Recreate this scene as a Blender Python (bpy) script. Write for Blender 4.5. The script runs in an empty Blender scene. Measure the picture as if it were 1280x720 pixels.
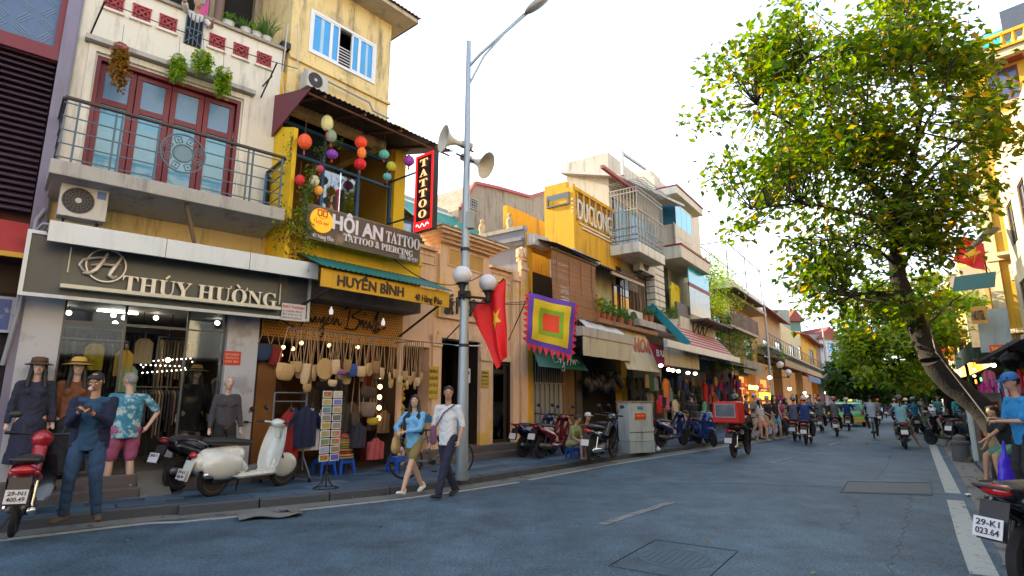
import bpy, math, random
import numpy as np
from mathutils import Vector, Matrix, noise
random.seed(7)
R=math.radians; PI=math.pi
S=bpy.context.scene; C=S.collection
# ------------------------------------------------------------ camera, sky, sun, exposure
F=715.0; PITCH=math.atan(142/F); CH=1.5
cam_d=bpy.data.cameras.new('camera'); cam=bpy.data.objects.new('camera',cam_d); C.objects.link(cam)
cam.location=(0,0,CH); cam.rotation_euler=(PI/2+PITCH,0,0)
cam_d.lens=36*F/1280; cam_d.sensor_width=36; cam_d.clip_end=6000; cam_d.clip_start=.05; S.camera=cam
W=bpy.data.worlds.new('World'); S.world=W; W.use_nodes=True
SUN_EL=R(24); SUN_AZ=R(-62)     # azimuth from +Y (ahead) towards +X
nt=W.node_tree; bg=nt.nodes['Background']
sk=nt.nodes.new('ShaderNodeTexSky'); sk.sky_type='NISHITA'; sk.sun_disc=False
sk.sun_elevation=SUN_EL; sk.sun_rotation=SUN_AZ; sk.air_density=1.0; sk.dust_density=2.0; sk.ozone_density=1.0; sk.altitude=10
# thin bright haze and cloud veil over the sky texture
hz=nt.nodes.new('ShaderNodeMix'); hz.data_type='RGBA'; hz.inputs[7].default_value=(5.3,5.9,6.7,1); cn=nt.nodes.new('ShaderNodeTexNoise'); cn.inputs['Scale'].default_value=1.6; cn.inputs['Detail'].default_value=5
tcw=nt.nodes.new('ShaderNodeTexCoord'); mr=nt.nodes.new('ShaderNodeMapRange'); mr.inputs[1].default_value=.35; mr.inputs[2].default_value=.62; mr.inputs[3].default_value=.55; mr.inputs[4].default_value=.92
sx_=nt.nodes.new('ShaderNodeSeparateXYZ'); el=nt.nodes.new('ShaderNodeMapRange'); el.interpolation_type='SMOOTHSTEP'; el.inputs[1].default_value=.30; el.inputs[2].default_value=.68; el.inputs[3].default_value=1.0; el.inputs[4].default_value=.30
mu=nt.nodes.new('ShaderNodeMath'); mu.operation='MULTIPLY'   # haze thins out overhead
for a_,b_ in ((tcw.outputs['Generated'],cn.inputs['Vector']),(tcw.outputs['Generated'],sx_.inputs[0]),(sx_.outputs[2],el.inputs[0]),(cn.outputs['Fac'],mr.inputs[0]),(mr.outputs[0],mu.inputs[0]),(el.outputs[0],mu.inputs[1]),(mu.outputs[0],hz.inputs[0]),(sk.outputs[0],hz.inputs[6]),(hz.outputs[2],bg.inputs[0])): nt.links.new(a_,b_)
bg.inputs[1].default_value=0.15
sl=bpy.data.lights.new('sun','SUN'); sl.energy=5.0; sl.angle=R(.6); sl.color=(1,.80,.50)
so=bpy.data.objects.new('sun',sl); C.objects.link(so); so.location=(0,0,60)
sd=Vector((math.sin(SUN_AZ)*math.cos(SUN_EL),math.cos(SUN_AZ)*math.cos(SUN_EL),math.sin(SUN_EL)))
so.rotation_euler=sd.to_track_quat('Z','Y').to_euler()
S.view_settings.view_transform='Standard'; S.view_settings.look='None'; S.view_settings.exposure=1.6; S.view_settings.gamma=1
S.render.engine='CYCLES'
try:
 S.cycles.use_denoising=True; S.cycles.max_bounces=6; S.cycles.transparent_max_bounces=12; S.cycles.caustics_reflective=False; S.cycles.caustics_refractive=False
 S.cycles.sample_clamp_indirect=6
except Exception: pass
# ------------------------------------------------------------ photograph ray helpers (pixels of the 1280x720 photograph)
_c,_s=math.cos(PITCH),math.sin(PITCH)
def ray(u,v):
 a=(u-640)/F; b=(360-v)/F
 return Vector((a,_c-b*_s,_s+b*_c))
def gp(u,v,z=0.0):
 r=ray(u,v); t=(z-CH)/r.z
 return Vector((r.x*t,r.y*t,z))
def dp(u,v,Y):
 r=ray(u,v); t=Y/r.y
 return Vector((r.x*t,Y,CH+r.z*t))
def proj(p):
 x,y,z=p[0],p[1],p[2]-CH
 d=y*_c+z*_s; h=-y*_s+z*_c
 return (640+F*x/d,360-F*h/d)
# ------------------------------------------------------------ materials
_M={}
def M(name,col,rough=.65,metal=0,var=.18,sc=3.0,bump=0,bsc=None,stain=0,emit=0,ecol=None,coat=0,trans=0,sss=0,streak=0,spec=None,col2=None,c2sc=1.0,c2t=.5):
 if name in _M: return _M[name]
 m=bpy.data.materials.new(name); m.use_nodes=True; nt=m.node_tree; N=nt.nodes; L=nt.links
 b=N['Principled BSDF']; b.inputs['Roughness'].default_value=rough; b.inputs['Metallic'].default_value=metal
 if coat: b.inputs['Coat Weight'].default_value=coat; b.inputs['Coat Roughness'].default_value=.08
 if spec is not None: b.inputs['Specular IOR Level'].default_value=spec
 c=tuple(col)+(1,)
 tc=N.new('ShaderNodeTexCoord')
 if var or stain or bump or streak or col2:
  n=N.new('ShaderNodeTexNoise'); n.inputs['Scale'].default_value=sc; n.inputs['Detail'].default_value=5; n.inputs['Roughness'].default_value=.65
  L.new(tc.outputs['Object'],n.inputs['Vector'])
  mx=N.new('ShaderNodeMix'); mx.data_type='RGBA'
  mx.inputs[6].default_value=tuple(x*(1-var) for x in col)+(1,); mx.inputs[7].default_value=tuple(min(1,x*(1+var)) for x in col)+(1,)
  L.new(n.outputs['Fac'],mx.inputs[0]); out=mx.outputs[2]
  if col2:
   n2=N.new('ShaderNodeTexNoise'); n2.inputs['Scale'].default_value=c2sc; n2.inputs['Detail'].default_value=6; n2.inputs['Roughness'].default_value=.7
   L.new(tc.outputs['Object'],n2.inputs['Vector'])
   r=N.new('ShaderNodeValToRGB'); r.color_ramp.elements[0].position=c2t; r.color_ramp.elements[1].position=c2t+.08
   L.new(n2.outputs['Fac'],r.inputs[0])
   m2=N.new('ShaderNodeMix'); m2.data_type='RGBA'; L.new(r.outputs[0],m2.inputs[0]); L.new(out,m2.inputs[6]); m2.inputs[7].default_value=tuple(col2)+(1,)
   out=m2.outputs[2]
  if stain:   # blotches and run-down streaks of dirt
   mp=N.new('ShaderNodeMapping'); mp.inputs['Scale'].default_value=(2.2,2.2,.35); L.new(tc.outputs['Object'],mp.inputs[0])
   ns=N.new('ShaderNodeTexNoise'); ns.inputs['Scale'].default_value=1.6; ns.inputs['Detail'].default_value=7; ns.inputs['Roughness'].default_value=.72
   L.new(mp.outputs[0],ns.inputs['Vector'])
   r=N.new('ShaderNodeValToRGB'); r.color_ramp.elements[0].position=.50; r.color_ramp.elements[1].position=.72
   r.color_ramp.elements[1].color=(stain,stain,stain,1); L.new(ns.outputs['Fac'],r.inputs[0])
   ms=N.new('ShaderNodeMix'); ms.data_type='RGBA'; L.new(r.outputs[0],ms.inputs[0]); L.new(out,ms.inputs[6]); ms.inputs[7].default_value=(.07,.06,.05,1)
   out=ms.outputs[2]
  L.new(out,b.inputs['Base Color'])
  if bump:
   nb=N.new('ShaderNodeTexNoise'); nb.inputs['Scale'].default_value=bsc or sc*6; nb.inputs['Detail'].default_value=4
   L.new(tc.outputs['Object'],nb.inputs['Vector'])
   bp=N.new('ShaderNodeBump'); bp.inputs['Strength'].default_value=bump; bp.inputs['Distance'].default_value=.02
   L.new(nb.outputs['Fac'],bp.inputs['Height']); L.new(bp.outputs[0],b.inputs['Normal'])
  rr=N.new('ShaderNodeMapRange'); rr.inputs[3].default_value=max(0,rough-.1); rr.inputs[4].default_value=min(1,rough+.12)
  L.new(n.outputs['Fac'],rr.inputs[0]); L.new(rr.outputs[0],b.inputs['Roughness'])
 else: b.inputs['Base Color'].default_value=c
 if emit:
  b.inputs['Emission Color'].default_value=tuple(ecol or col)+(1,); b.inputs['Emission Strength'].default_value=emit
 if trans: b.inputs['Transmission Weight'].default_value=trans
 _M[name]=m; return m
def M_fn(name,fn):
 if name in _M: return _M[name]
 m=bpy.data.materials.new(name); m.use_nodes=True; fn(m.node_tree,m.node_tree.nodes['Principled BSDF']); _M[name]=m; return m
def glass_mat(name,tint=(.8,.9,.95),alpha=.25,rough=.03):
 def fn(nt,b):
  N=nt.nodes; L=nt.links; tr=N.new('ShaderNodeBsdfTransparent'); tr.inputs[0].default_value=tuple(tint)+(1,)
  gl=N.new('ShaderNodeBsdfGlossy'); gl.inputs['Roughness'].default_value=rough
  fr=N.new('ShaderNodeFresnel'); fr.inputs[0].default_value=1.5; mx=N.new('ShaderNodeMixShader')
  ad=N.new('ShaderNodeMath'); ad.operation='ADD'; ad.inputs[1].default_value=alpha*.15; L.new(fr.outputs[0],ad.inputs[0])
  L.new(ad.outputs[0],mx.inputs[0]); L.new(tr.outputs[0],mx.inputs[1]); L.new(gl.outputs[0],mx.inputs[2])
  L.new(mx.outputs[0],N['Material Output'].inputs[0]); N.remove(b)
 return M_fn(name,fn)
def leaf_mat(name,c1,c2,c3=None,tr=.45):
 def fn(nt,b):
  N=nt.nodes; L=nt.links; g=N.new('ShaderNodeNewGeometry'); ra=N.new('ShaderNodeValToRGB'); e=ra.color_ramp.elements
  e[0].color=tuple(c1)+(1,); e[1].color=tuple(c2)+(1,)
  if c3: e[1].position=.90; x=e.new(.97); x.color=tuple(c3)+(1,)
  L.new(g.outputs['Random Per Island'],ra.inputs[0]); L.new(ra.outputs[0],b.inputs['Base Color']); b.inputs['Roughness'].default_value=.42
  t=N.new('ShaderNodeBsdfTranslucent'); hs=N.new('ShaderNodeHueSaturation'); hs.inputs['Hue'].default_value=.485; hs.inputs['Saturation'].default_value=1.15; hs.inputs['Value'].default_value=3.3
  L.new(ra.outputs[0],hs.inputs['Color']); L.new(hs.outputs[0],t.inputs[0]); mx=N.new('ShaderNodeMixShader'); mx.inputs[0].default_value=tr
  L.new(b.outputs[0],mx.inputs[1]); L.new(t.outputs[0],mx.inputs[2]); L.new(mx.outputs[0],N['Material Output'].inputs[0])
 return M_fn(name,fn)
SCR_=bpy.data.scenes.new('scratch')
def evaluated(o):
 'mesh of o with its modifiers applied, worked out in a small side scene'
 vl=SCR_.view_layers[0]; vl.update(); dg=vl.depsgraph; return bpy.data.meshes.new_from_object(o.evaluated_get(dg),depsgraph=dg)
# ------------------------------------------------------------ objects and tags
ORG={}
def tag(o,label=None,cat=None,group=None,kind=None):
 if label: o['label']=label
 if cat: o['category']=cat
 if group: o['group']=group
 if kind: o['kind']=kind
 return o
def thing(name,label,cat,loc=(0,0,0),rz=0,group=None):
 o=bpy.data.objects.new(name,None); C.objects.link(o); o.location=loc; o.rotation_euler=(0,0,rz); o.empty_display_size=.2
 return tag(o,label,cat,group)
def link(name,me,parent=None,mats=None):
 o=bpy.data.objects.new(name,me); C.objects.link(o); o.parent=parent
 return o
def copy_tree(o,parent=None):
 c=o.copy(); C.objects.link(c); c.parent=parent
 if parent: c.matrix_parent_inverse=o.matrix_parent_inverse
 for ch in o.children: copy_tree(ch,c)
 return c
def dup(o,loc,rz,label,group=None,recol=None,sc=None):
 c=copy_tree(o); c.location=loc; c.rotation_euler=(0,0,rz); c['label']=label
 if group: c['group']=group
 if sc: c.scale=(sc,sc,sc)
 if recol:
  def rc(x):
   if x.type=='MESH' and any(m in recol for m in x.data.materials):
    x.data=x.data.copy()
    for i,m in enumerate(x.data.materials):
     if m in recol: x.data.materials[i]=recol[m]
   for k in x.children: rc(k)
  rc(c)
 return c
def org(o):
 x=o
 while x is not None:
  if x.name in ORG: return ORG[x.name]
  x=x.parent
 return (0,0,0)
class MB:
 def __init__(s): s.v=[]; s.f=[]; s.m=[]; s.mi=0; s.X=None
 def mat(s,i): s.mi=i; return s
 def add(s,vs,fs):
  n=len(s.v)
  if s.X is not None: vs=[s.X@Vector(v) for v in vs]
  s.v+= [tuple(v) for v in vs]; s.f+=[tuple(n+i for i in f) for f in fs]; s.m+=[s.mi]*len(fs); return s
 def box(s,x0,x1,y0,y1,z0,z1):
  if x0>x1:x0,x1=x1,x0
  if y0>y1:y0,y1=y1,y0
  if z0>z1:z0,z1=z1,z0
  return s.add([(x0,y0,z0),(x1,y0,z0),(x1,y1,z0),(x0,y1,z0),(x0,y0,z1),(x1,y0,z1),(x1,y1,z1),(x0,y1,z1)],
          [(0,3,2,1),(4,5,6,7),(0,1,5,4),(1,2,6,5),(2,3,7,6),(3,0,4,7)])
 def cb(s,c,d,rot=None):
  x,y,z=[k/2 for k in d]; vs=[Vector(p) for p in [(-x,-y,-z),(x,-y,-z),(x,y,-z),(-x,y,-z),(-x,-y,z),(x,-y,z),(x,y,z),(-x,y,z)]]
  if rot is not None: vs=[rot@p for p in vs]
  return s.add([p+Vector(c) for p in vs],[(0,3,2,1),(4,5,6,7),(0,1,5,4),(1,2,6,5),(2,3,7,6),(3,0,4,7)])
 def bar(s,p0,p1,w,h=None,up=(0,0,1)):
  p0=Vector(p0);p1=Vector(p1); h=h or w; d=p1-p0
  if d.length<1e-6: return s
  z=d.normalized(); u=Vector(up)
  if abs(z.dot(u))>.98: u=Vector((0,1,0))
  x=z.cross(u).normalized(); y=x.cross(z)
  vs=[p+x*a*w/2+y*b*h/2 for p in (p0,p1) for a,b in ((-1,-1),(1,-1),(1,1),(-1,1))]
  return s.add(vs,[(0,1,2,3),(7,6,5,4),(0,4,5,1),(1,5,6,2),(2,6,7,3),(3,7,4,0)])
 def tube(s,pts,r,n=8,cap=True,flat=None):
  pts=[Vector(p) for p in pts]; k=len(pts); rs=r if isinstance(r,(list,tuple)) else [r]*k
  vs=[];px=None
  for i,p in enumerate(pts):
   d=(pts[min(i+1,k-1)]-pts[max(i-1,0)])
   d=d.normalized() if d.length>1e-9 else Vector((0,0,1))
   if px is None:
    a=Vector((1,0,0)) if abs(d.x)<.9 else Vector((0,1,0)); px=(a-d*a.dot(d)).normalized()
   else:
    q=px-d*px.dot(d); px=q.normalized() if q.length>1e-6 else px
   py=d.cross(px)
   for j in range(n):
    t=2*PI*j/n; vs.append(p+(px*math.cos(t)*(flat or 1)+py*math.sin(t))*rs[i])
  fs=[(i*n+j,i*n+(j+1)%n,(i+1)*n+(j+1)%n,(i+1)*n+j) for i in range(k-1) for j in range(n)]
  if cap: fs+=[tuple(range(n))[::-1],tuple((k-1)*n+j for j in range(n))]
  return s.add(vs,fs)
 def cyl(s,p0,p1,r0,r1=None,n=12): return s.tube([p0,p1],[r0,r0 if r1 is None else r1],n)
 def lathe(s,prof,c=(0,0,0),n=16,axis='z'):
  vs=[]
  for r,z in prof:
   for j in range(n):
    t=2*PI*j/n; p=(r*math.cos(t),r*math.sin(t),z)
    if axis=='x': p=(z,r*math.cos(t),r*math.sin(t))
    if axis=='y': p=(r*math.sin(t),z,r*math.cos(t))
    vs.append(Vector(p)+Vector(c))
  k=len(prof)
  fs=[(i*n+j,i*n+(j+1)%n,(i+1)*n+(j+1)%n,(i+1)*n+j) for i in range(k-1) for j in range(n)]
  ring=tuple(prof[0])==tuple(prof[-1])
  if prof[0][0]>1e-4 and not ring: fs.append(tuple(range(n))[::-1])
  if prof[-1][0]>1e-4 and not ring: fs.append(tuple((k-1)*n+j for j in range(n)))
  return s.add(vs,fs)
 def ell(s,c,r,n=12,k=8,rot=None):
  vs=[];r=(r,r,r) if not isinstance(r,(tuple,list)) else r
  for i in range(k+1):
   a=PI*i/k
   for j in range(n):
    t=2*PI*j/n; p=Vector((r[0]*math.sin(a)*math.cos(t),r[1]*math.sin(a)*math.sin(t),-r[2]*math.cos(a)))
    if rot is not None: p=rot@p
    vs.append(p+Vector(c))
  return s.add(vs,[(i*n+j,i*n+(j+1)%n,(i+1)*n+(j+1)%n,(i+1)*n+j) for i in range(k) for j in range(n)])
 def cap(s,p0,p1,r0,r1=None,fx=1,fy=1,side=(1,0,0),n=10):
  p0=Vector(p0);p1=Vector(p1); r1=r0 if r1 is None else r1; d=p1-p0; L=d.length
  w=d/L if L>1e-6 else Vector((0,0,1)); sd=Vector(side)
  if abs(sd.dot(w))>.95: sd=Vector((0,1,0))
  x=(sd-w*sd.dot(w)).normalized(); y=w.cross(x); vs=[]
  rings=[(p0,r0,a) for a in (-90,-60,-30,0)]+[(p1,r1,a) for a in (0,30,60,90)]
  for p,r,a in rings:
   q=p+w*r*math.sin(R(a)); rr=max(r*math.cos(R(a)),r*.02)
   for j in range(n):
    t=2*PI*j/n; vs.append(q+x*rr*fx*math.cos(t)+y*rr*fy*math.sin(t))
  k=len(rings)
  return s.add(vs,[(i*n+j,i*n+(j+1)%n,(i+1)*n+(j+1)%n,(i+1)*n+j) for i in range(k-1) for j in range(n)]+[tuple(range(n))[::-1],tuple((k-1)*n+j for j in range(n))])
 def prism(s,poly,y0,y1,plane='xz'):
  k=len(poly)
  if plane=='xz': a=[(p[0],y0,p[1]) for p in poly]; b=[(p[0],y1,p[1]) for p in poly]
  elif plane=='xy': a=[(p[0],p[1],y0) for p in poly]; b=[(p[0],p[1],y1) for p in poly]
  else: a=[(y0,p[0],p[1]) for p in poly]; b=[(y1,p[0],p[1]) for p in poly]
  return s.add(a+b,[tuple(range(k)),tuple(range(k,2*k))[::-1]]+[(i,i+k,(i+1)%k+k,(i+1)%k) for i in range(k)])
 def quad(s,a,b,c,d): return s.add([a,b,c,d],[(0,1,2,3)])
 def grid(s,fn,nu,nv,wrap=False):
  vs=[fn(i/nu,j/nv) for j in range(nv+1) for i in range(nu+1)]
  return s.add(vs,[(j*(nu+1)+i,j*(nu+1)+i+1,(j+1)*(nu+1)+i+1,(j+1)*(nu+1)+i) for j in range(nv) for i in range(nu)])
 def sheet(s,fn,nu,nv,th,nrm):
  "closed thin solid: fn(u,v) plus thickness along nrm"
  nrm=Vector(nrm)*th; A=[Vector(fn(i/nu,j/nv)) for j in range(nv+1) for i in range(nu+1)]; B=[a+nrm for a in A]; o=len(A); w=nu+1
  fs=[]
  for j in range(nv):
   for i in range(nu):
    q=(j*w+i,j*w+i+1,(j+1)*w+i+1,(j+1)*w+i); fs.append(q[::-1]); fs.append(tuple(k+o for k in q))
  rim=[i for i in range(w)]+[j*w+nu for j in range(1,nv+1)]+[nv*w+i for i in range(nu-1,-1,-1)]+[j*w for j in range(nv-1,0,-1)]
  for a,b in zip(rim,rim[1:]+rim[:1]): fs.append((a,b,b+o,a+o))
  return s.add(A+B,fs)
 def leaf(s,p,d,n,L,w):
  "one leaf: folded rhombus, 4 triangles-ish"
  d=d.normalized(); x=d.cross(n)
  if x.length<1e-4: x=Vector((1,0,0))
  x.normalize(); m=x.cross(d)
  a=p; b=p+d*L*.45+x*w/2+m*w*.12; c=p+d*L+m*(-L*.08); e=p+d*L*.45-x*w/2+m*w*.12
  k=len(s.v); s.v+=[tuple(a),tuple(b),tuple(c),tuple(e)]; s.f+=[(k,k+1,k+2),(k,k+2,k+3)]; s.m+=[s.mi]*2
 def mesh(s,name,mats,smooth=None,off=(0,0,0)):
  me=bpy.data.meshes.new(name)
  vs=s.v if off==(0,0,0) else [(a-off[0],b-off[1],c-off[2]) for a,b,c in s.v]
  me.from_pydata(vs,[],s.f);
  for m in (mats if isinstance(mats,(list,tuple)) else [mats]): me.materials.append(m)
  if any(s.m): me.polygons.foreach_set('material_index',s.m)
  if smooth is not None:
   me.polygons.foreach_set('use_smooth',[True]*len(s.f))
   me.update()
   if smooth<180: me.set_sharp_from_angle(angle=R(smooth))
  me.update(); return me
 def build(s,name,mats,parent=None,smooth=None,bevel=0,label=None):
  me=s.mesh(name,mats,smooth,org(parent) if parent is not None else (0,0,0))
  o=link(name,me,parent)
  if bevel:
   b=o.modifiers.new('bevel','BEVEL'); b.width=bevel; b.segments=2; b.limit_method='ANGLE'; b.angle_limit=R(35)
   b.harden_normals=False
  if label: o['label']=label
  return o
 def blob(s,name,mats,parent=None,voxel=.015,it=4,wr=0,wsc=14,label=None,fac=.5):
  "voxel-fuse everything in this builder into one continuous skin"
  me=s.mesh('tmp',mats,None,org(parent) if parent is not None else (0,0,0))
  o=bpy.data.objects.new('tmp',me); SCR_.collection.objects.link(o)
  r=o.modifiers.new('r','REMESH'); r.mode='VOXEL'; r.voxel_size=voxel; r.use_smooth_shade=True
  if it: sm=o.modifiers.new('s','SMOOTH'); sm.iterations=it; sm.factor=fac
  m2=evaluated(o)
  bpy.data.objects.remove(o); bpy.data.meshes.remove(me); m2.name=name
  if wr:
   n=len(m2.vertices); co=np.empty(n*3,'f'); m2.vertices.foreach_get('co',co); co=co.reshape(-1,3)
   no=np.empty(n*3,'f'); m2.vertices.foreach_get('normal',no); no=no.reshape(-1,3)
   a=np.sin(co[:,0]*wsc+3*np.sin(co[:,2]*wsc*.8+co[:,1]*9))*np.sin(co[:,2]*wsc*1.3+2.3*np.sin(co[:,0]*wsc*.9+1.7))
   co+=no*(a*wr)[:,None]; m2.vertices.foreach_set('co',co.ravel())
  m2.polygons.foreach_set('use_smooth',[True]*len(m2.polygons)); m2.update()
  q=link(name,m2,parent)
  if label: q['label']=label
  return q
def text_mesh(body,h,mat,depth=.02,bold=0,w=None,shear=0,space=1.0):
 c=bpy.data.curves.new('t','FONT'); c.body=body; c.size=1; c.extrude=.5; c.offset=bold; c.shear=shear; c.space_character=space; c.resolution_u=3
 o=bpy.data.objects.new('t',c); SCR_.collection.objects.link(o)
 me=evaluated(o); bpy.data.objects.remove(o)
 n=len(me.vertices)
 if n==0: return me,0
 co=np.empty(n*3,'f'); me.vertices.foreach_get('co',co); co=co.reshape(-1,3); co[:,0]-=co[:,0].min()
 cap=.70; sy=h/cap; wd=co[:,0].max(); sx=(w/wd) if w else sy
 x=co[:,0]*sx; y=co[:,1]*sy; z=co[:,2]*depth
 co=np.stack([x,-z-depth/2,y],1); me.vertices.foreach_set('co',co.astype('f').ravel()); me.materials.clear(); me.materials.append(mat); me.update()
 return me,wd*sx
def text(body,h,mat,parent,x,y,z,name='lettering',**k):
 "letters in the x-z plane facing -y, lower-left corner at x,y,z (in the parent's frame coordinates)"
 tilt=k.pop('tilt',0); rz=k.pop('rz',0); me,w=text_mesh(body,h,mat,**k); o=link(name,me,parent); g=org(parent)
 o.location=(x-g[0],y-g[1],z-g[2]); o.rotation_euler=(0,-tilt,rz); return o
# ------------------------------------------------------------ facade frames
class Fr:
 "facade line on the ground: origin O, heading phi from +Y towards +X; local x along it, -y out to the street"
 def __init__(s,O,phi,back=False):
  s.O=Vector(O[:2]); p=R(phi); s.d=Vector((math.sin(p),math.cos(p)))
  if back: s.d=-s.d
  s.n=Vector((s.d.y,-s.d.x)); s.rz=math.atan2(s.d.y,s.d.x)
 def h(s,u,v,off=0):
  r=ray(u,v); q=Vector((r.x,r.y)); t=(off+s.O.dot(s.n))/q.dot(s.n); p=q*t
  return (p-s.O).dot(s.d),CH+r.z*t
 def side(s,u,v,sx):
  r=ray(u,v); q=Vector((r.x,r.y)); t=(sx+s.O.dot(s.d))/q.dot(s.d); p=q*t
  return (p-s.O).dot(s.n),CH+r.z*t
 def w(s,x,off,z):
  p=s.O+s.d*x+s.n*off; return Vector((p.x,p.y,z))
 def r(s,u0,v0,u1,v1,off=0):
  um,vm=(u0+u1)/2,(v0+v1)/2
  return s.h(u0,vm,off)[0],s.h(u1,vm,off)[0],s.h(um,v1,off)[1],s.h(um,v0,off)[1]
 def thing(s,name,label,cat,x=0,off=0,z=0,group=None):
  o=thing(name,label,cat,s.w(x,off,z),s.rz,group); ORG[o.name]=(x,-off,z); return o
 def root(s,name,label,cat,group=None): return s.thing(name,label,cat,0,0,0,group)
def line_hit(F_,u,v=500):
 "s of the facade base seen at pixel column u"
 return F_.h(u,v,0)[0]
# ============================================================ the setting
def catmull(P,step=.5):
 P=[Vector(p[:2]) for p in P]; P=[P[0]*2-P[1]]+P+[P[-1]*2-P[-2]]; out=[]
 for i in range(1,len(P)-2):
  a,b,c,d=P[i-1:i+3]; n=max(1,int((c-b).length/step))
  for k in range(n):
   t=k/n; out.append(.5*((2*b)+(c-a)*t+(2*a-5*b+4*c-d)*t*t+(3*b-a-3*c+d)*t**3))
 out.append(P[-2]); return out
class Path:
 def __init__(s,P,step=.5):
  s.p=catmull(P,step); s.a=[0]
  for x,y in zip(s.p,s.p[1:]): s.a.append(s.a[-1]+(y-x).length)
  s.L=s.a[-1]
 def at(s,q,off=0):
  "point at arc length q; off>0 is to the right of travel"
  q=max(0,min(s.L-1e-4,q)); i=min(np.searchsorted(s.a,q,side='right')-1,len(s.p)-2); t=(q-s.a[i])/(s.a[i+1]-s.a[i])
  d0=(s.p[min(i+1,len(s.p)-1)]-s.p[max(i-1,0)]).normalized(); d1=(s.p[min(i+2,len(s.p)-1)]-s.p[i]).normalized(); d=(d0*(1-t)+d1*t).normalized()
  p=s.p[i]*(1-t)+s.p[i+1]*t; return p+Vector((d.y,-d.x))*off,d
 def near(s,x,y):
  v=Vector((x,y)); b=min(range(len(s.p)),key=lambda i:(s.p[i]-v).length); return s.a[b]
LC=Path([(-17,-3.4)]+[gp(*p) for p in ((29,663),(240,643.6),(563,609),(760,577),(873,560))]+[(14.4,29.6),(27.5,49.6),(41.6,71.7),(70,118),(119,200)])
RC=Path([(-2.3,-5),(4.6,5),(9.25,11.6),(12,15.56),(21.4,29.3),(49.0,70.6),(78,115),(127,196)])
def strip(m,path,q0,q1,o0,o1,z0,z1,step=.6):
 n=max(1,int((q1-q0)/step)); A=[]
 for i in range(n+1):
  q=q0+(q1-q0)*i/n; a,_=path.at(q,o0); b,_=path.at(q,o1); A.append((a,b))
 vs=[];fs=[]
 for a,b in A: vs+=[(a.x,a.y,z1),(b.x,b.y,z1),(b.x,b.y,z0),(a.x,a.y,z0)]
 for i in range(n):
  k=i*4
  for j in range(4): fs.append((k+j,k+(j+1)%4,k+4+(j+1)%4,k+4+j)[::-1])
 fs+=[(0,1,2,3),(n*4+3,n*4+2,n*4+1,n*4)]
 m.add(vs,fs)
def struct(name,m,mats,**k): return tag(m.build(name,mats,**k),kind='structure')
def road_fn(nt,b):
 N=nt.nodes; L=nt.links; tc=N.new('ShaderNodeTexCoord');
 def noi(sc,d=5,r=.6,w=None):
  n=N.new('ShaderNodeTexNoise'); n.inputs['Scale'].default_value=sc; n.inputs['Detail'].default_value=d; n.inputs['Roughness'].default_value=r
  if w:
   mp=N.new('ShaderNodeMapping'); mp.inputs['Rotation'].default_value=(0,0,R(34)); mp.inputs['Scale'].default_value=w
   L.new(tc.outputs['Object'],mp.inputs[0]); L.new(mp.outputs[0],n.inputs['Vector'])
  else: L.new(tc.outputs['Object'],n.inputs['Vector'])
  return n
 a=noi(.22,6,.7,(1.6,.35,1)); d=noi(1.3,6,.75)
 def con(n,lo,hi):
  k=N.new('ShaderNodeMapRange'); k.inputs[1].default_value=lo; k.inputs[2].default_value=hi; L.new(n.outputs['Fac'],k.inputs[0]); k.outputs[0].name='Fac'; return k
 class O_:
  def __init__(s,o): s.outputs={'Fac':o}
 c=O_(con(noi(38,2,.8),.36,.64).outputs[0]); e=O_(con(noi(120,1,.5),.34,.66).outputs[0]); d=O_(con(noi(1.1,7,.8),.30,.70).outputs[0])
 r=N.new('ShaderNodeValToRGB'); r.color_ramp.elements[0].color=(.022,.052,.082,1); r.color_ramp.elements[1].color=(.066,.118,.165,1); r.color_ramp.elements[0].position=.3; r.color_ramp.elements[1].position=.7
 L.new(a.outputs['Fac'],r.inputs[0])
 m=N.new('ShaderNodeMix'); m.data_type='RGBA'; m.blend_type='OVERLAY'; m.inputs[0].default_value=.55; L.new(r.outputs[0],m.inputs[6]); L.new(c.outputs['Fac'],m.inputs[7])
 m2=N.new('ShaderNodeMix'); m2.data_type='RGBA'; m2.blend_type='OVERLAY'; m2.inputs[0].default_value=.6; L.new(m.outputs[2],m2.inputs[6]); L.new(d.outputs['Fac'],m2.inputs[7])
 m3=N.new('ShaderNodeMix'); m3.data_type='RGBA'; m3.blend_type='OVERLAY'; m3.inputs[0].default_value=.45; L.new(m2.outputs[2],m3.inputs[6]); L.new(e.outputs['Fac'],m3.inputs[7])
 L.new(m3.outputs[2],b.inputs['Base Color']); b.inputs['Roughness'].default_value=.72
 bp=N.new('ShaderNodeBump'); bp.inputs['Strength'].default_value=.35; bp.inputs['Distance'].default_value=.006; L.new(c.outputs['Fac'],bp.inputs['Height']); L.new(bp.outputs[0],b.inputs['Normal'])
ASPH=M_fn('asphalt',road_fn)
GROUND=M('ground_earth',(.09,.085,.075),.9,sc=.3)
KERB=M('kerb_granite',(.05,.065,.085),.7,sc=5,bump=.3,stain=.5)
GUT=M('gutter_concrete',(.15,.155,.15),.85,sc=1.2,bump=.3,col2=(.06,.06,.06),c2sc=1.8,c2t=.55)
SLABM=[M('stone_slab_a',(.05,.10,.16),.6,sc=3,bump=.25,var=.3),M('stone_slab_b',(.07,.125,.19),.6,sc=3,bump=.25,var=.3),M('stone_slab_c',(.035,.075,.125),.55,sc=3,bump=.25,var=.3),M('stone_slab_d',(.10,.15,.20),.65,sc=3,bump=.25,var=.25)]
BED=M('mortar_bed',(.05,.055,.065),.9,sc=6)
LINE=M('road_paint',(.30,.34,.34),.7,sc=3,var=.15,col2=(.10,.11,.12),c2sc=9,c2t=.57)
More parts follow.
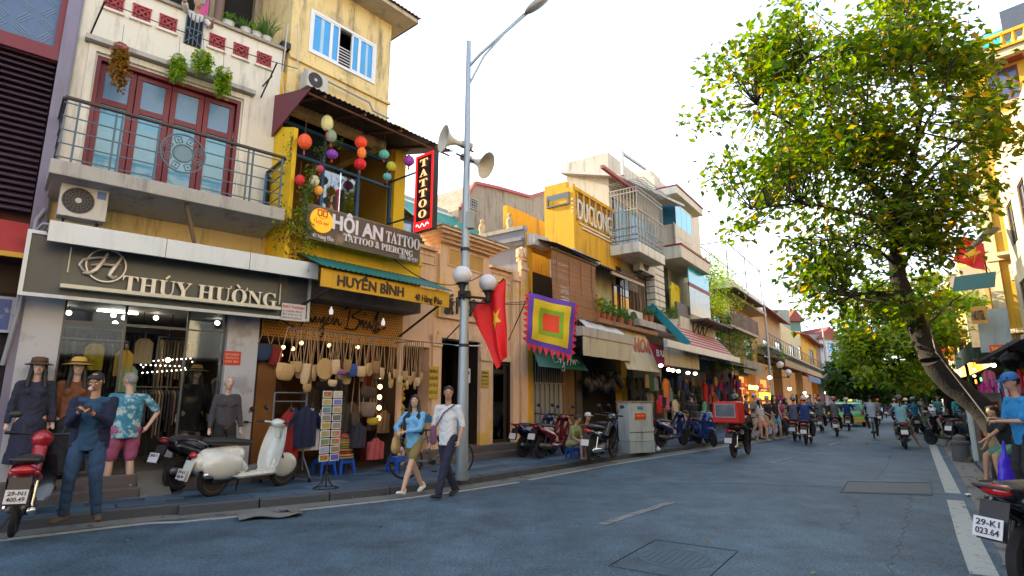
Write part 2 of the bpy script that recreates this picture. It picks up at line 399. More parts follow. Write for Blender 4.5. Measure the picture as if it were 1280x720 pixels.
LINE2=M('faded_road_paint',(.17,.19,.20),.75,sc=3,var=.2,col2=(.08,.09,.10),c2sc=7,c2t=.5)
m=MB(); m.add([(-2500,-2500,-.05),(2500,-2500,-.05),(2500,2500,-.05),(-2500,2500,-.05)],[(0,1,2,3)]); struct('ground',m,GROUND)
# road between the two kerbs, closed sheet
n=120; vs=[];fs=[]
for i in range(n+1):
 t=i/n; a,_=LC.at(LC.L*t,-.05); b,_=RC.at(RC.L*t,.05); vs+=[(a.x,a.y,0),(b.x,b.y,0)]
for i in range(n): fs.append((2*i,2*i+1,2*i+3,2*i+2))
m=MB(); m.add(vs,fs); road=struct('road',m,ASPH)
m=MB(); strip(m,LC,0,LC.L,-5.5,-.17,-.04,.116); struct('pavement',m,BED); pavL=bpy.context.scene.objects['pavement']
m=MB(); strip(m,RC,0,RC.L,.17,5.5,-.04,.116); pavR=struct('pavement',m,BED)
m=MB(); strip(m,LC,0,LC.L,0,.36,-.03,.004); struct('gutter',m,GUT)
m=MB(); strip(m,RC,0,RC.L,-.42,0,-.03,.004); struct('gutter',m,GUT)
# kerb stones
def kerbs(path,parent,side,q0,q1,near_q):
 k=0; q=q0
 while q<q1:
  L=1.0; p,d=path.at(q+L/2,side*.085); rz=math.atan2(d.y,d.x)
  me=KM[random.randrange(3)]; o=link('kerb_stone',me,parent); o.location=(p.x,p.y,random.uniform(-.006,.006)); o.rotation_euler=(random.uniform(-.012,.012),random.uniform(-.004,.004),rz+random.uniform(-.01,.01))
  q+=L+.012
KM=[]
for i in range(3):
 m=MB(); m.prism([(-.085,-.03),(.085,-.03),(.085,.10),(.06,.128),(-.07,.130),(-.085,.11)],-.494,.494,'yz'); KM.append(m.mesh('kerb_stone',KERB))
kerbs(LC,pavL,-1,2,75,0); kerbs(RC,pavR,1,3,60,0)
m=MB(); strip(m,LC,75,LC.L,-.17,0,-.03,.125); tag(m.build('distant_kerb',KERB,pavL),kind='stuff')
m=MB(); strip(m,RC,60,RC.L,0,.17,-.03,.125); tag(m.build('distant_kerb',KERB,pavR),kind='stuff')
# paving slabs
SM=[]
for mt in SLABM:
 m=MB(); a,b=.295,.195; m.add([(-a,-b,0),(a,-b,0),(a,b,0),(-a,b,0),(-a+.006,-b+.006,.02),(a-.006,-b+.006,.02),(a-.006,b-.006,.02),(-a+.006,b-.006,.02)],[(4,5,6,7),(0,1,5,4),(1,2,6,5),(2,3,7,6),(3,0,4,7)]); SM.append(m.mesh('paving_slab',mt))
q0=LC.near(-7.2,6); cnt=0; far=MB()
for row in range(7):
 q=q0-6+(row%2)*.3
 while q<q0+62:
  p,d=LC.at(q,-.17-.2-row*.4); rz=math.atan2(d.y,d.x); k=random.choices((0,1,2,3),(4,4,3,1))[0]
  if q0-3.4<q<q0+21.3-row*1.2:
   o=link('paving_slab',SM[k],pavL); o.location=(p.x,p.y,.105+random.uniform(-.002,.003)); o.rotation_euler=(random.uniform(-.006,.006),random.uniform(-.006,.006),rz); cnt+=1
  else:
   far.X=Matrix.Translation((p.x,p.y,.105))@Matrix.Rotation(rz,4,'Z'); far.mi=k; a,b=.295,.195
   far.add([(-a,-b,0),(a,-b,0),(a,b,0),(-a,b,0),(-a,-b,.02),(a,-b,.02),(a,b,.02),(-a,b,.02)],[(4,5,6,7),(0,1,5,4),(1,2,6,5),(2,3,7,6),(3,0,4,7)])
  q+=.6
tag(far.build('distant_paving',SLABM,pavL),kind='stuff')
far=MB(); q=8
while q<60:
 for row in range(6):
  p,d=RC.at(q+(row%2)*.3,.17+.2+row*.4); rz=math.atan2(d.y,d.x); far.mi=random.randrange(4); far.X=Matrix.Translation((p.x,p.y,.105))@Matrix.Rotation(rz,4,'Z'); a,b=.295,.195
  far.add([(-a,-b,0),(a,-b,0),(a,b,0),(-a,b,0),(-a,-b,.02),(a,-b,.02),(a,b,.02),(-a,b,.02)],[(4,5,6,7),(0,1,5,4),(1,2,6,5),(2,3,7,6),(3,0,4,7)])
 q+=.6
tag(far.build('distant_paving',SLABM,pavR),kind='stuff')
print('slabs',cnt)
# painted lines
m=MB()
s_gap=LC.near(*gp(661,604)[:2])
strip(m,LC,1,s_gap-.18,.45,.55,.001,.008); strip(m,LC,s_gap+.2,95,.42,.52,.001,.008)
o=m.build('edge_line',LINE,road)
def ribbon(m,pts,w,z=.008,thick=.006):
 for a,b in zip(pts,pts[1:]):
  a=Vector(a[:2]);b=Vector(b[:2]); d=(b-a).normalized(); n=Vector((d.y,-d.x))*w/2
  vs=[(a-n),(a+n),(b+n),(b-n)]; m.add([(v.x,v.y,z) for v in vs]+[(v.x,v.y,z-thick) for v in vs],[(0,1,2,3),(0,4,5,1),(1,5,6,2),(2,6,7,3),(3,7,4,0)])
m=MB()
wl=[gp(1231,720),gp(1212,676),gp(1194,626)]; ribbon(m,wl,.21)
ribbon(m,[gp(1191.5,617),gp(1172,572),gp(1159.5,541)],.21); ribbon(m,[gp(1158.5,539),(24.6,35.2),(48,70)],.21)
m.build('edge_line',LINE,road)
for a,b in (((752,656),(840,628)),((962,579),(990,572.5)),((1035,557),(1050,553))):
 m=MB(); ribbon(m,[gp(*a),gp(*b)],.13); m.build('lane_dash',LINE2,road)
# repair patch, manhole, seams, cracks
DK=M('crack_tar',(.035,.062,.085),.8,var=0); PT=M('patch_asphalt',(.085,.105,.115),.85,sc=2,bump=.4,var=.3)
m=MB(); c=[gp(1054,615),gp(1163,618),gp(1162,605),gp(1062,603)]; m.add([(p.x,p.y,.006) for p in c]+[(p.x,p.y,-.002) for p in c],[(0,1,2,3),(0,4,5,1),(1,5,6,2),(2,6,7,3),(3,7,4,0)]); m.build('road_patch',PT,road)
m=MB(); ribbon(m,[gp(1050,616),gp(1165,619.5),gp(1164,604),gp(1060,602),gp(1050,616)],.02,.009); m.build('patch_seam',DK,road)
mc=gp(845,698); mh=thing('manhole_cover','round iron manhole cover set in a square frame in the road','manhole cover',(mc.x,mc.y,0),R(56))
IR=M('cast_iron',(.045,.085,.12),.6,metal=.3,sc=20,bump=.4)
m=MB(); m.lathe([(0,.004),(.33,.004),(.335,.007),(.36,.007),(.37,.0)],n=40); m.build('cover_ring',IR,mh,smooth=30)
m=MB()
for i in range(-4,5):
 w=math.sqrt(max(0,.3**2-(i*.066)**2)); m.box(-w,w,i*.066-.012,i*.066+.012,.004,.0065)
m.build('raised_rib',IR,mh)
m=MB()
for a in ((-.62,-.44,.62,-.43),(-.62,.43,.62,.44),(-.62,-.43,-.61,.43),(.61,-.43,.62,.43)): m.box(a[0],a[2],a[1],a[3],-.002,.009)
m.build('square_frame',IR,mh)
def crack(pix,w=.02,j=.02):
 pts=[]
 for a,b in zip(pix,pix[1:]):
  A=gp(*a);B=gp(*b); k=max(2,int((B-A).length/.12))
  for i in range(k): p=A.lerp(B,i/k); pts.append((p.x+random.uniform(-j,j),p.y+random.uniform(-j,j)))
 pts.append(tuple(gp(*pix[-1])[:2])); m=MB()
 for i,(a,b) in enumerate(zip(pts,pts[1:])): ribbon(m,[a,b],w*random.uniform(.5,1.3),.003)
 m.build('crack',DK,road)
crack([(1112,720),(1122,690),(1133,655),(1138,622),(1128,606)],.009,.035); crack([(1095,600),(1110,580),(1116,560)],.008)
crack([(640,603),(740,606),(900,604),(1052,609)],.008,.03); crack([(1165,617),(1185,618)],.03,.01); crack([(1060,618),(1075,640),(1050,662)],.006,.05)
# litter
CB=M('cardboard_wet',(.15,.16,.155),.8,sc=6,var=.3)
cb=gp(338,643,.03); o=thing('cardboard_sheet','flattened pale cardboard sheet lying in the gutter before the white scooter','cardboard',(cb.x,cb.y,.01),R(28))
m=MB(); m.sheet(lambda u,v:((u-.5)*.78,(v-.5)*.4+.05*math.sin(u*7),.012+.025*math.sin(u*5+v*3)**2),8,4,.006,(0,0,1)); m.build('sheet',CB,o)
m=MB(); m.sheet(lambda u,v:(.22+(u-.5)*.3,(v-.5)*.26+.1,.05+.03*math.sin(u*6)),5,3,.005,(0,0,1)); m.build('flap',CB,o)
p=gp(1210,620); o=thing('litter_scrap','small white paper scrap on the road beside the right white line','litter',(p.x,p.y,.005),1); m=MB(); m.sheet(lambda u,v:((u-.5)*.13,(v-.5)*.07,.01+.02*math.sin(u*6+v*4)**2),4,3,.003,(0,0,1)); m.build('scrap',M('white_scrap',(.7,.7,.7)),o)
p=gp(823,564,.12); o=thing('litter_scrap','crumpled white bag on the pavement edge by the grey cabinet','litter',(p.x,p.y,.12),1); m=MB(); m.ell((0,0,.05),(.09,.07,.05),8,5); m.ell((.06,.03,.07),(.05,.04,.06),7,4); m.build('scrap',_M['white_scrap'],o,smooth=60)
# facade frames of the left row
PE=Fr(gp(600,571,.12),38)
s497,s657=line_hit(PE,497,575),line_hit(PE,657,566)
PE.O=PE.O+PE.d*s497; PEL=s657-s497
HB=Fr(PE.O,40); x=line_hit(HB,308,590); HBL=-x; HB.O=HB.O+HB.d*x
TH=Fr(HB.O,48); x=line_hit(TH,20,600); THL=-x; TH.O=TH.O+TH.d*x
DL=Fr(PE.w(PEL,0,0),35.8)
BE=Fr(DL.w(line_hit(DL,785,540),0,0),35)
for n_,f_ in (('TH',TH),('HB',HB),('PE',PE),('DL',DL),('BE',BE)):
 print(n_,f_.O,'curb dist',min((Vector(q)-f_.O).length for q in LC.p))
print('len',THL,HBL,PEL)
# ============================================================ people
SK=M('skin_tan',(.42,.24,.15),.5,var=.08,sc=8); SK2=M('skin_pale',(.56,.36,.26),.5,var=.08,sc=8); MANN=M('mannequin_skin',(.55,.38,.30),.35,var=.04)
HAIRB=M('hair_black',(.012,.010,.010),.45,var=.3,sc=40,bump=.5,bsc=90); HAIRG=M('hair_grey',(.28,.28,.28),.6,var=.3,sc=40,bump=.5,bsc=90)
EYEW=M('eye_white',(.7,.7,.7),.3,var=0); EYED=M('eye_dark',(.01,.01,.01),.2,var=0); LIP=M('lips',(.33,.09,.08),.5,var=0)
def cloth(name,col,**k):
 k.setdefault('var',.14); k.setdefault('sc',9); k.setdefault('bump',.35); k.setdefault('bsc',130)
 return M('cloth_'+name,col,.85,**k)
def ik(a,b,l1,l2,pole):
 a=Vector(a);b=Vector(b); d=b-a; D=min(d.length,(l1+l2)*.999); dn=d.normalized(); b=a+dn*D
 x=(l1*l1-l2*l2+D*D)/(2*D); h=math.sqrt(max(0,l1*l1-x*x)); p=Vector(pole); p=(p-dn*p.dot(dn))
 p=p.normalized() if p.length>1e-5 else Vector((0,0,1)); return a+dn*x+p*h,b
def person(label,loc,rz,H=1.68,pel=None,lean=0,side=0,fL=(-.1,0,.08),fR=(.1,0,.08),hL=None,hR=None,head=(0,0),top='white',sleeve=.5,
           bottom='jeans',leg=1.0,skirt=None,shoes='black',hair='short',hat=None,skin=None,res=.02,poleL=(-.35,-.5,-.6),poleR=(.35,-.5,-.6),kneeL=(0,1,.1),kneeR=(0,1,.1),
           female=False,name='person',cat='person',group=None,fat=1.0,toe=(0,0),jacket=None,mask=False,detail=False,grip=None,tight=0,shoehi=0,topm=None,botm=None):
 "local frame: faces +y, right hand is +x"
 k=H/1.72; skin=skin or SK; e=thing(name,label,cat,loc,rz,group)
 V=lambda p:Vector(p)
 P=V(pel) if pel else V((0,0,.93*k)); ld=Vector((math.sin(R(side)),math.sin(R(lean)),math.cos(R(lean)))).normalized()
 N=P+ld*.50*k; ch=P+ld*.33*k
 sw=(.165 if female else .19)*k*(.5+.5*fat); hw=.095*k
 hx=Vector((math.sin(R(head[0])),math.cos(R(head[0])),0)); hr=Vector((hx.y,-hx.x,0)); hp=R(head[1])
 hd=(hx*math.cos(hp)-Vector((0,0,1))*math.sin(hp)); hu=hr.cross(hd)
 HC=N+ld*.085*k+Vector((0,0,.105*k))+hx*.03*k
 SL=N-ld*.05*k+Vector((-sw,0,0)); SR=N-ld*.05*k+Vector((sw,0,0))
 hL=V(hL) if hL is not None else SL+Vector((-.08,.04,-.52*k)); hR=V(hR) if hR is not None else SR+Vector((.08,.04,-.52*k))
 EL,hL=ik(SL,hL,.28*k,.25*k,poleL); ER,hR=ik(SR,hR,.28*k,.25*k,poleR)
 JL=P+Vector((-hw,0,-.02)); JR=P+Vector((hw,0,-.02))
 KL,fL=ik(JL,V(fL),.43*k,.42*k,kneeL); KR,fR=ik(JR,V(fR),.43*k,.42*k,kneeR)
 b=MB(); f=fat
 # torso, neck, limbs
 b.cap(P,ch,.105*k*f,.118*k*f,1.28,.86); b.cap(ch,N-ld*.07*k,.118*k,.075*k,1.35,.80); b.cap(SL,SR,.052*k,.052*k)
 b.cap(N-ld*.03*k,HC-hu*.04*k,.052*k,.048*k)
 if female:
  for sx in (-1,1): b.ell(ch+Vector((sx*.075*k,.075*k,.02*k)),(.055*k,.05*k,.055*k))
 for j,kk,ff in ((JL,KL,fL),(JR,KR,fR)):
  b.cap(j,kk,.083*k*f,.054*k); b.cap(kk,kk.lerp(ff,.35),.054*k,.056*k,1,1); b.cap(kk.lerp(ff,.35),ff,.056*k,.036*k)
 for s_,el,h in ((SL,EL,hL),(SR,ER,hR)):
  b.cap(s_,el,.046*k,.036*k); b.cap(el,h,.038*k,.026*k)
 # head: skull, jaw, nose, ears
 rot=Matrix((hr,hd,hu)).transposed(); h=lambda x,y,z: HC+hr*x*k+hd*y*k+hu*z*k
 b.ell(h(0,-.005,.02),(.074*k,.093*k,.098*k),14,10,rot); b.ell(h(0,.025,-.045),(.055*k,.062*k,.068*k),12,8,rot)
 b.cap(h(0,.082,.012),h(0,.103,-.018),.010*k,.015*k)
 for sx in (-1,1): b.ell(h(sx*.076,-.008,-.002),(.010*k,.02*k,.03*k),8,6,rot)
 # hands
 for s_,el,hh,sg in ((SL,EL,hL,-1),(SR,ER,hR,1)):
  d=(hh-el).normalized(); g=grip or Vector((0,0,-1));
  if isinstance(g,tuple): g=Vector(g)
  if abs(d.z)<.35 and grip is None: g=Vector((0,0,-1))
  elif grip is None: g=Vector((0,1,0))
  n_=(g-d*g.dot(d)); n_=n_.normalized() if n_.length>1e-3 else Vector((0,1,0)); x=d.cross(n_)
  palm=hh+d*.055*k; b.cap(hh+d*.01*k,palm+d*.02*k,.026*k,.030*k,1.0,.55,side=tuple(x))
  if res<=.0125:
   rr=.0082*k
   for q,(ox,ln) in enumerate(((-.027,.06),(-.009,.072),(.009,.068),(.027,.052))):
    a=palm+x*ox*k+d*.03*k; m1=a+(d*.75+n_*.55).normalized()*ln*.5*k; m2=m1+(d*.35+n_*.9).normalized()*ln*.5*k
    b.cap(a,m1,rr*1.05,rr,n=6); b.cap(m1,m2,rr,rr*.85,n=6)
   a=hh+d*.03*k-x*sg*.026*k; m1=a+(d*.6-x*sg*.5+n_*.4).normalized()*.035*k; b.cap(a,m1,rr*1.3,rr*1.1,n=6); b.cap(m1,m1+(d*.8+n_*.5).normalized()*.028*k,rr*1.1,rr*.9,n=6)
  else:
   b.cap(palm+d*.02*k,palm+(d*.6+n_*.6).normalized()*.07*k,.024*k,.018*k,1,.6,side=tuple(x)); b.cap(hh+d*.03*k,hh+d*.06*k-x*sg*.035*k+n_*.02*k,.013*k,.010*k)
 # bare feet inside shoes
 feet=[]
 for kk,ff,t in ((KL,fL,toe[0]),(KR,fR,toe[1])):
  sh=(ff-kk).normalized(); fd=Vector((math.sin(R(t)),math.cos(R(t)),0)); fd=(fd-sh*fd.dot(sh)*.55).normalized()
  heel=ff-fd*.045*k+sh*.045*k; tp=ff+fd*.15*k+sh*.05*k; feet.append((heel,tp,fd,sh)); b.cap(heel,tp,.032*k,.026*k,1.15,.75)
 b.blob('body',skin,e,voxel=res,it=3)
 # face
 if res<=.022:
  m=MB()
  for sx in (-1,1): m.ell(h(sx*.031,.078,.012),(.0145*k,.010*k,.0075*k),8,6,rot)
  m.mat(1)
  for sx in (-1,1): m.ell(h(sx*.031,.0865,.012),(.006*k,.004*k,.006*k),6,4,rot)
  m.build('eyes',[EYEW,EYED],e,smooth=60)
  m=MB(); m.ell(h(0,.084,-.047),(.023*k,.008*k,.008*k),8,6,rot); m.build('mouth',LIP,e,smooth=60)
  m=MB()
  for sx in (-1,1): m.cap(h(sx*.017,.086,.034),h(sx*.047,.077,.034),.0035*k,.0035*k,n=5)
  m.build('eyebrows',HAIRB if hair!='grey' else HAIRG,e,smooth=60)
 hm=HAIRG if hair=='grey' else HAIRB
 if hair and hair!='none':
  m=MB(); m.ell(h(0,-.024,.030),(.080*k,.088*k,.092*k),14,10,rot); m.ell(h(0,.042,.083),(.058*k,.042*k,.028*k),10,8,rot)
  if hair!='grey':
   for sx in (-1,1): m.ell(h(sx*.048,.045,.068),(.028*k,.034*k,.030*k),8,6,rot); m.ell(h(sx*.072,-.01,.01),(.012*k,.03*k,.045*k),8,6,rot)
  if hair=='long':
   m.cap(h(0,-.07,.0),h(0,-.10,-.20),.075*k,.06*k,1.2,.6)
   for sx in (-1,1): m.cap(h(sx*.068,.0,.02),h(sx*.10,.045,-.28),.03*k,.028*k)
  if hair=='tail': m.cap(h(0,-.10,.02),h(0,-.14,-.22),.03*k,.025*k)
  if hair=='bun': m.ell(h(0,-.10,.06),(.045*k,.045*k,.045*k),8,6)
  m.blob('hair',hm,e,voxel=max(.008,res*.7),it=2,wr=.003,wsc=60)
 # top
 tm=topm or cloth(top[0],top[1]) if isinstance(top,tuple) or topm else None
 g=.014*k
 if tm:
  m=MB(); m.cap(P+ld*(.0 if tight else .02)*k,ch,.112*k*f+g,.122*k*f+g*.7,1.30,.90); m.cap(ch,N-ld*.065*k,.122*k+g*.6,.078*k+g*.4,1.36,.84); m.cap(SL+Vector((.01,0,0)),SR-Vector((.01,0,0)),.056*k+g*.4,.056*k+g*.4)
  if not tight: m.tube([P-ld*(.13 if not skirt else .04)*k,P+ld*.02*k,P+ld*.12*k],[.108*k*f+g,.105*k*f+g,.09*k*f+g],18,flat=1.36)
  if female:
   for sx in (-1,1): m.ell(ch+Vector((sx*.075*k,.078*k,.02*k)),(.062*k,.056*k,.062*k))
  if sleeve>0:
   for s_,el,hh in ((SL,EL,hL),(SR,ER,hR)):
    if sleeve<=.5: m.cap(s_,s_.lerp(el,sleeve*2*.85),.054*k+g*.5,.050*k+g*.8)
    else:
     m.cap(s_,el,.054*k+g*.5,.044*k+g*.5); m.cap(el,el.lerp(hh,(sleeve-.5)*2*.93),.044*k+g*.5,.032*k+g*.7)
  m.blob('shirt' if not jacket else 'jacket',tm,e,voxel=res,it=3,wr=.005 if res<.03 else 0,wsc=22)
 # bottom
 bm_=botm or (cloth(bottom[0],bottom[1]) if isinstance(bottom,tuple) else None)
 if bm_:
  m=MB(); gg=.012*k
  m.cap(P+ld*.06*k,P+Vector((0,0,-.03*k)),.108*k*f+gg*.4,.112*k*f+gg*.3,1.26,.88)
  if skirt:
   q=P+Vector((0,0,-skirt*k)); m.tube([P+Vector((0,0,.03)),P+Vector((0,0,-.08*k)),q.lerp(P,.4),q],[.13*k,.185*k,.20*k,(.185+.09*skirt)*k],n=18,flat=1); kk=(KL+KR)/2
  else:
   for j,kk,ff in ((JL,KL,fL),(JR,KR,fR)):
    if leg<=.5: m.cap(j,j.lerp(kk,leg*2*.9),.090*k*f+gg,.068*k+gg*1.6)
    else: m.cap(j,kk,.090*k*f+gg*.6,.062*k+gg); m.cap(kk,kk.lerp(ff,(leg-.5)*2*.96),.062*k+gg,.046*k+gg)
  m.blob('skirt' if skirt else ('shorts' if leg<=.5 else 'trousers'),bm_,e,voxel=res,it=3,wr=.006 if res<.03 else 0,wsc=17)
 if shoes:
  sm=cloth('shoe_'+shoes,{'black':(.015,.015,.018),'white':(.7,.7,.68),'brown':(.10,.06,.04),'sandal':(.06,.05,.05),'grey':(.2,.2,.22)}[shoes],bump=0)
  for heel,tp,fd,sh in feet:
   m=MB()
   if shoes=='sandal': m.cap(heel+sh*.028*k,tp+sh*.026*k,.022*k,.022*k,1.8,.5); m.cap(tp-fd*.07*k-sh*.024*k+Vector((-.035,0,0)),tp-fd*.07*k-sh*.024*k+Vector((.035,0,0)),.008,.008)
   else:
    m.cap(heel,tp,.042*k,.033*k,1.15,.85); m.cap(heel+sh*.02*k,tp+sh*.008*k,.044*k,.038*k,1.15,.4); m.cap(heel,heel-sh*(.05+shoehi)*k,.043*k,.044*k)
   m.blob('shoe',sm,e,voxel=max(res*.8,.008),it=2)
 if hat: hat_on(e,h,rot,hat,k)
 pts=dict(P=P,N=N,HC=HC,h=h,rot=rot,hL=hL,hR=hR,EL=EL,ER=ER,ch=ch,k=k,SL=SL,SR=SR,hd=hd,hu=hu,hr=hr,KL=KL,KR=KR,ld=ld)
 return e,pts
def hat_on(e,h,rot,hat,k):
 kind,col=hat; mt=M('hat_'+kind+'_%.2f_%.2f_%.2f'%col,col,.35 if kind=='helmet' else .8,var=.08,sc=20,coat=.5 if kind=='helmet' else 0)
 m=MB(); m.X=Matrix.Translation(h(0,0,0))@rot.to_4x4()@Matrix.Scale(k,4)
 if kind=='helmet':
  m.lathe([(.105,-.005),(.122,.0),(.124,.04),(.108,.10),(.07,.135),(.02,.150),(0,.152)],(0,-.01,.01),20); m.prism([(-.09,.09),(.09,.09),(.07,.165),(-.07,.165)],.0,.018,'xy')
  nm='helmet'
 elif kind=='cap':
  m.lathe([(.092,.035),(.096,.06),(.088,.11),(.05,.14),(0,.145)],(0,-.005,0),18); m.prism([(-.07,.07),(.07,.07),(.06,.17),(0,.185),(-.06,.17)],.045,.056,'xy'); nm='cap'
 elif kind=='straw':
  m.lathe([(.19,.035),(.195,.043),(.10,.06),(.095,.07),(.088,.125),(.06,.15),(0,.155)],(0,-.005,0),24); m.lathe([(.19,.035),(.09,.048)],(0,-.005,0),24); nm='hat'
 elif kind=='brim':
  m.lathe([(.16,.03),(.165,.038),(.10,.06),(.092,.13),(.05,.145),(0,.14)],(0,-.005,0),24); m.lathe([(.16,.03),(.09,.048)],(0,-.005,0),24); nm='hat'
 m.build(nm,mt,e,smooth=50)
 if kind in('straw','brim'):
  m=MB(); m.X=Matrix.Translation(h(0,0,0))@rot.to_4x4()@Matrix.Scale(k,4); m.lathe([(.101,.062),(.099,.085)],(0,-.005,0),24); m.build('hat_band',M('hat_band',(.02,.02,.03)),e,smooth=50)
# ============================================================ shared facade helpers
WHITEP=M('white_plaster',(.68,.66,.57),.85,sc=2,stain=.6,bump=.15,var=.06,col2=(.50,.46,.36),c2sc=1.4,c2t=.6)
CREAMP=M('cream_plaster',(.64,.52,.24),.85,sc=1.5,stain=.9,bump=.15,var=.10)
YELP=M('yellow_plaster',(.70,.38,.02),.85,sc=1.7,stain=.75,bump=.2,var=.12,col2=(.42,.26,.10),c2sc=1.1,c2t=.62)
YELB=M('bright_yellow_plaster',(.78,.50,.01),.8,sc=1.7,stain=.35,var=.08)
PEACH=M('peach_plaster',(.78,.53,.34),.85,sc=1.5,stain=.45,bump=.15,var=.07,col2=(.72,.46,.10),c2sc=.6,c2t=.56)
OLDW=M('old_stained_wall',(.30,.25,.19),.9,sc=1.6,stain=1,bump=.3,var=.3)
GREYP=M('grey_render',(.22,.24,.29),.9,sc=2,stain=.4,bump=.1,var=.08)
CONC=M('balcony_concrete',(.40,.39,.36),.85,sc=2.5,stain=.7,bump=.2,var=.12)
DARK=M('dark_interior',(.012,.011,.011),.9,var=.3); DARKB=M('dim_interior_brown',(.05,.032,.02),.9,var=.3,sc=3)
MAROON=M('maroon_wood',(.16,.018,.028),.5,sc=5,var=.2); BLUEF=M('blue_painted_wood',(.02,.10,.24),.5,var=.15)
STEEL=M('grey_steel',(.16,.18,.20),.4,metal=.6,var=.15); BLACKI=M('black_iron',(.022,.024,.026),.5,metal=.3,var=.2); RAILB=M('blue_grey_iron',(.06,.11,.15),.45,metal=.3,var=.2)
WOODB=M('brown_wood',(.10,.055,.03),.6,sc=4,var=.3); WHITEF=M('white_frame',(.72,.74,.76),.4,var=.04); ALU=M('aluminium_trim',(.48,.55,.62),.35,metal=.25,var=.08,stain=.25)
TERRA=M('terracotta',(.38,.13,.06),.8,var=.15); RUST=M('rusty_sheet',(.16,.075,.05),.8,sc=3,var=.35,stain=.6)
GLB=M('window_glass_blue',(.03,.32,.70),.06,var=.25,sc=.8,coat=.6); GLD=M('window_glass_dark',(.02,.03,.04),.05,var=.2,coat=.6); GLF=M('frosted_glass',(.12,.26,.44),.28,var=.12,sc=2)
SHOPG=glass_mat('shop_glass',(.86,.92,.95),.5)
BULB=M('lit_bulb',(1,.93,.8),.3,var=0,emit=5,ecol=(1,.9,.72)); BULBW=M('lit_warm_bulb',(1,.7,.3),.3,var=0,emit=4,ecol=(1,.62,.22))
LEAFM=leaf_mat('leaves_pot',(.03,.09,.02),(.10,.20,.03)); LEAFY=leaf_mat('leaves_yellowgreen',(.07,.17,.012),(.20,.30,.02),(.32,.24,.03)); LEAFD=leaf_mat('leaves_dark',(.018,.06,.02),(.06,.13,.025))
STRAW=M('woven_straw',(.46,.32,.14),.8,sc=14,var=.3,bump=.8,bsc=60); SOIL=M('soil',(.05,.035,.025),.9)
def bx(name,mat,par,x0,x1,y0,y1,z0,z1,bevel=0,label=None):
 m=MB(); m.box(x0,x1,y0,y1,z0,z1); return m.build(name,mat,par,bevel=bevel,label=label)
def frame_rect(m,x0,x1,z0,z1,t,y0,y1):
 m.box(x0,x1,y0,y1,z1-t,z1); m.box(x0,x1,y0,y1,z0,z0+t); m.box(x0,x0+t,y0,y1,z0+t,z1-t); m.box(x1-t,x1,y0,y1,z0+t,z1-t)
def window(par,x0,x1,z0,z1,y,fm,gm,nx=1,nz=1,t=.05,depth=.06,name='window'):
 m=MB(); frame_rect(m,x0,x1,z0,z1,t,y-depth,y);
 for i in range(1,nx): x=x0+(x1-x0)*i/nx; m.box(x-t*.4,x+t*.4,y-depth*.8,y,z0+t,z1-t)
 for i in range(1,nz): z=z0+(z1-z0)*i/nz; m.box(x0+t,x1-t,y-depth*.7,y,z-t*.35,z+t*.35)
 f=m.build(name,fm,par)
 bx('pane',gm,f,x0+t*.5,x1-t*.5,y-depth*.45,y-depth*.3,z0+t*.5,z1-t*.5); return f
def wall_holes(par,mat,x0,x1,z0,z1,y0,y1,holes,name='wall'):
 "wall with rectangular openings, built of butted blocks"
 xs=sorted({x0,x1,*[min(max(h[0],x0),x1) for h in holes],*[min(max(h[1],x0),x1) for h in holes]}); m=MB()
 for a,b in zip(xs,xs[1:]):
  if b-a<1e-4: continue
  c=(a+b)/2; hs=sorted([h for h in holes if h[0]<c<h[1]],key=lambda h:h[2]); z=z0
  for h in hs:
   if h[2]>z: m.box(a,b,y0,y1,z,h[2])
   z=max(z,h[3])
  if z<z1: m.box(a,b,y0,y1,z,z1)
 return m.build(name,mat,par)
def leaves_mesh(pts,n,L,w,seed=0,down=0,spread=.08):
 rnd=random.Random(seed); m=MB()
 for i in range(n):
  p=Vector(rnd.choice(pts))+Vector([rnd.gauss(0,spread) for _ in range(3)]); d=Vector([rnd.gauss(0,1) for _ in range(3)]); d.z-=down; nn=Vector([rnd.gauss(0,.6),rnd.gauss(0,.6),1]).normalized()
  l=L*rnd.uniform(.6,1.25); m.leaf(p,d,nn,l,w*rnd.uniform(.7,1.2))
 return m
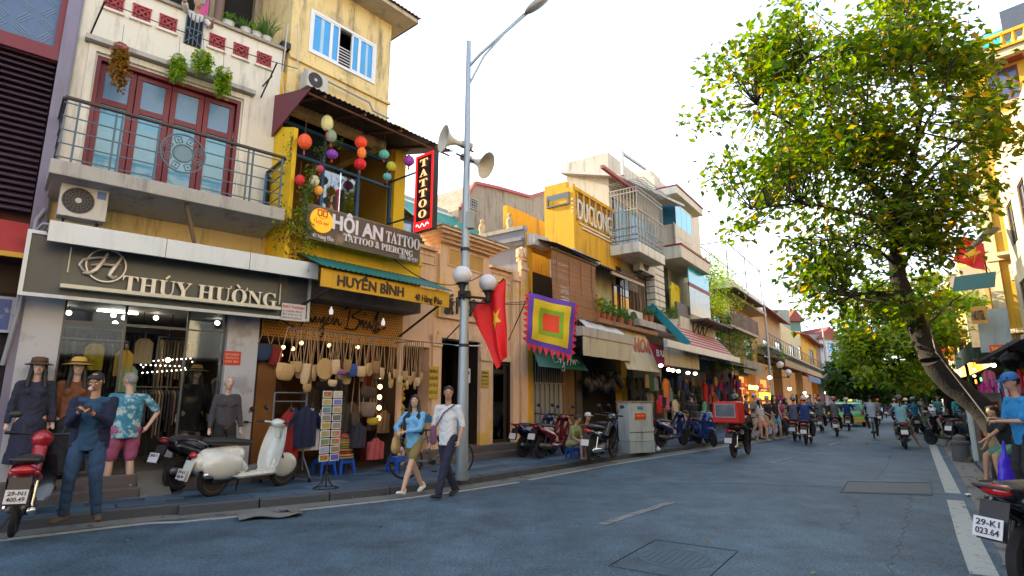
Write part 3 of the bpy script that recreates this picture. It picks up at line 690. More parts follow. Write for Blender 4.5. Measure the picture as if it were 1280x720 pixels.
def pot_plant(loc,rz,label,h=.5,pr=.11,ph=.18,lm=None,n=90,pot=None,grassy=False,group=None,L=.1):
 o=thing('potted_plant',label,'potted plant',loc,rz,group)
 m=MB(); m.lathe([(pr*.7,0),(pr,ph),(pr*1.08,ph),(pr*1.08,ph+.02),(pr*.9,ph+.02),(pr*.85,ph-.02)],n=14); m.build('pot',pot or TERRA,o,smooth=40)
 m=MB()
 if grassy:
  for i in range(n):
   a=random.uniform(0,2*PI); r=random.uniform(0,pr); q=Vector((r*math.cos(a),r*math.sin(a),ph)); d=Vector((math.cos(a)*random.uniform(.1,.55),math.sin(a)*random.uniform(.1,.55),1)).normalized(); l=h*random.uniform(.5,1.1); sd=Vector((-math.sin(a),math.cos(a),0))*.008
   p1=q+d*l*.6; p2=q+d*l+Vector((math.cos(a),math.sin(a),-.5))*l*.22; m.add([q-sd,q+sd,p1+sd,p1-sd,p2],[(0,1,2,3),(3,2,4)])
 else:
  for i in range(n):
   a=random.uniform(0,2*PI); e_=random.uniform(.1,1); r=h*.5*math.sqrt(random.random()); p=Vector((r*math.cos(a),r*math.sin(a),ph+h*random.uniform(.05,1)*(1-.3*r/h))); d=Vector((math.cos(a),math.sin(a),random.uniform(-.3,.8))); m.leaf(p,d,Vector((random.gauss(0,.4),random.gauss(0,.4),1)),L*random.uniform(.6,1.3),L*.5)
  for i in range(5): a=i*1.3; m.tube([(0,0,ph-.03),(.1*h*math.cos(a),.1*h*math.sin(a),ph+h*.4),(.25*h*math.cos(a),.25*h*math.sin(a),ph+h*.8)],.006,4)
 m.build('leaves',lm or LEAFM,o); return o
def air_con(fr,x0,x1,z0,z1,off,label,depth=.3,group='air conditioner outdoor units on the walls',badge=True):
 o=fr.thing('air_conditioner',label,'air conditioner',(x0+x1)/2,off,z0,group); y=-off; w=x1-x0; h=z1-z0
 CS=M('ac_casing',(.50,.50,.46),.5,var=.06,stain=.35); bx('casing',CS,o,x0,x1,y,y+depth,z0+.03,z1,bevel=.012)
 cx=x0+w*.38; r=min(h*.42,w*.34); cz=(z0+.03+z1)/2; m=MB(); m.lathe([(0,-.006),(r,-.006),(r,.0)],(cx,y,cz),28,'y'); m.build('fan_recess',M('ac_dark',(.015,.015,.018),.6,var=0),o,smooth=40)
 m=MB()
 for k in range(1,6): m.lathe([(r*k/5.2-.003,-.014),(r*k/5.2+.003,-.014),(r*k/5.2+.003,-.008),(r*k/5.2-.003,-.008),(r*k/5.2-.003,-.014)],(cx,y,cz),28,'y')
 for k in range(16): a=k*PI/8; m.bar((cx+r*.2*math.cos(a),y-.012,cz+r*.2*math.sin(a)),(cx+r*math.cos(a),y-.012,cz+r*math.sin(a)),.006)
 m.build('fan_grille',M('ac_grille',(.10,.10,.10),.5,var=0),o); m=MB(); m.lathe([(0,-.022),(r*.2,-.018),(r*.22,-.008)],(cx,y,cz),16,'y'); m.build('fan_hub',CS,o,smooth=40)
 if badge: bx('badge',M('ac_badge',(.10,.18,.42)),o,x1-w*.25,x1-w*.06,y-.004,y,z1-h*.32,z1-h*.1)
 m=MB()
 for x in (x0+w*.15,x1-w*.15): m.bar((x,y-.02,z0),(x,y+depth+.1,z0),.03,.03); m.bar((x,y-.01,z0),(x,y+depth+.08,z0-.18),.02,.02)
 m.build('bracket',BLACKI,o); return o
# ============================================================ clothes shop with white front (first building)
B=TH.root('shop_house','white three storey shop house with maroon balcony doors above a clothes shop','building')
xl=TH.h(52,300,0)[0]; xr=TH.h(342,200,0)[0]; xl0=TH.h(20,480,0)[0]; XR=THL
z_sign0=TH.h(190,385,.5)[1]; zfl2=TH.h(180,238,.0)[1]; ztop=TH.h(262,27,0)[1]
pl=TH.r(66,376,277,576,0)     # shop opening
_,_,zpb,zpt=TH.r(117,58,350,60,0)
dx0=TH.h(113,130,0)[0]; dx1=TH.h(297,175,0)[0]; dz1=TH.h(207,103,-.2)[1]; slab0,slab1=TH.r(62,218,357,268,1.0)[2:],None
slab_b=TH.h(210,246,1.0)[1]; slab_t=TH.h(210,229,1.0)[1]; sx0=TH.h(62,208,1.0)[0]; sx1=TH.h(357,258,1.0)[0]
xl=min(xl,sx0+.1)
Z1=pl[3]
wall_holes(B,WHITEP,xl,xr,slab_t,ztop,0,.25,[(dx0,dx1,slab_t,dz1)])
bx('wall',CREAMP,B,xl,xr,0.003,.25,Z1+.1,slab_t-.001)
D_=6.0
m=MB(); m.box(xl,xl+.2,.25,D_,0,ztop); m.box(xr-.2,xr,.25,D_,Z1,ztop); m.box(XR-.15,XR,.25,D_,0,Z1); m.box(xl+.2,xr-.2,D_-.2,D_,0,ztop); m.build('wall',WHITEP,B)
# ground floor pillars
bx('pillar',M('veined_stone_cladding',(.44,.47,.52),.35,sc=1.5,var=.12,col2=(.34,.34,.36),c2sc=2,c2t=.55),B,xl0-.05,pl[0],-.12,.3,0,Z1)
bx('pillar',_M['veined_stone_cladding'],B,pl[1],XR-.02,-.10,.3,0,Z1)
# steps
STP=M('granite_step',(.11,.095,.09),.6,sc=8,var=.2,stain=.3); fz=.42
bx('step',STP,B,pl[0]-.5,pl[1]*.55,-.62,-.3,.1,.26,bevel=.01); bx('step',STP,B,pl[0]-.5,pl[1]*.55,-.3,.02,.1,fz,bevel=.01); bx('step',STP,B,pl[1]*.72,XR,-.3,.02,.1,fz,bevel=.01)
m=MB(); x0,x1=pl[1]*.555,pl[1]*.715; m.add([(x0,-.66,.12),(x1,-.66,.12),(x1,.02,fz),(x0,.02,fz),(x0,.02,.1),(x1,.02,.1)],[(0,1,2,3),(0,3,4),(1,5,2),(3,2,5,4),(0,4,5,1)]); m.build('ramp',M('metal_ramp',(.16,.15,.13),.6,sc=10),B)
bx('floor',M('shop_floor_tile',(.25,.22,.19),.3,sc=2),B,pl[0]-.05,pl[1]+.05,.02,D_-.2,.1,fz-.004)
bx('ceiling',M('shop_ceiling',(.30,.29,.28)),B,pl[0]-.3,pl[1]+.3,.3,D_-.2,Z1-.02,Z1+.1)
bx('back_wall',M('shop_back_wall',(.10,.09,.10),.7,sc=2,var=.3),B,xl+.2,XR-.2,3.2,3.3,.1,Z1-.02)
# glass front
FRM=M('steel_frame',(.12,.13,.14),.35,metal=.7,var=.1)
gx=[pl[0],TH.h(150,470,0)[0],TH.h(226,480,0)[0],pl[1]]
for a,b,nm in ((gx[0],gx[1],0),(gx[2],gx[3],1)):
 m=MB(); frame_rect(m,a,b,fz,Z1-.02,.035,.02,.06); m.box(a,b,.03,.05,Z1-.42,Z1-.39); f=m.build('shop_window',FRM,B); bx('pane',SHOPG,f,a+.02,b-.02,.035,.045,fz+.02,Z1-.04)
m=MB(); m.box(gx[1],gx[2],.02,.06,Z1-.42,Z1-.38); m.build('door_head',FRM,B)
# sign band and canopy
SG=M('sign_board_grey',(.055,.068,.072),.35,sc=1.2,var=.25)
sg=TH.r(40,300,386,393,.55); o=TH.thing('shop_sign','grey shop sign with raised silver letters THUY HUONG under the white canopy','shop sign',sg[0],.55,sg[2])
sx_0,sx_1=TH.h(30,330,.55)[0],TH.h(386,375,.55)[0]; sz0=TH.h(208,382,.55)[1]; sz1=TH.h(208,322,.55)[1]+.12
bx('board',SG,o,sx_0,sx_1,-.55,-.46,sz0,sz1)
m=MB(); frame_rect(m,sx_0-.02,sx_1+.02,sz0-.05,sz1,.05,-.58,-.50); m.build('frame',ALU,o)
SIL=M('silver_letters',(.62,.60,.55),.35,metal=.3,var=.05); SIL2=M('letter_side',(.2,.19,.18),.4)
lx0=TH.h(153,350,.6)[0]; lx1=TH.h(345,380,.6)[0]; lz=TH.h(250,374,.6)[1]; lh=TH.h(250,354,.6)[1]-lz
text('THÚY HƯỜNG',lh*.98,SIL,o,lx0,-.60,lz,depth=.03,bold=.016,w=lx1-lx0)
cx,cz=TH.h(133,332,.6); r=TH.h(158,332,.6)[0]-cx
m=MB(); m.lathe([(r*.95,-.015),(r*1.03,-.015),(r*1.03,.015),(r*.95,.015),(r*.95,-.015)],(cx,-.60,cz),36,'y'); m.build('emblem_ring',SIL,o,smooth=40)
m=MB(); w=r*.13
def scr(pts,ww): m.tube([(cx+a*r,-.62,cz+b*r) for a,b in pts],[ww*(.6+.8*math.sin(PI*i/(len(pts)-1))) for i in range(len(pts))],6)
scr([(-.75,-.55),(-1.1,-.45),(-1.3,-.15),(-1.15,.15),(-.8,.3),(-.3,.45),(.1,.5)],w*.5); scr([(.0,.75),(-.2,.2),(-.45,-.3),(-.75,-.6),(-1.1,-.62)],w*.8); scr([(.75,.7),(.55,.2),(.3,-.3),(.2,-.6),(.4,-.72),(.6,-.6)],w*.8); scr([(-.75,-.1),(-.3,.05),(.2,.05),(.7,.15)],w*.5)
m.build('emblem_letter',SIL,o,smooth=60)
a0=TH.h(76,352,.66)[0]; a1=TH.h(350,385,.66)[0]; az=TH.h(213,371,.66)[1]; bx('ledge_strip',M('pale_strip',(.62,.60,.45)),o,a0,a1,-.72,-.585,az-.035,az+.02)
for u,v in ((86,330),(350,372)): x,z=TH.h(u,v,.62); bx('side_rod',_M['pale_strip'],o,x-.008,x+.008,-.62,-.60,z-.12,z+.25)
bx('inner_panel',M('sign_inner',(.07,.08,.078),.3,var=.3,sc=1),o,a0,a1,-.556,-.552,az,sz1-.03)
nx0,nx1=TH.h(352,390,.6)[0],TH.h(382,392,.6)[0]; nz0,nz1=TH.h(367,401,.6)[1],TH.h(367,380,.6)[1]
n_=TH.thing('address_plate','small white address plate at the right end of the THUY HUONG sign','sign',nx0,.6,nz0); bx('plate',M('plate_white',(.6,.6,.62),var=.05),n_,nx0,nx1,-.605,-.582,nz0,nz1)
RED=M('sign_red',(.55,.03,.02),.5,var=.08); GRYT=M('grey_text',(.12,.12,.13),var=0)
hh=(nz1-nz0); text('PHÚ THÀNH',hh*.16,RED,n_,nx0+.01,-.606,nz0+hh*.72,depth=.003,w=(nx1-nx0)*.9,bold=.02)
for i,t in enumerate(('11 HÀNG ĐÀO','ĐT 0904 62 35','BÁN BUÔN BÁN LẺ')): text(t,hh*.11,GRYT,n_,nx0+.02,-.606,nz0+hh*(.5-.2*i),depth=.003,w=(nx1-nx0)*.8)
# canopy fascia
fx0,fx1=TH.h(61,283,.95)[0],TH.h(398,343,.95)[0]; fz0=TH.h(230,325,.95)[1]; fz1=TH.h(230,302,.95)[1]
xs=[fx0,fx0+(fx1-fx0)*.37,fx0+(fx1-fx0)*.69,fx1]
for a,b in zip(xs,xs[1:]): bx('fascia_panel',ALU,B,a+.004,b-.004,-.95,-.90,fz0,fz1)
bx('canopy_deck',M('canopy_deck',(.30,.31,.31),.6,stain=.4),B,fx0,fx1,-.899,0,fz1-.10,fz1-.04)
# balcony slab, underside
bx('balcony_slab',CONC,B,sx0,sx1,-1.0,0,slab_b,slab_t,bevel=.012)
m=MB(); m.add([(sx0+.05,-.9,slab_b),(sx1-.05,-.9,slab_b),(sx1-.05,0,slab_b),(sx0+.05,0,slab_b),(sx0+.05,0,slab_b-.12),(sx1-.05,0,slab_b-.12)],[(0,3,2,1),(0,1,5,4),(0,4,3),(1,2,5),(3,4,5,2)]); m.build('balcony_haunch',CONC,B)
p0=TH.h(231,240,.9); p1=TH.h(244,303,.9); m=MB(); m.bar((p0[0],-.85,p0[1]),(p1[0],-.85,p1[1]),.05,.05); m.build('strut',WOODB,B)
# railing
rz0=slab_t+.06; rt=TH.h(223,158,.97)[1]; rx0,rx1=sx0+.05,sx1-.05; y=-.95
m=MB(); m.box(rx0,rx1,y-.03,y+.03,rt-.045,rt); m.box(rx0-.03,rx0+.03,y+.03,-.02,rt-.045,rt); m.box(rx1-.03,rx1+.03,y+.03,-.02,rt-.045,rt); m.build('handrail',M('dark_wood_rail',(.03,.018,.015),.4),B,bevel=.008)
ex,ez=TH.h(229,192,.95); er=abs(TH.h(257,192,.95)[0]-ex);
for k in range(5):
 z=rz0+(rt-.1-rz0)*k/4.0
 for a,b,c in ((rx0,ex-er,rx0),(ex+er,rx1,rx1)):
  m=MB(); m.box(a,b,y-.008,y+.008,z-.008,z+.008); m.box(c-.008,c+.008,y,-.02,z-.0081,z+.0081); m.build('rail_bar',RAILB,B)
for u in (92,141,149,197,312,318,355):
 x=TH.h(u,180,.95)[0]; bx('baluster',RAILB,B,x-.013,x+.013,y-.014,y+.014,slab_t,rt-.05)
m=MB()
for rr in (er,er*.45): m.lathe([(rr-.012,-.012),(rr+.012,-.012),(rr+.012,.012),(rr-.012,.012),(rr-.012,-.012)],(ex,y,ez),32,'y')
for k in range(8):
 a=k*PI/4+PI/8; q=Matrix.Translation((ex+er*.72*math.cos(a),y,ez+er*.72*math.sin(a)))@Matrix.Rotation(-a,4,'Y'); m.X=q; s_=er*.15
 for c,d in (((-s_,0,0),(.014,.014,s_*2)),((s_,0,0),(.014,.014,s_*2)),((0,0,s_),(s_*2,.014,.014)),((0,0,-s_),(s_*2,.014,.014)),((0,0,0),(.03,.014,.03))): m.cb(c,d)
m.X=None; m.build('round_emblem',RAILB,B,smooth=40)
m=MB(); m.lathe([(0,-.004),(er*.43,-.004),(er*.43,.004),(0,.004)],(ex,y,ez),24,'y'); m.build('emblem_disc',M('emblem_blue',(.10,.2,.28),.3),B,smooth=40)
# folding doors
bx('reveal',DARKB,B,dx0-.1,dx1+.1,.9,1.0,slab_t,dz1+.1); bx('room_ceiling',M('lit_room_ceiling',(.5,.5,.46)),B,dx0-.1,dx1+.1,.26,.9,dz1+.02,dz1+.08)
for i in range(4):
 a=dx0+.06+(dx1-dx0-.12)*i/4; b=dx0+.06+(dx1-dx0-.12)*(i+1)/4-.012; z0,z1=slab_t+.02,dz1-.07; t=.085
 m=MB(); frame_rect(m,a,b,z0,z1,t,.10,.16); zm=z1-(z1-z0)*.30; m.box(a+t,b-t,.10,.16,zm-.05,zm+.05); d=m.build('balcony_door',MAROON,B,bevel=.006)
 bx('frosted_pane',GLF,d,a+t,b-t,.125,.135,zm+.05,z1-t); bx('pane',M('door_glass',(.07,.30,.46),.08,var=.5,sc=1.2,coat=.5),d,a+t,b-t,.125,.135,z0+t,zm-.05)
 m=MB(); wx=(b-t-a-t); zz=(z1-t-zm-.05)
 for k in range(9):      # embossed herringbone ribs on the frosted pane
  f=k/9; m.bar((a+t+wx*f,.122,zm+.05),(a+t+min(wx,wx*f+wx*.5),.122,zm+.05+zz*min(1,(1-f)*2)*.98),.006)
 m.build('pane_rib',M('frost_rib',(.25,.33,.42),.3),d)
m=MB(); frame_rect(m,dx0,dx1,slab_t-.01,dz1,.058,.02,.2); m.build('door_frame',MAROON,B)
mo=MB(); frame_rect(mo,dx0-.13,dx1+.13,slab_t,dz1+.14,.10,-.05,.0); mo.build('door_surround',WHITEP,B)
bx('door_cornice',CONC,B,dx0-.2,dx1+.2,-.16,-.0,dz1+.16,dz1+.24)
for u,v in ((196,150),(210,262)): pass
for u,v in ((193,170),(262,187),(280,167)):
 x,z=TH.h(u,v,-.6); o=TH.thing('ceiling_lamp','small lit lamp seen through the %s of the balcony doors'%{193:'second leaf from the left',262:'third leaf',280:'rightmost leaf'}[u],'lamp',x,-.6,z,'lamps inside the balcony room'); m=MB(); m.ell((x,.6,z),(.05,.05,.03),10,6); m.build('bulb',BULB,o,smooth=60);
# parapet: cap, breeze blocks, gap with gate
capm=M('mossy_coping',(.30,.27,.22),.9,stain=.9,var=.3); gx0,gx1=TH.h(231,40,0)[0],TH.h(252,45,0)[0]
bx('coping',capm,B,xl,gx0,-.06,.28,ztop,ztop+.06); bx('coping',capm,B,gx1,xr+.05,-.06,.28,ztop,ztop+.06)
BRK=M('breeze_block_red',(.30,.03,.03),.6,var=.2); BRK0=M('breeze_recess',(.07,.012,.012),.8)
for u,v in ((140,21),(175,33),(208,45),(270,66),(300,76),(329,86)):
 x,_=TH.h(u,v,.01); z=ztop-.36; w=.135
 m=MB(); frame_rect(m,x-w,x+w,z-w,z+w,.025,-.03,.0); m.lathe([(w*.55,-.028),(w*.78,-.028),(w*.78,-.002),(w*.55,-.002),(w*.55,-.028)],(x,0,z),16,'y')
 for a in (1,-1): m.bar((x-w,-.014,z-w*a),(x+w,-.014,z+w*a),.028,.03)
 m.lathe([(0,-.034),(.03,-.03)],(x,0,z),8,'y'); q=m.build('breeze_block',BRK,B); bx('block_recess',BRK0,q,x-w+.02,x+w-.02,-.004,.0,z-w+.02,z+w-.02)
 bx('block_sill',WHITEP,B,x-w-.03,x+w+.03,-.05,-.001,z-w-.045,z-w-.004)
gz=ztop+.02; bx('gate_opening',DARK,B,gx0,gx1,-.012,-.002,ztop-.62,ztop-.001)
m=MB()
for k in range(5): x=gx0+(gx1-gx0)*k/4; m.box(x-.008,x+.008,-.04,-.025,ztop-.62,ztop)
m.bar((gx0,-.035,ztop-.6),(gx1,-.035,ztop-.3),.014); m.bar((gx1,-.035,ztop-.6),(gx0,-.035,ztop-.3),.014); m.box(gx0,gx1,-.042,-.028,ztop-.31,ztop-.29); m.build('small_gate',RAILB,B)
# top storey set back
tz=ztop+3.0; y=1.4; bx('terrace_floor',CONC,B,xl,xr,.25,D_,ztop-1.3,ztop-1.17)
wall_holes(B,M('weathered_tan_wall',(.36,.30,.2),.9,stain=.8),xl,xr+.3,ztop-.75,tz,y,y+.2,[(xl+.5,xl+1.5,ztop-.7,tz-.5),(TH.h(233,10,-1.4)[0]-.3,TH.h(262,10,-1.4)[0],ztop-.7,tz-.5),(TH.h(278,15,-1.4)[0],TH.h(318,20,-1.4)[0],ztop-.4,tz-.4)])
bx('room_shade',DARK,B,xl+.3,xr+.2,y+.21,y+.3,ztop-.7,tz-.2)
x,z=TH.h(273,20,-.9); m=MB(); m.cyl((x,.9,ztop-.7),(x,.9,tz),.09); m.build('column',M('brown_column',(.16,.10,.08)),B,smooth=40)
bx('roof',RUST,B,xl,xr,.2,D_,tz+.0,tz+.08)
o=TH.thing('hanging_cloth','pink and turquoise laundry hanging behind the woman on the roof terrace','laundry',TH.h(245,5,-.8)[0],-.8,ztop+.4)
x=TH.h(236,3,-.8)[0]; m=MB(); m.sheet(lambda u,v:(x+u*.28,.8+.02*math.sin(u*9),ztop+.85+v*.5),6,4,.01,(0,1,0)); m.build('towel',cloth('turq',(.08,.42,.38)),o)
x=TH.h(250,8,-.8)[0]; m=MB(); m.sheet(lambda u,v:(x+u*.16,.85+.02*math.sin(u*9),ztop+.55+v*.8),6,4,.01,(0,1,0)); m.build('shirt',cloth('pink',(.55,.10,.28)),o)
x,z=TH.h(241,38,-.12); person('grey haired woman in a white shirt leaning on the roof terrace gate',TH.w(x,-.16,ztop-1.22),TH.rz+PI,H=1.6,pel=(0,-.1,.9),lean=34,head=(-15,10),top=('w_white',(.55,.55,.55)),sleeve=.4,bottom=('navy',(.02,.02,.06)),hair='grey',female=True,hL=(-.22,.50,1.05),hR=(.14,.42,1.50),poleR=(.6,.5,-.6),res=.018,shoes='sandal',fat=1.1)
for u,v,hh,gr,lb in ((287,32,.22,0,'short leafy plant in a white pot on the terrace parapet'),(309,38,.25,0,'spiky plant in a round white pot on the terrace parapet'),(335,48,.5,1,'tall grassy plant arching over the corner of the terrace parapet'),(322,46,.22,0,'low weedy plant tucked behind the grassy one on the parapet')):
 x,z=TH.h(u,v,0); pot_plant(TH.w(x,-.1,ztop+.06),0,lb,h=hh,pr=.10,ph=.12,pot=M('white_pot',(.55,.55,.52)),grassy=gr or u==309,n=110 if gr else 60,L=.08,lm=LEAFM)
x,z=TH.h(358,66,.05); o=TH.thing('flower_box','small dark plastic planter at the right corner of the parapet','planter',x,0,ztop+.06); bx('box',BLACKI,o,x-.1,x+.08,-.05,.12,ztop+.07,ztop+.2)
# hanging plants
def hanging(u,v0,v1,wd,lb,lm,pot,top=None,off=.35):
 x,z0=TH.h(u,v1,off); _,z1=TH.h(u,v0,off); o=TH.thing('hanging_plant',lb,'hanging plant',x,off,z1,'plants hanging in front of the balcony doors'); y=-off
 m=MB(); m.lathe([(.04,z1-.14),(.085,z1-.02),(.09,z1),(.07,z1)],(x,y,0),12); m.build('pot',pot,o,smooth=40)
 m=MB(); m.bar((x,y,z1),(x,y+.1,z1+.45),.006); m.build('hanger',BLACKI,o)
 m=MB()
 for k in range(34):
  a=random.uniform(0,2*PI); r=wd*random.uniform(.1,.6); L=(z1-z0)*random.uniform(.35,1); n=int(L/.03)+1
  for j in range(n):
   t=j/n; q=Vector((x+r*math.cos(a)*(.5+.5*min(1,t*3))+random.gauss(0,.012),y+r*math.sin(a)*(.5+.5*min(1,t*3))+random.gauss(0,.012),z1+.04-L*t));
   for _ in range(2): m.leaf(q,Vector((random.gauss(0,1),random.gauss(0,1),-.6)),Vector((random.gauss(0,.5),-.6,.6)),.06,.05)
 m.build('trailing_leaves',lm,o)
hanging(219,70,106,.24,'left of the three bright green trailing plants hanging before the balcony doors',LEAFY,_M['white_pot'])
hanging(250,66,98,.28,'middle and widest of the three bright green trailing plants above the balcony',LEAFY,_M['white_pot'])
hanging(275,86,126,.24,'right and lowest of the three bright green trailing plants above the balcony',LEAFY,_M['white_pot'])
hanging(143,55,118,.22,'straggly orange brown trailing plant in a pink pot at the left of the balcony doors',leaf_mat('leaves_dry',(.14,.12,.02),(.30,.16,.03)),M('pink_pot',(.40,.15,.25)))
# cable with two struts over the balcony, pipes at the left corner
m=MB()
for (u0,v0),(u1,v1) in (((131,2),(109,52)),((346,79),(326,122)),((340,95),(328,108))):
 a=TH.h(u0,v0,.6); b=TH.h(u1,v1,.02); m.bar((a[0],-.6,a[1]),(b[0],-.02,b[1]),.022)
a=TH.h(131,2,.6); b=TH.h(372,86,.6); m.tube([(a[0]+(b[0]-a[0])*t,-.6,a[1]+(b[1]-a[1])*t-.06*math.sin(PI*t)) for t in [i/12 for i in range(13)]],.008,5); m.build('clothes_line',BLACKI,B)
m=MB()
for i,(dxx,r,offp) in enumerate(((-.06,.035,.06),(-.13,.025,.05),(.02,.02,.05))): m.tube([(xl+dxx,-offp,2.6+.3*i),(xl+dxx,-offp,ztop+1.5)],r,8)
m.tube([(xl-.02,-.08,slab_b-.3),(xl-.1,-.2,slab_b-.5),(xl-.12,-.22,2.9),(xl-.2,-.12,2.0)],.03,8); m.tube([(xl+.15,-.5,slab_b-.62),(xl-.02,-.45,slab_b-.6),(xl-.12,-.3,slab_b-.75),(xl-.16,-.2,2.7)],.025,8)
m.build('drain_pipe',M('pvc_pipe',(.26,.28,.33),.5,stain=.4),B,smooth=60)
a=TH.r(72,235,133,279,.55); air_con(TH,a[0],a[1],a[2],a[3],.72,'air conditioner with a big fan under the left end of the balcony slab',depth=.28)
# interior stock: rails of clothes, lamps
def clothes_rail(fr,x0,x1,y,z,cols,label,n=16,L=.8,cat='clothes rail'):
 o=fr.thing('clothes_rail',label,cat,(x0+x1)/2,-y,z-L-.1); m=MB(); m.cyl((x0,y,z),(x1,y,z),.012,n=8)
 for x in (x0,x1): m.cyl((x,y,.4),(x,y,z),.014,n=8)
 m.build('rail',STEEL,o)
 for i in range(n):
  x=x0+(x1-x0)*(i+.5)/n; c=random.choice(cols); l=L*random.uniform(.65,1.1); w=random.uniform(.17,.22); t=(x1-x0)/n*.4
  m=MB(); A=[(x-t*.4,y-w,z-.12),(x-t*.4,y-.03,z-.05),(x-t*.4,y+.03,z-.05),(x-t*.4,y+w,z-.12),(x-t*.5,y+w*1.05,z-l),(x-t*.5,y-w*1.05,z-l)]; Bq=[(p[0]+t*random.uniform(1,1.8),p[1],p[2]) for p in A]
  m.add(A+Bq,[(0,1,2,3,4,5),(11,10,9,8,7,6)]+[(j,j+6,(j+1)%6+6,(j+1)%6) for j in range(6)]); m.build('garment',cloth('g%d%d%d'%tuple(int(99*k) for k in c),c),o)
 return o
DKC=[(.02,.02,.03),(.05,.045,.05),(.10,.09,.09),(.06,.03,.03),(.04,.05,.09),(.15,.12,.08),(.02,.02,.02)]
clothes_rail(TH,pl[0]+.1,pl[0]+1.05,1.3,2.55,[(.02,.02,.03),(.16,.15,.10),(.05,.04,.05),(.10,.09,.08)],'upper rail of dark clothes inside the shop, behind the straw hatted mannequin',n=14,L=.9)
clothes_rail(TH,pl[0]+.2,pl[1]-.3,2.9,2.9,[(.03,.035,.06),(.05,.05,.07),(.02,.02,.04)],'long rail of dark coats along the shop back wall',n=26,L=1.1)
clothes_rail(TH,gx[2]-.5,gx[3]-.25,1.0,1.75,DKC+[(.25,.20,.14),(.3,.25,.2)],'lower rail of brown and dark clothes inside the shop, left of the black dress',n=18,L=.8)
clothes_rail(TH,gx[2]-.1,gx[3]-.1,1.6,2.7,[(.14,.10,.06),(.20,.16,.10),(.06,.05,.05),(.10,.08,.06)],'upper rail of brown jackets inside the right shop window',n=12,L=1.0)
for i,(u,v,lb) in enumerate(((71,388,'ceiling lamp at the far left of the shop window'),(86,391,'second ceiling lamp from the left in the shop'),(142,394,'upper left bulb of the three bulb cluster'),(155,397,'right bulb of the three bulb cluster'),(144,404,'lower bulb of the three bulb cluster'),(196,389,'ceiling lamp right of the bulb cluster'),(174,444,'lamp beside the string of white lights'),(210,450,'small lamp over the rack of handbags'),(272,396,'spot lamp at the right edge of the shop glass'),(272,404,'lower spot lamp at the right edge of the shop glass'))):
 x,z=TH.h(u,v,-1.2); z=min(z,Z1-.1); o=TH.thing('shop_lamp','lit '+lb,'lamp',x,-1.2,z,'lamps inside the clothes shop'); m=MB(); m.ell((x,1.2,z),.042,10,7); m.build('bulb',BULB,o,smooth=60); bx('stem',BLACKI,o,x-.006,x+.006,1.19,1.21,z+.05,Z1)
x,z=TH.h(148,386,-1.2); o=TH.thing('tube_light','lit tube light along the shop ceiling above the bulb cluster','lamp',x,-1.2,z); bx('tube',BULB,o,x-.3,x+.3,1.19,1.23,Z1-.07,Z1-.04)
m=MB(); P_=[TH.h(*p,-1.0) for p in ((179,440),(176,456),(230,458),(232,462),(178,466),(180,452),(238,448),(250,470))]
o=TH.thing('string_lights','string of small white lights hung in zigzag inside the shop','string lights',P_[0][0],-1.0,P_[0][1])
for a,b in zip(P_,P_[1:]):
 k=max(2,int(math.dist(a,b)/.07))
 for j in range(k): t=j/k; m.ell((a[0]+(b[0]-a[0])*t,1.0,a[1]+(b[1]-a[1])*t),.011,5,3)
m.build('bulbs',BULB,o); m=MB(); m.tube([(p[0],1.01,p[1]) for p in P_],.004,4); m.build('wire',BLACKI,o)
# red notice on the right pillar
a=TH.r(280,439,301,456,.12); o=TH.thing('notice','small red notice with pale lettering on the grey pillar above the bald mannequin','sign',a[0],.12,a[2]); bx('plate',RED,o,a[0],a[1],-.115,-.102,a[2],a[3])
h_=a[3]-a[2]; YT=M('cream_text',(.7,.55,.3),var=0)
for i,t in enumerate(('QUÝ KHÁCH','XIN KHÔNG ĐỂ XE','CẢM ƠN')): text(t,h_*.16,YT,o,a[0]+.02,-.1155,a[2]+h_*(.68-.26*i),depth=.003,w=(a[1]-a[0])*.8)
# mannequins
def mann(u,v,off,z,label,**k):
 x,_=TH.h(u,v,off); k.setdefault('rz',0); rz=k.pop('rz'); e,p=person(label,TH.w(x,off,z),TH.rz+PI+R(rz),H=k.pop('H',1.76),name='mannequin',cat='mannequin',group='mannequins of the clothes shop',skin=MANN,res=.014,**k); return e,p
mann(42,500,.28,.36,'mannequin in a navy suit jacket, long skirt and brown felt hat at the left pillar',top=('navyjk',(.02,.025,.05)),sleeve=1,bottom=('navysk',(.018,.022,.05)),skirt=.62,hair='long',hat=('brim',(.12,.06,.03)),female=True,H=1.72,shoes='black')
mann(92,500,.2,.30,'mannequin in a brown jacket, cream top and long black skirt with a yellow straw hat',top=('brownjk',(.15,.055,.02)),sleeve=.95,bottom=('blacksk',(.01,.01,.012)),skirt=.72,hair='long',hat=('straw',(.55,.34,.06)),female=True,H=1.80,shoes='black')
x,_=TH.h(94,470,.2); z=.30+1.8/1.72*1.32;
e,_p=mann(243,490,-.25,.42,'mannequin in a short black dress with a two tone straw hat inside the window',top=('blackdr',(.012,.012,.016)),sleeve=.9,bottom=('blackdr2',(.01,.01,.012)),skirt=.33,hair='long',hat=('straw',(.50,.34,.08)),female=True,H=1.66)
mann(284,500,.33,.22,'bald mannequin in a grey long sleeved top and black trousers at the right pillar',top=('greytop',(.055,.055,.065)),sleeve=.95,bottom=('blacktr',(.012,.012,.014)),hair=None,female=True,H=1.68,tight=1,shoes='black')
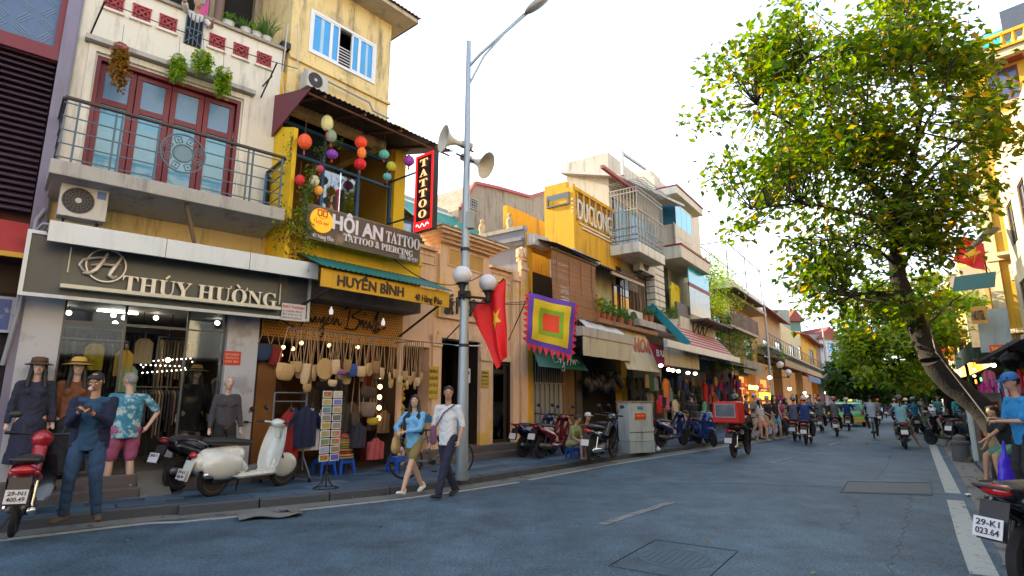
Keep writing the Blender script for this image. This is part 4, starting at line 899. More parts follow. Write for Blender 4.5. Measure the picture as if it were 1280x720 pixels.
# yellow shirts seen behind glass
for u,v,col,lb in ((118,442,(.60,.42,.02),'yellow top hanging in the window right of the straw hatted mannequin'),(155,450,(.45,.33,.06),'mustard bag hanging beside the older man'),(160,470,(.22,.36,.25),'pale green garment hanging low beside the older man'),(180,435,(.25,.22,.16),'olive jacket hanging above the string of lights')):
 x,z=TH.h(u,v,-.4); o=TH.thing('hanging_garment',lb,'garment',x,-.4,z-.2); m=MB(); m.sheet(lambda a,b:(x+(a*2-1)*.13*(.5+.5*min(1,b*6)),.4+.015*math.sin(a*15),z+.16-.42*b),14,6,.03,(0,1,0)); m.build('garment',cloth('hg%d'%u,col),o,smooth=60); m=MB(); m.bar((x,.4,z+.17),(x,.4,z+.3),.008); m.build('hanger',STEEL,o)
# ============================================================ serif lettering
def ser(t): return ''.join(chr(0x1D400+ord(c)-65) if 'A'<=c<='Z' else c for c in t)
def serif(t,h,mat,par,x,y,z,w,depth=.02,name='lettering',**k): return text(ser(t),h,mat,par,x,y,z,name=name,w=w,depth=depth,**k)
# replace the sans THUY HUONG with serif letters and hand made accents
for q in [q for q in bpy.data.objects if q.name=='lettering' and q.parent and q.parent.name=='shop_sign']: bpy.data.objects.remove(q)
SG_=bpy.data.objects['shop_sign']; W_=lx1-lx0
serif('THUY HUONG',lh*.92,SIL,SG_,lx0,-.60,lz,W_,depth=.035)
m=MB()
def wid(t): return text_mesh(ser(t),1,SIL)[1]
tot=wid('THUY HUONG'); um=(wid('TH')+wid('THU'))/2/tot*W_; hu=wid('THUY HU')/tot*W_; ho=wid('THUY HUO')/tot*W_; om=(hu+ho)/2
m.bar((lx0+um-.02,-.61,lz+lh*.98),(lx0+um+.03,-.61,lz+lh*1.2),.025,.03)
m.bar((lx0+om+.02,-.61,lz+lh*.98),(lx0+om-.035,-.61,lz+lh*1.2),.025,.03)
for x in (hu,ho): m.tube([(lx0+x-.03,-.61,lz+lh*.86),(lx0+x+.005,-.61,lz+lh*.92),(lx0+x+.008,-.61,lz+lh*1.06)],.012,5)
m.build('letter_accents',SIL,SG_)
# ============================================================ building 0: purple louvers at the far left edge
x=xl-.02; LB=Fr(TH.w(x,0,0),48); B0=LB.root('louvered_building','dark building with purple horizontal louvers and frosted glass at the left edge','building')
LOUV=M('purple_louver',(.13,.085,.13),.5,sc=4,var=.25,metal=.2); Wd=4.2
bx('wall',M('dark_red_wall',(.09,.03,.025),.8,stain=.4),B0,-Wd,-.06,.25,.4,0,12)
lz0=LB.h(60,268,0)[1]; lz1=LB.h(75,72,0)[1]; n=26
for k in range(n):
 z=lz0+(lz1-lz0)*k/n; m=MB(); h_=(lz1-lz0)/n; m.add([(-Wd,0,z),(-.16,0,z),(-.16,.12,z+h_*.75),(-Wd,.12,z+h_*.75),(-Wd,.02,z-.012),(-.16,.02,z-.012),(-.16,.14,z+h_*.72),(-Wd,.14,z+h_*.72)],[(0,1,2,3),(7,6,5,4),(0,4,5,1),(2,6,7,3),(1,5,6,2),(0,3,7,4)]); m.build('slat',LOUV,B0)
bx('louver_backing',M('louver_back',(.03,.02,.03)),B0,-Wd,-.16,.15,.2,lz0,lz1)
m=MB(); frame_rect(m,-Wd,-.1,lz1,lz1+2.4,.12,-.06,.1); f=m.build('window',MAROON,B0); bx('frosted_pane',M('frost_big',(.07,.13,.24),.35,var=.25,sc=2),f,-Wd+.1,-.2,.0,.03,lz1+.1,lz1+2.3)
m=MB(); G=M('pane_pattern',(.13,.20,.31),.4)
for i in range(14):
 for j in range(10):
  cx_,cz_=-.35-i*.27,lz1+.25+j*.22; rot=Matrix.Rotation(R(38) if (i+j)%2 else R(-52),3,'Y')
  for q in (-.035,0,.035): m.cb(Vector((cx_,-.004,cz_))+rot@Vector((0,0,q)),(.21,.008,.014),rot)
tag(m.build('pattern_bars',G,B0),kind='stuff')
bx('frame_bar',MAROON,B0,-Wd,-.1,-.07,.1,lz1-.1,lz1)
m=MB(); m.box(-.14,.03,-.1,.3,0,11); m.build('pilaster',M('grey_purple_pilaster',(.20,.19,.27),.6,stain=.5),B0)
a0=LB.h(22,270,.4)[1]; a1=LB.h(20,318,.4)[1]; m=MB(); m.sheet(lambda u,v:(-Wd+(Wd-.15)*u,-.5*(1-v)-.05+.02*math.sin(u*20),a1+(a0-a1)*v),20,4,.02,(0,1,0)); m.build('red_awning',M('red_awning_cloth',(.36,.035,.03),.8,sc=6,stain=.3),B0)
bx('awning_trim',M('yellow_trim',(.5,.3,.03)),B0,-Wd,-.15,-.57,-.53,a1-.07,a1)
bx('shutter_panel',DARKB,B0,-Wd,-.16,.0,.05,a1-.5,a1-.08)
o=LB.thing('framed_poster','blue framed poster board at the left edge beside the grey pillar','poster',-.5,.1,LB.h(8,415,.1)[1]); z0=LB.h(8,416,.1)[1]; z1=LB.h(8,371,.1)[1]; x1=LB.h(17,395,.1)[0]
bx('frame',M('pale_frame',(.35,.37,.42)),o,x1-.75,x1,-.13,-.10,z0,z1); bx('print',M('poster_blue',(.02,.06,.25),.4,col2=(.25,.28,.35),c2sc=9,c2t=.55),o,x1-.70,x1-.04,-.134,-.131,z0+.04,z1-.04)
bx('entrance_dark',DARK,B0,-Wd,-.1,-.02,.2,0,a1-.5)
# ============================================================ Huyen Binh / tattoo building
H=HB; B=H.root('tattoo_shop_house','yellow shop house with lantern balcony under a dark corrugated roof','building')
L_=HBL; zc=H.h(400,420,0)[1]
# ground floor shell
zl1=H.h(450,352,.35)[1]; zl0=H.h(458,365,.5)[1]
gz=H.h(405,330,.45)[1]
bx('side_wall',DARKB,B,-.02,.06,.02,5,0,gz-.3); bx('side_wall',DARKB,B,L_-.08,L_,.02,5,0,gz-.3); bx('back_wall',M('shop_brown_wall',(.10,.05,.02),.8,sc=2,var=.4),B,0.06,L_-.08,3.0,3.1,.1,gz-.3)
bx('floor',M('dark_tile',(.07,.06,.055),.4),B,0.06,L_-.08,.0,3.0,.1,.16); bx('ceiling',DARKB,B,.06,L_-.08,.35,3.0,2.75,2.85)
bx('door_panel',M('orange_brown_panel',(.20,.085,.02),.5,sc=3),B,.06,.42,.02,.07,.15,2.55)
# perforated board
PB=M('orange_pegboard',(.55,.25,.03),.6,sc=2,var=.12); x0,x1=H.h(331,400,0)[0],H.h(493,400,0)[0]; z0=H.h(415,427,0)[1]; z1=H.h(415,345,0)[1]+.2
x0=.05; bx('pegboard',PB,B,x0,L_-.02,-.03,.0,z0,z1+.1)
m=MB(); i=0; st=.062
zz=z0+.03
while zz<z1:
 xx=x0+.03+(i%2)*st/2
 while xx<L_-.04: m.lathe([(0,0),(.0145,0)],(xx,-.0325,zz),6,'y'); xx+=st
 zz+=st*.87; i+=1
tag(m.build('peg_holes',M('peg_hole',(.02,.01,.005)),B),kind='stuff')
BLT=M('black_letters',(.01,.01,.012),.4,var=0)
# script lettering built from strokes
def script(par,x0,x1,z0,h,y,strokes,r,mat,name='script_lettering'):
 m=MB(); W=x1-x0
 for st in strokes:
  n=len(st); P=[Vector((x0+W*p[0],y,z0+h*p[1])) for p in st]; Q=[]
  for i in range(n-1):
   for k in range(4):
    t=k/4; a=P[max(i-1,0)];b=P[i];c=P[i+1];d=P[min(i+2,n-1)]; Q.append(.5*((2*b)+(c-a)*t+(2*a-5*b+4*c-d)*t*t+(3*b-a-3*c+d)*t**3))
  Q.append(P[-1]); m.tube(Q,[r*(.55+.65*abs(math.sin(i*.9))) for i in range(len(Q))],6)
 return m.build(name,mat,par,smooth=60)
hb0,hb1=H.h(372,395,.1)[0],H.h(484,402,.1)[0]; hz0,hz1=H.h(430,410,.1)[1],H.h(430,380,.1)[1]
SCR=[[(.0,.5),(.03,.9),(.07,.2),(.05,-.1)],[(.02,.55),(.10,.5),(.13,.95),(.11,.3),(.12,.05)],[(.14,.3),(.16,.1),(.19,.35),(.20,.1),(.23,.3)],[(.23,.35),(.25,.1),(.28,.4),(.27,-.4),(.22,-.3),(.30,.15)],[(.30,.15),(.33,.4),(.31,.1),(.36,.2),(.38,.4),(.39,.1),(.42,.38),(.44,.1),(.47,.2)],[(.33,.65),(.35,.8),(.37,.65)],
 [(.56,.95),(.53,.0)],[(.48,.75),(.60,1.0),(.68,.85),(.58,.55),(.68,.4),(.62,.0),(.50,.02)],[(.68,.15),(.71,.45),(.72,.1),(.75,.4),(.77,.1),(.80,.42),(.81,.1),(.84,.3)],[(.72,.75),(.74,.65)],[(.84,.3),(.90,1.0),(.86,.1),(.90,.4),(.92,.1),(1.0,.25)]]
sg=H.thing('script_sign','black script lettering Huyen Binh on the orange perforated board','sign',hb0,.08,hz0); script(sg,hb0,hb1,hz0,hz1-hz0,-.07,SCR,.016,BLT)
text('40',.11,BLT,sg,H.h(467,415,.1)[0],-.05,H.h(470,416,.1)[1],depth=.02,bold=.02)
for u,v in ((414,389),(479,403)):
 x,z=H.h(u,v,.35); o=H.thing('spiral_bulb','white energy saving bulb hanging before the %s of the perforated board'%('middle' if u<450 else 'right end'),'bulb',x,.35,z,'energy saving bulbs at the bag shop'); m=MB(); m.lathe([(0,z-.07),(.035,z-.06),(.042,z),(.03,z+.04),(.016,z+.06),(.016,z+.09)],(x,-.35,0),14); m.build('bulb',M('white_bulb',(.75,.75,.75),.3,var=0,emit=.25),o,smooth=60); bx('cord',BLACKI,o,x-.004,x+.004,-.354,-.346,z+.09,gz+.1)
# yellow first floor band and floor slab
b0=H.h(400,330,.5)[1]; y0_=-.55; zb=H.h(455,362,.55)[1]; zt=H.h(455,318,.55)[1]
bx('floor_band',YELB,B,0.02,L_+.02,y0_,0.3,zb+.0,zt+.25); bx('band_moulding',YELB,B,0.0,L_+.05,y0_-.06,y0_-.002,zb+.18,zb+.26); bx('band_moulding',YELB,B,0.0,L_+.05,y0_-.035,y0_-.002,zt+.02,zt+.07)
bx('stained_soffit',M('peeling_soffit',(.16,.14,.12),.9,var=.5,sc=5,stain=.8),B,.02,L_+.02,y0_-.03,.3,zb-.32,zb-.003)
zfl=zt+.25
# sign HOI AN TATTOO
x0,x1=H.h(383,272,.95)[0],H.h(525,312,.95)[0]; z0=H.h(454,314,.95)[1]; z1=H.h(454,274,.95)[1]
SGT=M('tattoo_sign_print',(.09,.075,.055),.5,sc=1.5,var=.5,col2=(.26,.18,.10),c2sc=2.2,c2t=.56)
o=H.thing('shop_sign','long dark sign reading HOI AN TATTOO, TATTOO & PIERCING with an orange round logo','shop sign',x0,.95,z0); bx('board',SGT,o,x0,x1,-.95,-.88,z0,z1)
bx('sign_frame',M('sign_frame',(.25,.20,.12)),o,x0-.015,x1+.015,-.94,-.90,z1,z1+.02)
hS=z1-z0; LW=M('white_letters',(.72,.70,.74),.5,var=.03)
lx=lambda u: H.h(u,(251+(u-383)*.305)+20,.96)[0]
text('HỘI AN',hS*.42,LW,o,lx(415),-.955,z0+hS*.46,w=lx(478)-lx(415),depth=.02,bold=.035)
serif('TATTOO',hS*.37,LW,o,lx(482),-.955,z0+hS*.47,lx(524)-lx(482),depth=.02)
serif('TATTOO & PIERCING',hS*.21,LW,o,lx(430),-.955,z0+hS*.18,lx(516)-lx(430),depth=.02)
text('40 Hàng Đào',hS*.12,LW,o,lx(392),-.955,z0+hS*.07,w=lx(418)-lx(392),depth=.01,bold=.01); text('0901 48 4191',hS*.12,LW,o,lx(500),-.955,z0+hS*.05,w=lx(522)-lx(500),depth=.01)
cx,cz=lx(402),z0+hS*.60; r=hS*.36; m=MB(); m.lathe([(0,-.03),(r*.96,-.03),(r,-.02),(r,0)],(cx,-.95,cz),36,'y'); m.build('round_logo',M('orange_logo',(.85,.36,.01),.4,emit=.25),o,smooth=30)
m=MB()
for a in (-.12,.12): frame_rect(m,cx+a*r*2-.05,cx+a*r*2+.045,cz+.08,cz+.2,.015,-.995,-.98)
m.lathe([(.09,-.03),(.10,-.03),(.10,-.035),(.09,-.035),(.09,-.03)],(cx,-.952,cz+.13),18,'y'); m.build('logo_glyph',M('logo_red',(.5,.10,.01),var=0),o); text('HỘI AN',.06,_M['logo_red'],o,cx-r*.55,-.985,cz-.08,w=r*1.1,depth=.005)
# upper window wall (set back a little), pillars
y=.25; zu1=H.h(470,110,-.2)[1]; wx0=H.h(372,220,-.2)[0]; wx1=H.h(538,250,-.2)[0]
zr=H.h(455,172,-.25)[1]; wall_h=zr+1.0
bx('yellow_pillar',YELB,B,L_-.32,L_,.1,.4,zfl-.2,zr+.6); bx('yellow_pillar',YELB,B,.0,.18,.1,.4,zfl-.2,zr+.6)
bx('side_wall',M('warm_room_wall',(.34,.22,.03),.8,sc=2,var=.3),B,L_-.30,L_-.1,.4,2.4,zfl-.2,zr+.6); bx('room_back',M('warm_room',(.30,.17,.03),.8,sc=2,var=.4),B,.18,L_-.32,2.4,2.5,zfl-.2,zr+.6); bx('room_ceiling',DARKB,B,.18,L_-.32,.3,2.4,zr+.45,zr+.55)
wz1=H.h(455,193,-.25)[1]; wz0=zfl-.1
m=MB()
ws=[.2,.2+(L_-.55)*.36,.2+(L_-.55)*.68,L_-.34]
for x in ws: m.box(x-.035,x+.035,y-.05,y+.03,wz0,wz1)
m.box(.2,L_-.34,y-.055,y+.035,wz1,wz1+.07); m.box(.2,L_-.34,y-.045,y+.025,wz1-.62,wz1-.56); m.box(.2,L_-.34,y-.055,y+.035,wz0-.03,wz0+.05); f=m.build('window',BLUEF,B,bevel=.005)
bx('pane',SHOPG,f,ws[1],ws[2],y-.01,y,wz0+.05,wz1-.62); bx('pane',GLD,f,ws[0],ws[1],y-.01,y,wz1-.55,wz1)
def casement(xa,za,w,h,ang,name='open_casement'):
 m=MB(); m.X=Matrix.Translation((xa,y-.06,za))@Matrix.Rotation(ang,4,'Z'); frame_rect(m,0,w,0,h,.055,-.02,.02); q=m.build(name,BLUEF,B,bevel=.004); m=MB(); m.X=Matrix.Translation((xa,y-.06,za))@Matrix.Rotation(ang,4,'Z'); m.box(.05,w-.05,-.004,.004,.05,h-.05); m.build('pane',SHOPG,q)
casement(ws[3],wz0+.1,.62,1.0,R(-12)); casement(ws[0],wz0+.1,.5,1.0,R(-140))
# left side fin wall in bright yellow and left return parapet
m=MB(); za=H.h(373,150,.7)[1]; m.add([(-.02,-.75,zb),(.06,-.75,zb),(.06,-.75,za-.2),(-.02,-.75,za-.2),(-.02,.3,zb),(.06,.3,zb),(.06,.3,za+.15),(-.02,.3,za+.15)],[(0,1,2,3),(1,5,6,2),(5,4,7,6),(4,0,3,7),(3,2,6,7),(0,4,5,1)]); m.build('side_fin_wall',YELB,B)
# corrugated roof
e0=H.h(419,116,1.35); e1=H.h(567,194,1.35); bk=H.h(347,152,.0); ez=(e0[1]+e1[1])/2; ex0,ex1=-.05,e1[0]
bz=ez+.45
def corr(par,x0,x1,y0,z0,y1,z1,mat,name='corrugated_roof',p=.11,a=.014):
 n=int((x1-x0)/p*4); m=MB(); m.sheet(lambda u,v:(x0+(x1-x0)*u,y0+(y1-y0)*v,z0+(z1-z0)*v+a*math.sin(2*PI*(x1-x0)*u/p)),n,1,.008,(0,0,1)); return m.build(name,mat,par,smooth=60)
CORR=M('dark_corrugated',(.045,.035,.04),.6,metal=.3,sc=4,var=.4,stain=.4)
corr(B,ex0,ex1,-1.35,ez,.5,bz,CORR)
m=MB(); m.add([(ex0-.01,-1.35,ez-.03),(ex0-.01,.5,bz),(ex0-.01,.5,ez-.75),(ex0-.03,-1.35,ez-.03),(ex0-.03,.5,bz),(ex0-.03,.5,ez-.75)],[(0,1,2),(5,4,3),(0,3,4,1),(1,4,5,2),(2,5,3,0)]); m.build('maroon_gable',M('maroon_sheet',(.16,.03,.05),.6,stain=.4),B)
m=MB(); m.cyl((ex0,-1.2,ez-.06),(ex1,-1.2,ez-.06),.02,n=6)
for x in (ex0+.3,ex0+1.2,ex0+2.1,ex1-.5): m.bar((x,-1.3,ez-.04),(x,.4,bz-.04),.035,.05)
m.build('roof_rafters',RUST,B)
# cream upper storey
U0=H.h(362,60,0)[0]; U1=H.h(487,90,0)[0]; uz1=H.r(417,10,492,50,0)[3]; uz0=bz-.3
a=H.r(385,8,470,109,0); wz0_,wz1_=H.h(428,86,0)[1],H.h(428,33,0)[1]
UP=M('ochre_cream_plaster',(.72,.57,.27),.85,sc=1.5,stain=1,bump=.2,var=.12,col2=(.52,.42,.24),c2sc=1.3,c2t=.56)
wall_holes(B,UP,U0,U1,uz0,uz1,0,.22,[(a[0],a[1],wz0_,wz1_)]); m=MB(); m.box(U1-.2,U1,.22,5,uz0,uz1); m.box(U0,U0+.2,.22,5,uz0,uz1); m.box(U0+.2,U1-.2,4.8,5,uz0,uz1); m.build('wall',UP,B)
bx('room_dark',DARK,B,U0+.2,U1-.2,.6,.65,uz0,uz1); bx('string_course',UP,B,U0,U1+.03,-.06,-.002,wz0_-.34,wz0_-.27)
m=MB(); frame_rect(m,a[0],a[1],wz0_,wz1_,.06,-.03,.06); f=m.build('window',WHITEF,B)
xx=[a[0]+.06+(a[1]-a[0]-.12)*t for t in (0,.29,.42,.62,.75,1)]
for i,(p,q) in enumerate(zip(xx,xx[1:])):
 if i==2:
  m=MB()
  for k in range(7): z=wz0_+.08+(wz1_-wz0_)*.07*k; m.box(p,q,.02,.035,z,z+.018)
  m.build('security_bars',WHITEF,f)
 else:
  m=MB(); frame_rect(m,p,q,wz0_+.06,wz1_-.06,.035,-.02,.03); s_=m.build('sash',WHITEF,f);
  bx('window_pane',GLB,f,p+.03,q-.03,.0,.01,wz0_+.09,wz1_-.09); m=MB(); w_=(q-p)
  if i in (0,4): m.box(p+w_*.45,p+w_*.62,-.004,-.001,wz0_+.1,wz1_-.1); m.build('reflected_curtain',M('painted_reflection',(.35,.55,.7),.3),f)  # pale strip laid on the pane as a painted reflection
roofz=uz1; m=MB(); m.box(U0,U1+.35,-.55,5.3,roofz,roofz+.1); m.build('roof_slab',M('roof_soffit_cream',(.48,.42,.30),.85,stain=.5),B); bx('roof_edge',M('purple_fascia',(.14,.06,.16)),B,U1+.351,U1+.37,-.55,5.3,roofz-.02,roofz+.12); corr(B,U0,U1+.4,-.62,roofz+.11,2.0,roofz+.5,RUST)
q=H.r(382,93,414,122,.3); air_con(H,q[0],q[1]-.1,q[2]+.1,q[3],.35,'air conditioner on the cream wall under the blue sliding window',badge=False)
m=MB();
for k,(pts) in enumerate(([(360,30),(352,100),(360,150),(371,130),(352,150)],[(372,30),(372,80),(378,100)])): m.tube([(H.h(*p,.12)[0],-.12,H.h(*p,.12)[1]) for p in pts],.012,5)
a_=H.h(467,135,.2); m.tube([(H.h(u,v,.15)[0],-.15,H.h(u,v,.15)[1]) for u,v in ((380,86),(462,128),(466,138),(486,148))],.028,6); m.build('loose_pipes',M('pale_pipe',(.5,.48,.44)),B,smooth=60)
# lanterns
def lantern(u,v,r,col,label,asp=1.1,off=.9,lit=.05):
 x,z=H.h(u,v,off); o=H.thing('silk_lantern',label,'lantern',x,off,z,'silk lanterns hanging under the corrugated roof'); k=r*.0116; y=-off
 mt=M('lantern_%d_%d_%d'%tuple(int(c*99) for c in col),col,.6,var=.15,sc=3,emit=lit)
 m=MB(); n=20; prof=[(k*.25,k*asp),(k*.62,k*asp*.84),(k*.92,k*asp*.45),(k,0),(k*.92,-k*asp*.45),(k*.62,-k*asp*.84),(k*.25,-k*asp)]; vs=[]
 for rr,zz in prof:
  for j in range(n): t=2*PI*j/n; q=rr*(1-.07*(j%2)); vs.append((x+q*math.cos(t),y+q*math.sin(t),z+zz))
 m.add(vs,[(i*n+j,i*n+(j+1)%n,(i+1)*n+(j+1)%n,(i+1)*n+j) for i in range(len(prof)-1) for j in range(n)]); m.build('shade',mt,o)
 m=MB(); m.cyl((x,y,z+k*asp),(x,y,z+k*asp*1.15),k*.28,n=8); m.cyl((x,y,z+k*asp),(x,y,min(ez+.2,z+k*4)),.006,n=5); m.build('top_cap',M('lantern_wood',(.09,.03,.015)),o); m=MB(); m.cyl((x,y,z-k*asp*1.15),(x,y,z-k*asp),k*.28,n=8); m.build('bottom_cap',_M['lantern_wood'],o)
 m=MB(); m.tube([(x,y,z-k*asp*1.1),(x,y,z-k*asp*1.9)],[.012,.022],6); m.build('tassel',M('tassel_red',(.4,.03,.03)),o)
for a in ((409,154,10,(.62,.60,.28),'cream green lantern, topmost one near the left roof edge',1.35),(381,177,11,(.70,.09,.02),'orange red lantern beside the yellow side wall',1.1),(414,170,9,(.22,.28,.20),'grey green lantern below the cream one',1.2),(415,193,10,(.20,.04,.36),'purple lantern over the blue window frame',.75),
 (451,178,11,(.75,.06,.02),'upper orange red lantern of the central pair',.95),(452,191,8,(.78,.20,.03),'slim orange lantern between the two red ones',1.3),(450,205,11,(.62,.01,.015),'deep red lantern at the bottom of the central string',.85),(480,193,9.5,(.10,.42,.36),'teal lantern right of the red ones',.85),
 (489,208,9,(.42,.44,.03),'yellow green lantern below the teal one',1.0),(484,221,8,(.10,.40,.38),'small teal lantern at the bottom of the right string',.85),(511,201,11,(.34,.06,.36),'magenta purple lantern next to the TATTOO sign',.85),(393,226,8,(.62,.58,.40),'small cream lantern low above the sign logo',1.1),(375,225,8,(.55,.02,.02),'small red lantern low at the yellow wall',1.0),(398,238,7,(.8,.35,.04),'tiny amber lantern just above the sign',1.1),(400,211,6,(.5,.03,.1),'small pink red lantern inside the window frame',1.0)): lantern(*a)
# vines with leaves on the balcony corner
def vine(par_label,F_,pix,n,L,lm,off,spread=.1,down=.4,name='climbing_plant'):
 pts=[(lambda q:(q[0],-off,q[1]))(F_.h(u,v,off)) for u,v in pix]; o=F_.thing(name,par_label,'plant',pts[0][0],off,pts[-1][2]);
 m=MB(); m.tube(pts,.008,4); m.tube([(p[0]+.05*math.sin(i*2.),p[1]+.04,p[2]) for i,p in enumerate(pts)],.006,4); m.build('stem',WOODB,o)
 dense=[]
 for a,b in zip(pts,pts[1:]):
  for k in range(6): dense.append(tuple(a[j]+(b[j]-a[j])*k/6 for j in range(3)))
 leaves_mesh(dense,n,L,L*.55,random.randrange(999),down,spread).build('leaves',lm,o); return o
vine('green vine creeping round the orange logo of the tattoo sign',H,[(392,210),(386,232),(380,250),(381,270),(386,290)],300,.07,LEAFM,1.0,.07)
vine('thin vine hanging down the yellow side wall',H,[(366,170),(362,190),(367,210)],90,.05,LEAFM,.72,.05)
vine('green vine leaves between the lanterns at the window',H,[(398,190),(408,182),(420,176),(425,182)],120,.07,LEAFM,.7,.06)
vine('dry brown shrub rooted in the gap between the two shops',H,[(352,270),(365,285),(358,300),(372,318),(380,325)],420,.06,leaf_mat('leaves_brown',(.05,.04,.015),(.14,.11,.03),(.08,.14,.03)),.8,.14)
vine('yellow green shoots over the dry shrub beside the yellow band',H,[(350,285),(372,268),(378,292),(390,312)],220,.07,LEAFY,.9,.12)
# vertical TATTOO sign, hung square to the facade
S_=H.h(517,240,1.15)[0]; o0,_=H.side(519,240,S_); o1,_=H.side(541,240,S_); z1=H.side(530,193,S_)[1]; z0=H.side(530,287,S_)[1]
print('tattoo',S_,o0,o1,z0,z1)
o=H.thing('vertical_sign','tall red and black illuminated sign reading TATTOO hung square to the wall','sign',S_,(o0+o1)/2,z0)
bx('box',M('sign_box_black',(.015,.012,.014),.4),o,S_,S_+.14,-o1,-o0,z0,z1); m=MB(); NR=M('neon_red',(.75,.01,.01),.4,var=0,emit=.7); t=.05
m.box(S_-.012,S_-.002,-o1,-o0,z1-t,z1); m.box(S_-.012,S_-.002,-o1,-o0,z0,z0+.2); m.box(S_-.012,S_-.002,-o1,-o1+t,z0+.2,z1-t); m.box(S_-.012,S_-.002,-o0-t,-o0,z0+.2,z1-t); m.build('red_border',NR,o)
wS=o1-o0; NL=M('neon_cream',(.85,.45,.25),.4,var=0,emit=.5,ecol=(1,.5,.2));
def side_text(ch,yc,zc,h,w,mat,par):
 me,ww=text_mesh(ser(ch),h,mat,depth=.012,w=w); q=link('lettering',me,par); g=org(par); q.location=(S_-.02-g[0],yc+w/2-g[1],zc-g[2]); q.rotation_euler=(0,0,-PI/2)
lh_=(z1-z0-.32)/6.0
for i,c in enumerate('TATTOO'): side_text(c,-(o0+o1)/2,z1-.08-lh_*(i+1)+lh_*.12,lh_*.72,wS*.42,NL,o)
script(o,S_,S_+.001,z0+.05,.12,0,[],.01,NL) if False else None
m=MB(); m.tube([(S_-.02,-o0-wS*(.15+.7*t),z0+.1+.04*math.sin(t*16)) for t in [i/12 for i in range(13)]],.01,5); m.build('script_line',M('neon_white',(.9,.85,.8),var=0,emit=.5),o)
m=MB(); m.bar((S_+.07,-o0,z1-.3),(S_+.07,-.02,z1-.3),.03); m.bar((S_+.07,-o0,z0+.4),(S_+.07,-.02,z0+.4),.03); m.build('bracket',BLACKI,o)
# yellow HUYEN BINH fascia with green awning sheet
fx0,fx1=H.h(402,345,1.35)[0],H.h(561,379,1.35)[0]; fz0=H.h(480,371,1.35)[1]; fz1=H.h(480,350,1.35)[1]
o=H.thing('shop_awning','yellow fascia reading HUYEN BINH 40 Hang Dao under a green corrugated awning','awning',fx0,1.35,fz0)
bx('fascia',M('mustard_fascia',(.64,.36,.015),.6,sc=2,stain=.3),o,fx0,fx1,-1.36,-1.32,fz0,fz1)
corr(o,fx0-.05,fx1+.02,-1.45,fz1+.02,-.5,fz1+.42,M('green_corrugated',(.02,.17,.15),.5,sc=3,var=.3,stain=.4),name='awning_sheet')
fh=fz1-fz0; DKT=M('dark_letters',(.03,.02,.02),.5,var=0); fl=lambda u:H.h(u,350+(u-402)*.21,1.38)[0]
text('HUYỀN BÌNH',fh*.56,DKT,o,fl(422),-1.366,fz0+fh*.2,w=fl(505)-fl(422),depth=.012,bold=.025); text('40 Hàng Đào',fh*.42,DKT,o,fl(519),-1.366,fz0+fh*.12,w=fl(553)-fl(519),depth=.01,bold=.012)
m=MB(); m.bar((fx1-.25,-1.3,fz0+.02),(L_-.1,-.02,fz0-.55),.035); m.bar((fx0+.25,-1.3,fz0+.02),(.3,-.04,fz0-.5),.035); m.bar((fx0,-1.3,fz0+.05),(fx1,-1.3,fz0+.05),.04); m.build('support_arm',BLACKI,o)
# rail and hanging bags
by=-.75; r0=H.h(360,412,.75); r1=H.h(590,432,.75); zr_=(r0[1]+r1[1])/2
RL=H.thing('hanging_rail','thin metal rail under the awning carrying the woven bags','rail',r0[0],.75,zr_); m=MB(); m.cyl((r0[0],by,zr_),(r1[0]-.4,by,zr_),.012,n=8); m.build('bar',STEEL,RL); m=MB(); m.bar((L_-.2,by,zr_),(L_-.2,-.02,zr_+.02),.02); m.bar((.3,by,zr_),(.3,-.02,zr_+.3),.02); m.build('bracket',BLACKI,RL)
def bag(u,v,w,h,col,label,kind='bag',strap=None,off=None,group='woven bags hanging at the shop front'):
 off=.75 if off is None else off; x,z=H.h(u,v,off); w*=1.3; h*=1.2; o=H.thing('woven_bag',label,'bag',x,off,z,group); y=-off; mt=M('weave_%d_%d_%d'%tuple(int(c*99) for c in col),col,.8,var=.25,sc=18,bump=.6,bsc=70)
 m=MB(); a=random.uniform(-.25,.25); m.X=Matrix.Translation((x,y,z))@Matrix.Rotation(a*.4,4,'Y')@Matrix.Rotation(random.uniform(-.7,.7),4,'Z')
 if kind=='round':
  m.lathe([(0,-.03),(w*.85,-.035),(w,-.02),(w,.02),(w*.85,.035),(0,.03)],(0,0,0),20,'y');
  for q in (.35,.65): m.lathe([(w*q-.006,-.042),(w*q+.006,-.042),(w*q+.006,-.03),(w*q-.006,-.03),(w*q-.006,-.042)],(0,0,0),20,'y')
 elif kind=='hat': m.lathe([(w,-.01),(w*1.02,.0),(w*.52,.03),(w*.46,.10),(w*.2,.13),(0,.13)],(0,0,0),20,'y')
 else:
  P=[]
  for zz,ww in ((-h,w*.42),(-h*.93,w*.70),(-h*.5,w*.95),(0,w*.9),(h*.02,w*.84)):
   P.append([(ww*math.cos(t),ww*.35*math.sin(t),zz) for t in [2*PI*j/14 for j in range(14)]])
  vs=[p for r_ in P for p in r_]; m.add(vs,[(i*14+j,i*14+(j+1)%14,(i+1)*14+(j+1)%14,(i+1)*14+j) for i in range(4) for j in range(14)]+[tuple(range(14))[::-1],tuple(56+j for j in range(14))])
 m.build('bag_body',mt,o,smooth=50); top=(.0 if kind!='round' else w*.9)
 m=MB()
 for sx in (-1,1): m.tube([(x+sx*w*.75,y,z+top*.6-.01),(x+sx*w*.45,y+sx*.01,(z+zr_)/2),(x+sx*.02,y,zr_+.012)],.009,5)
 m.build('strap',M('strap_tan',(.34,.21,.10),.7) if not strap else M('strap_%d'%int(strap[0]*99),strap,.7),o)
 if kind=='band': m=MB(); m.X=Matrix.Translation((x,y,z)); m.lathe([(w*.99,-h*.45),(w*1.0,-h*.2),(w*.9,-h*.2)],(0,0,0),14); m.build('purple_band',M('purple_band',(.18,.05,.26)),o)
 return o
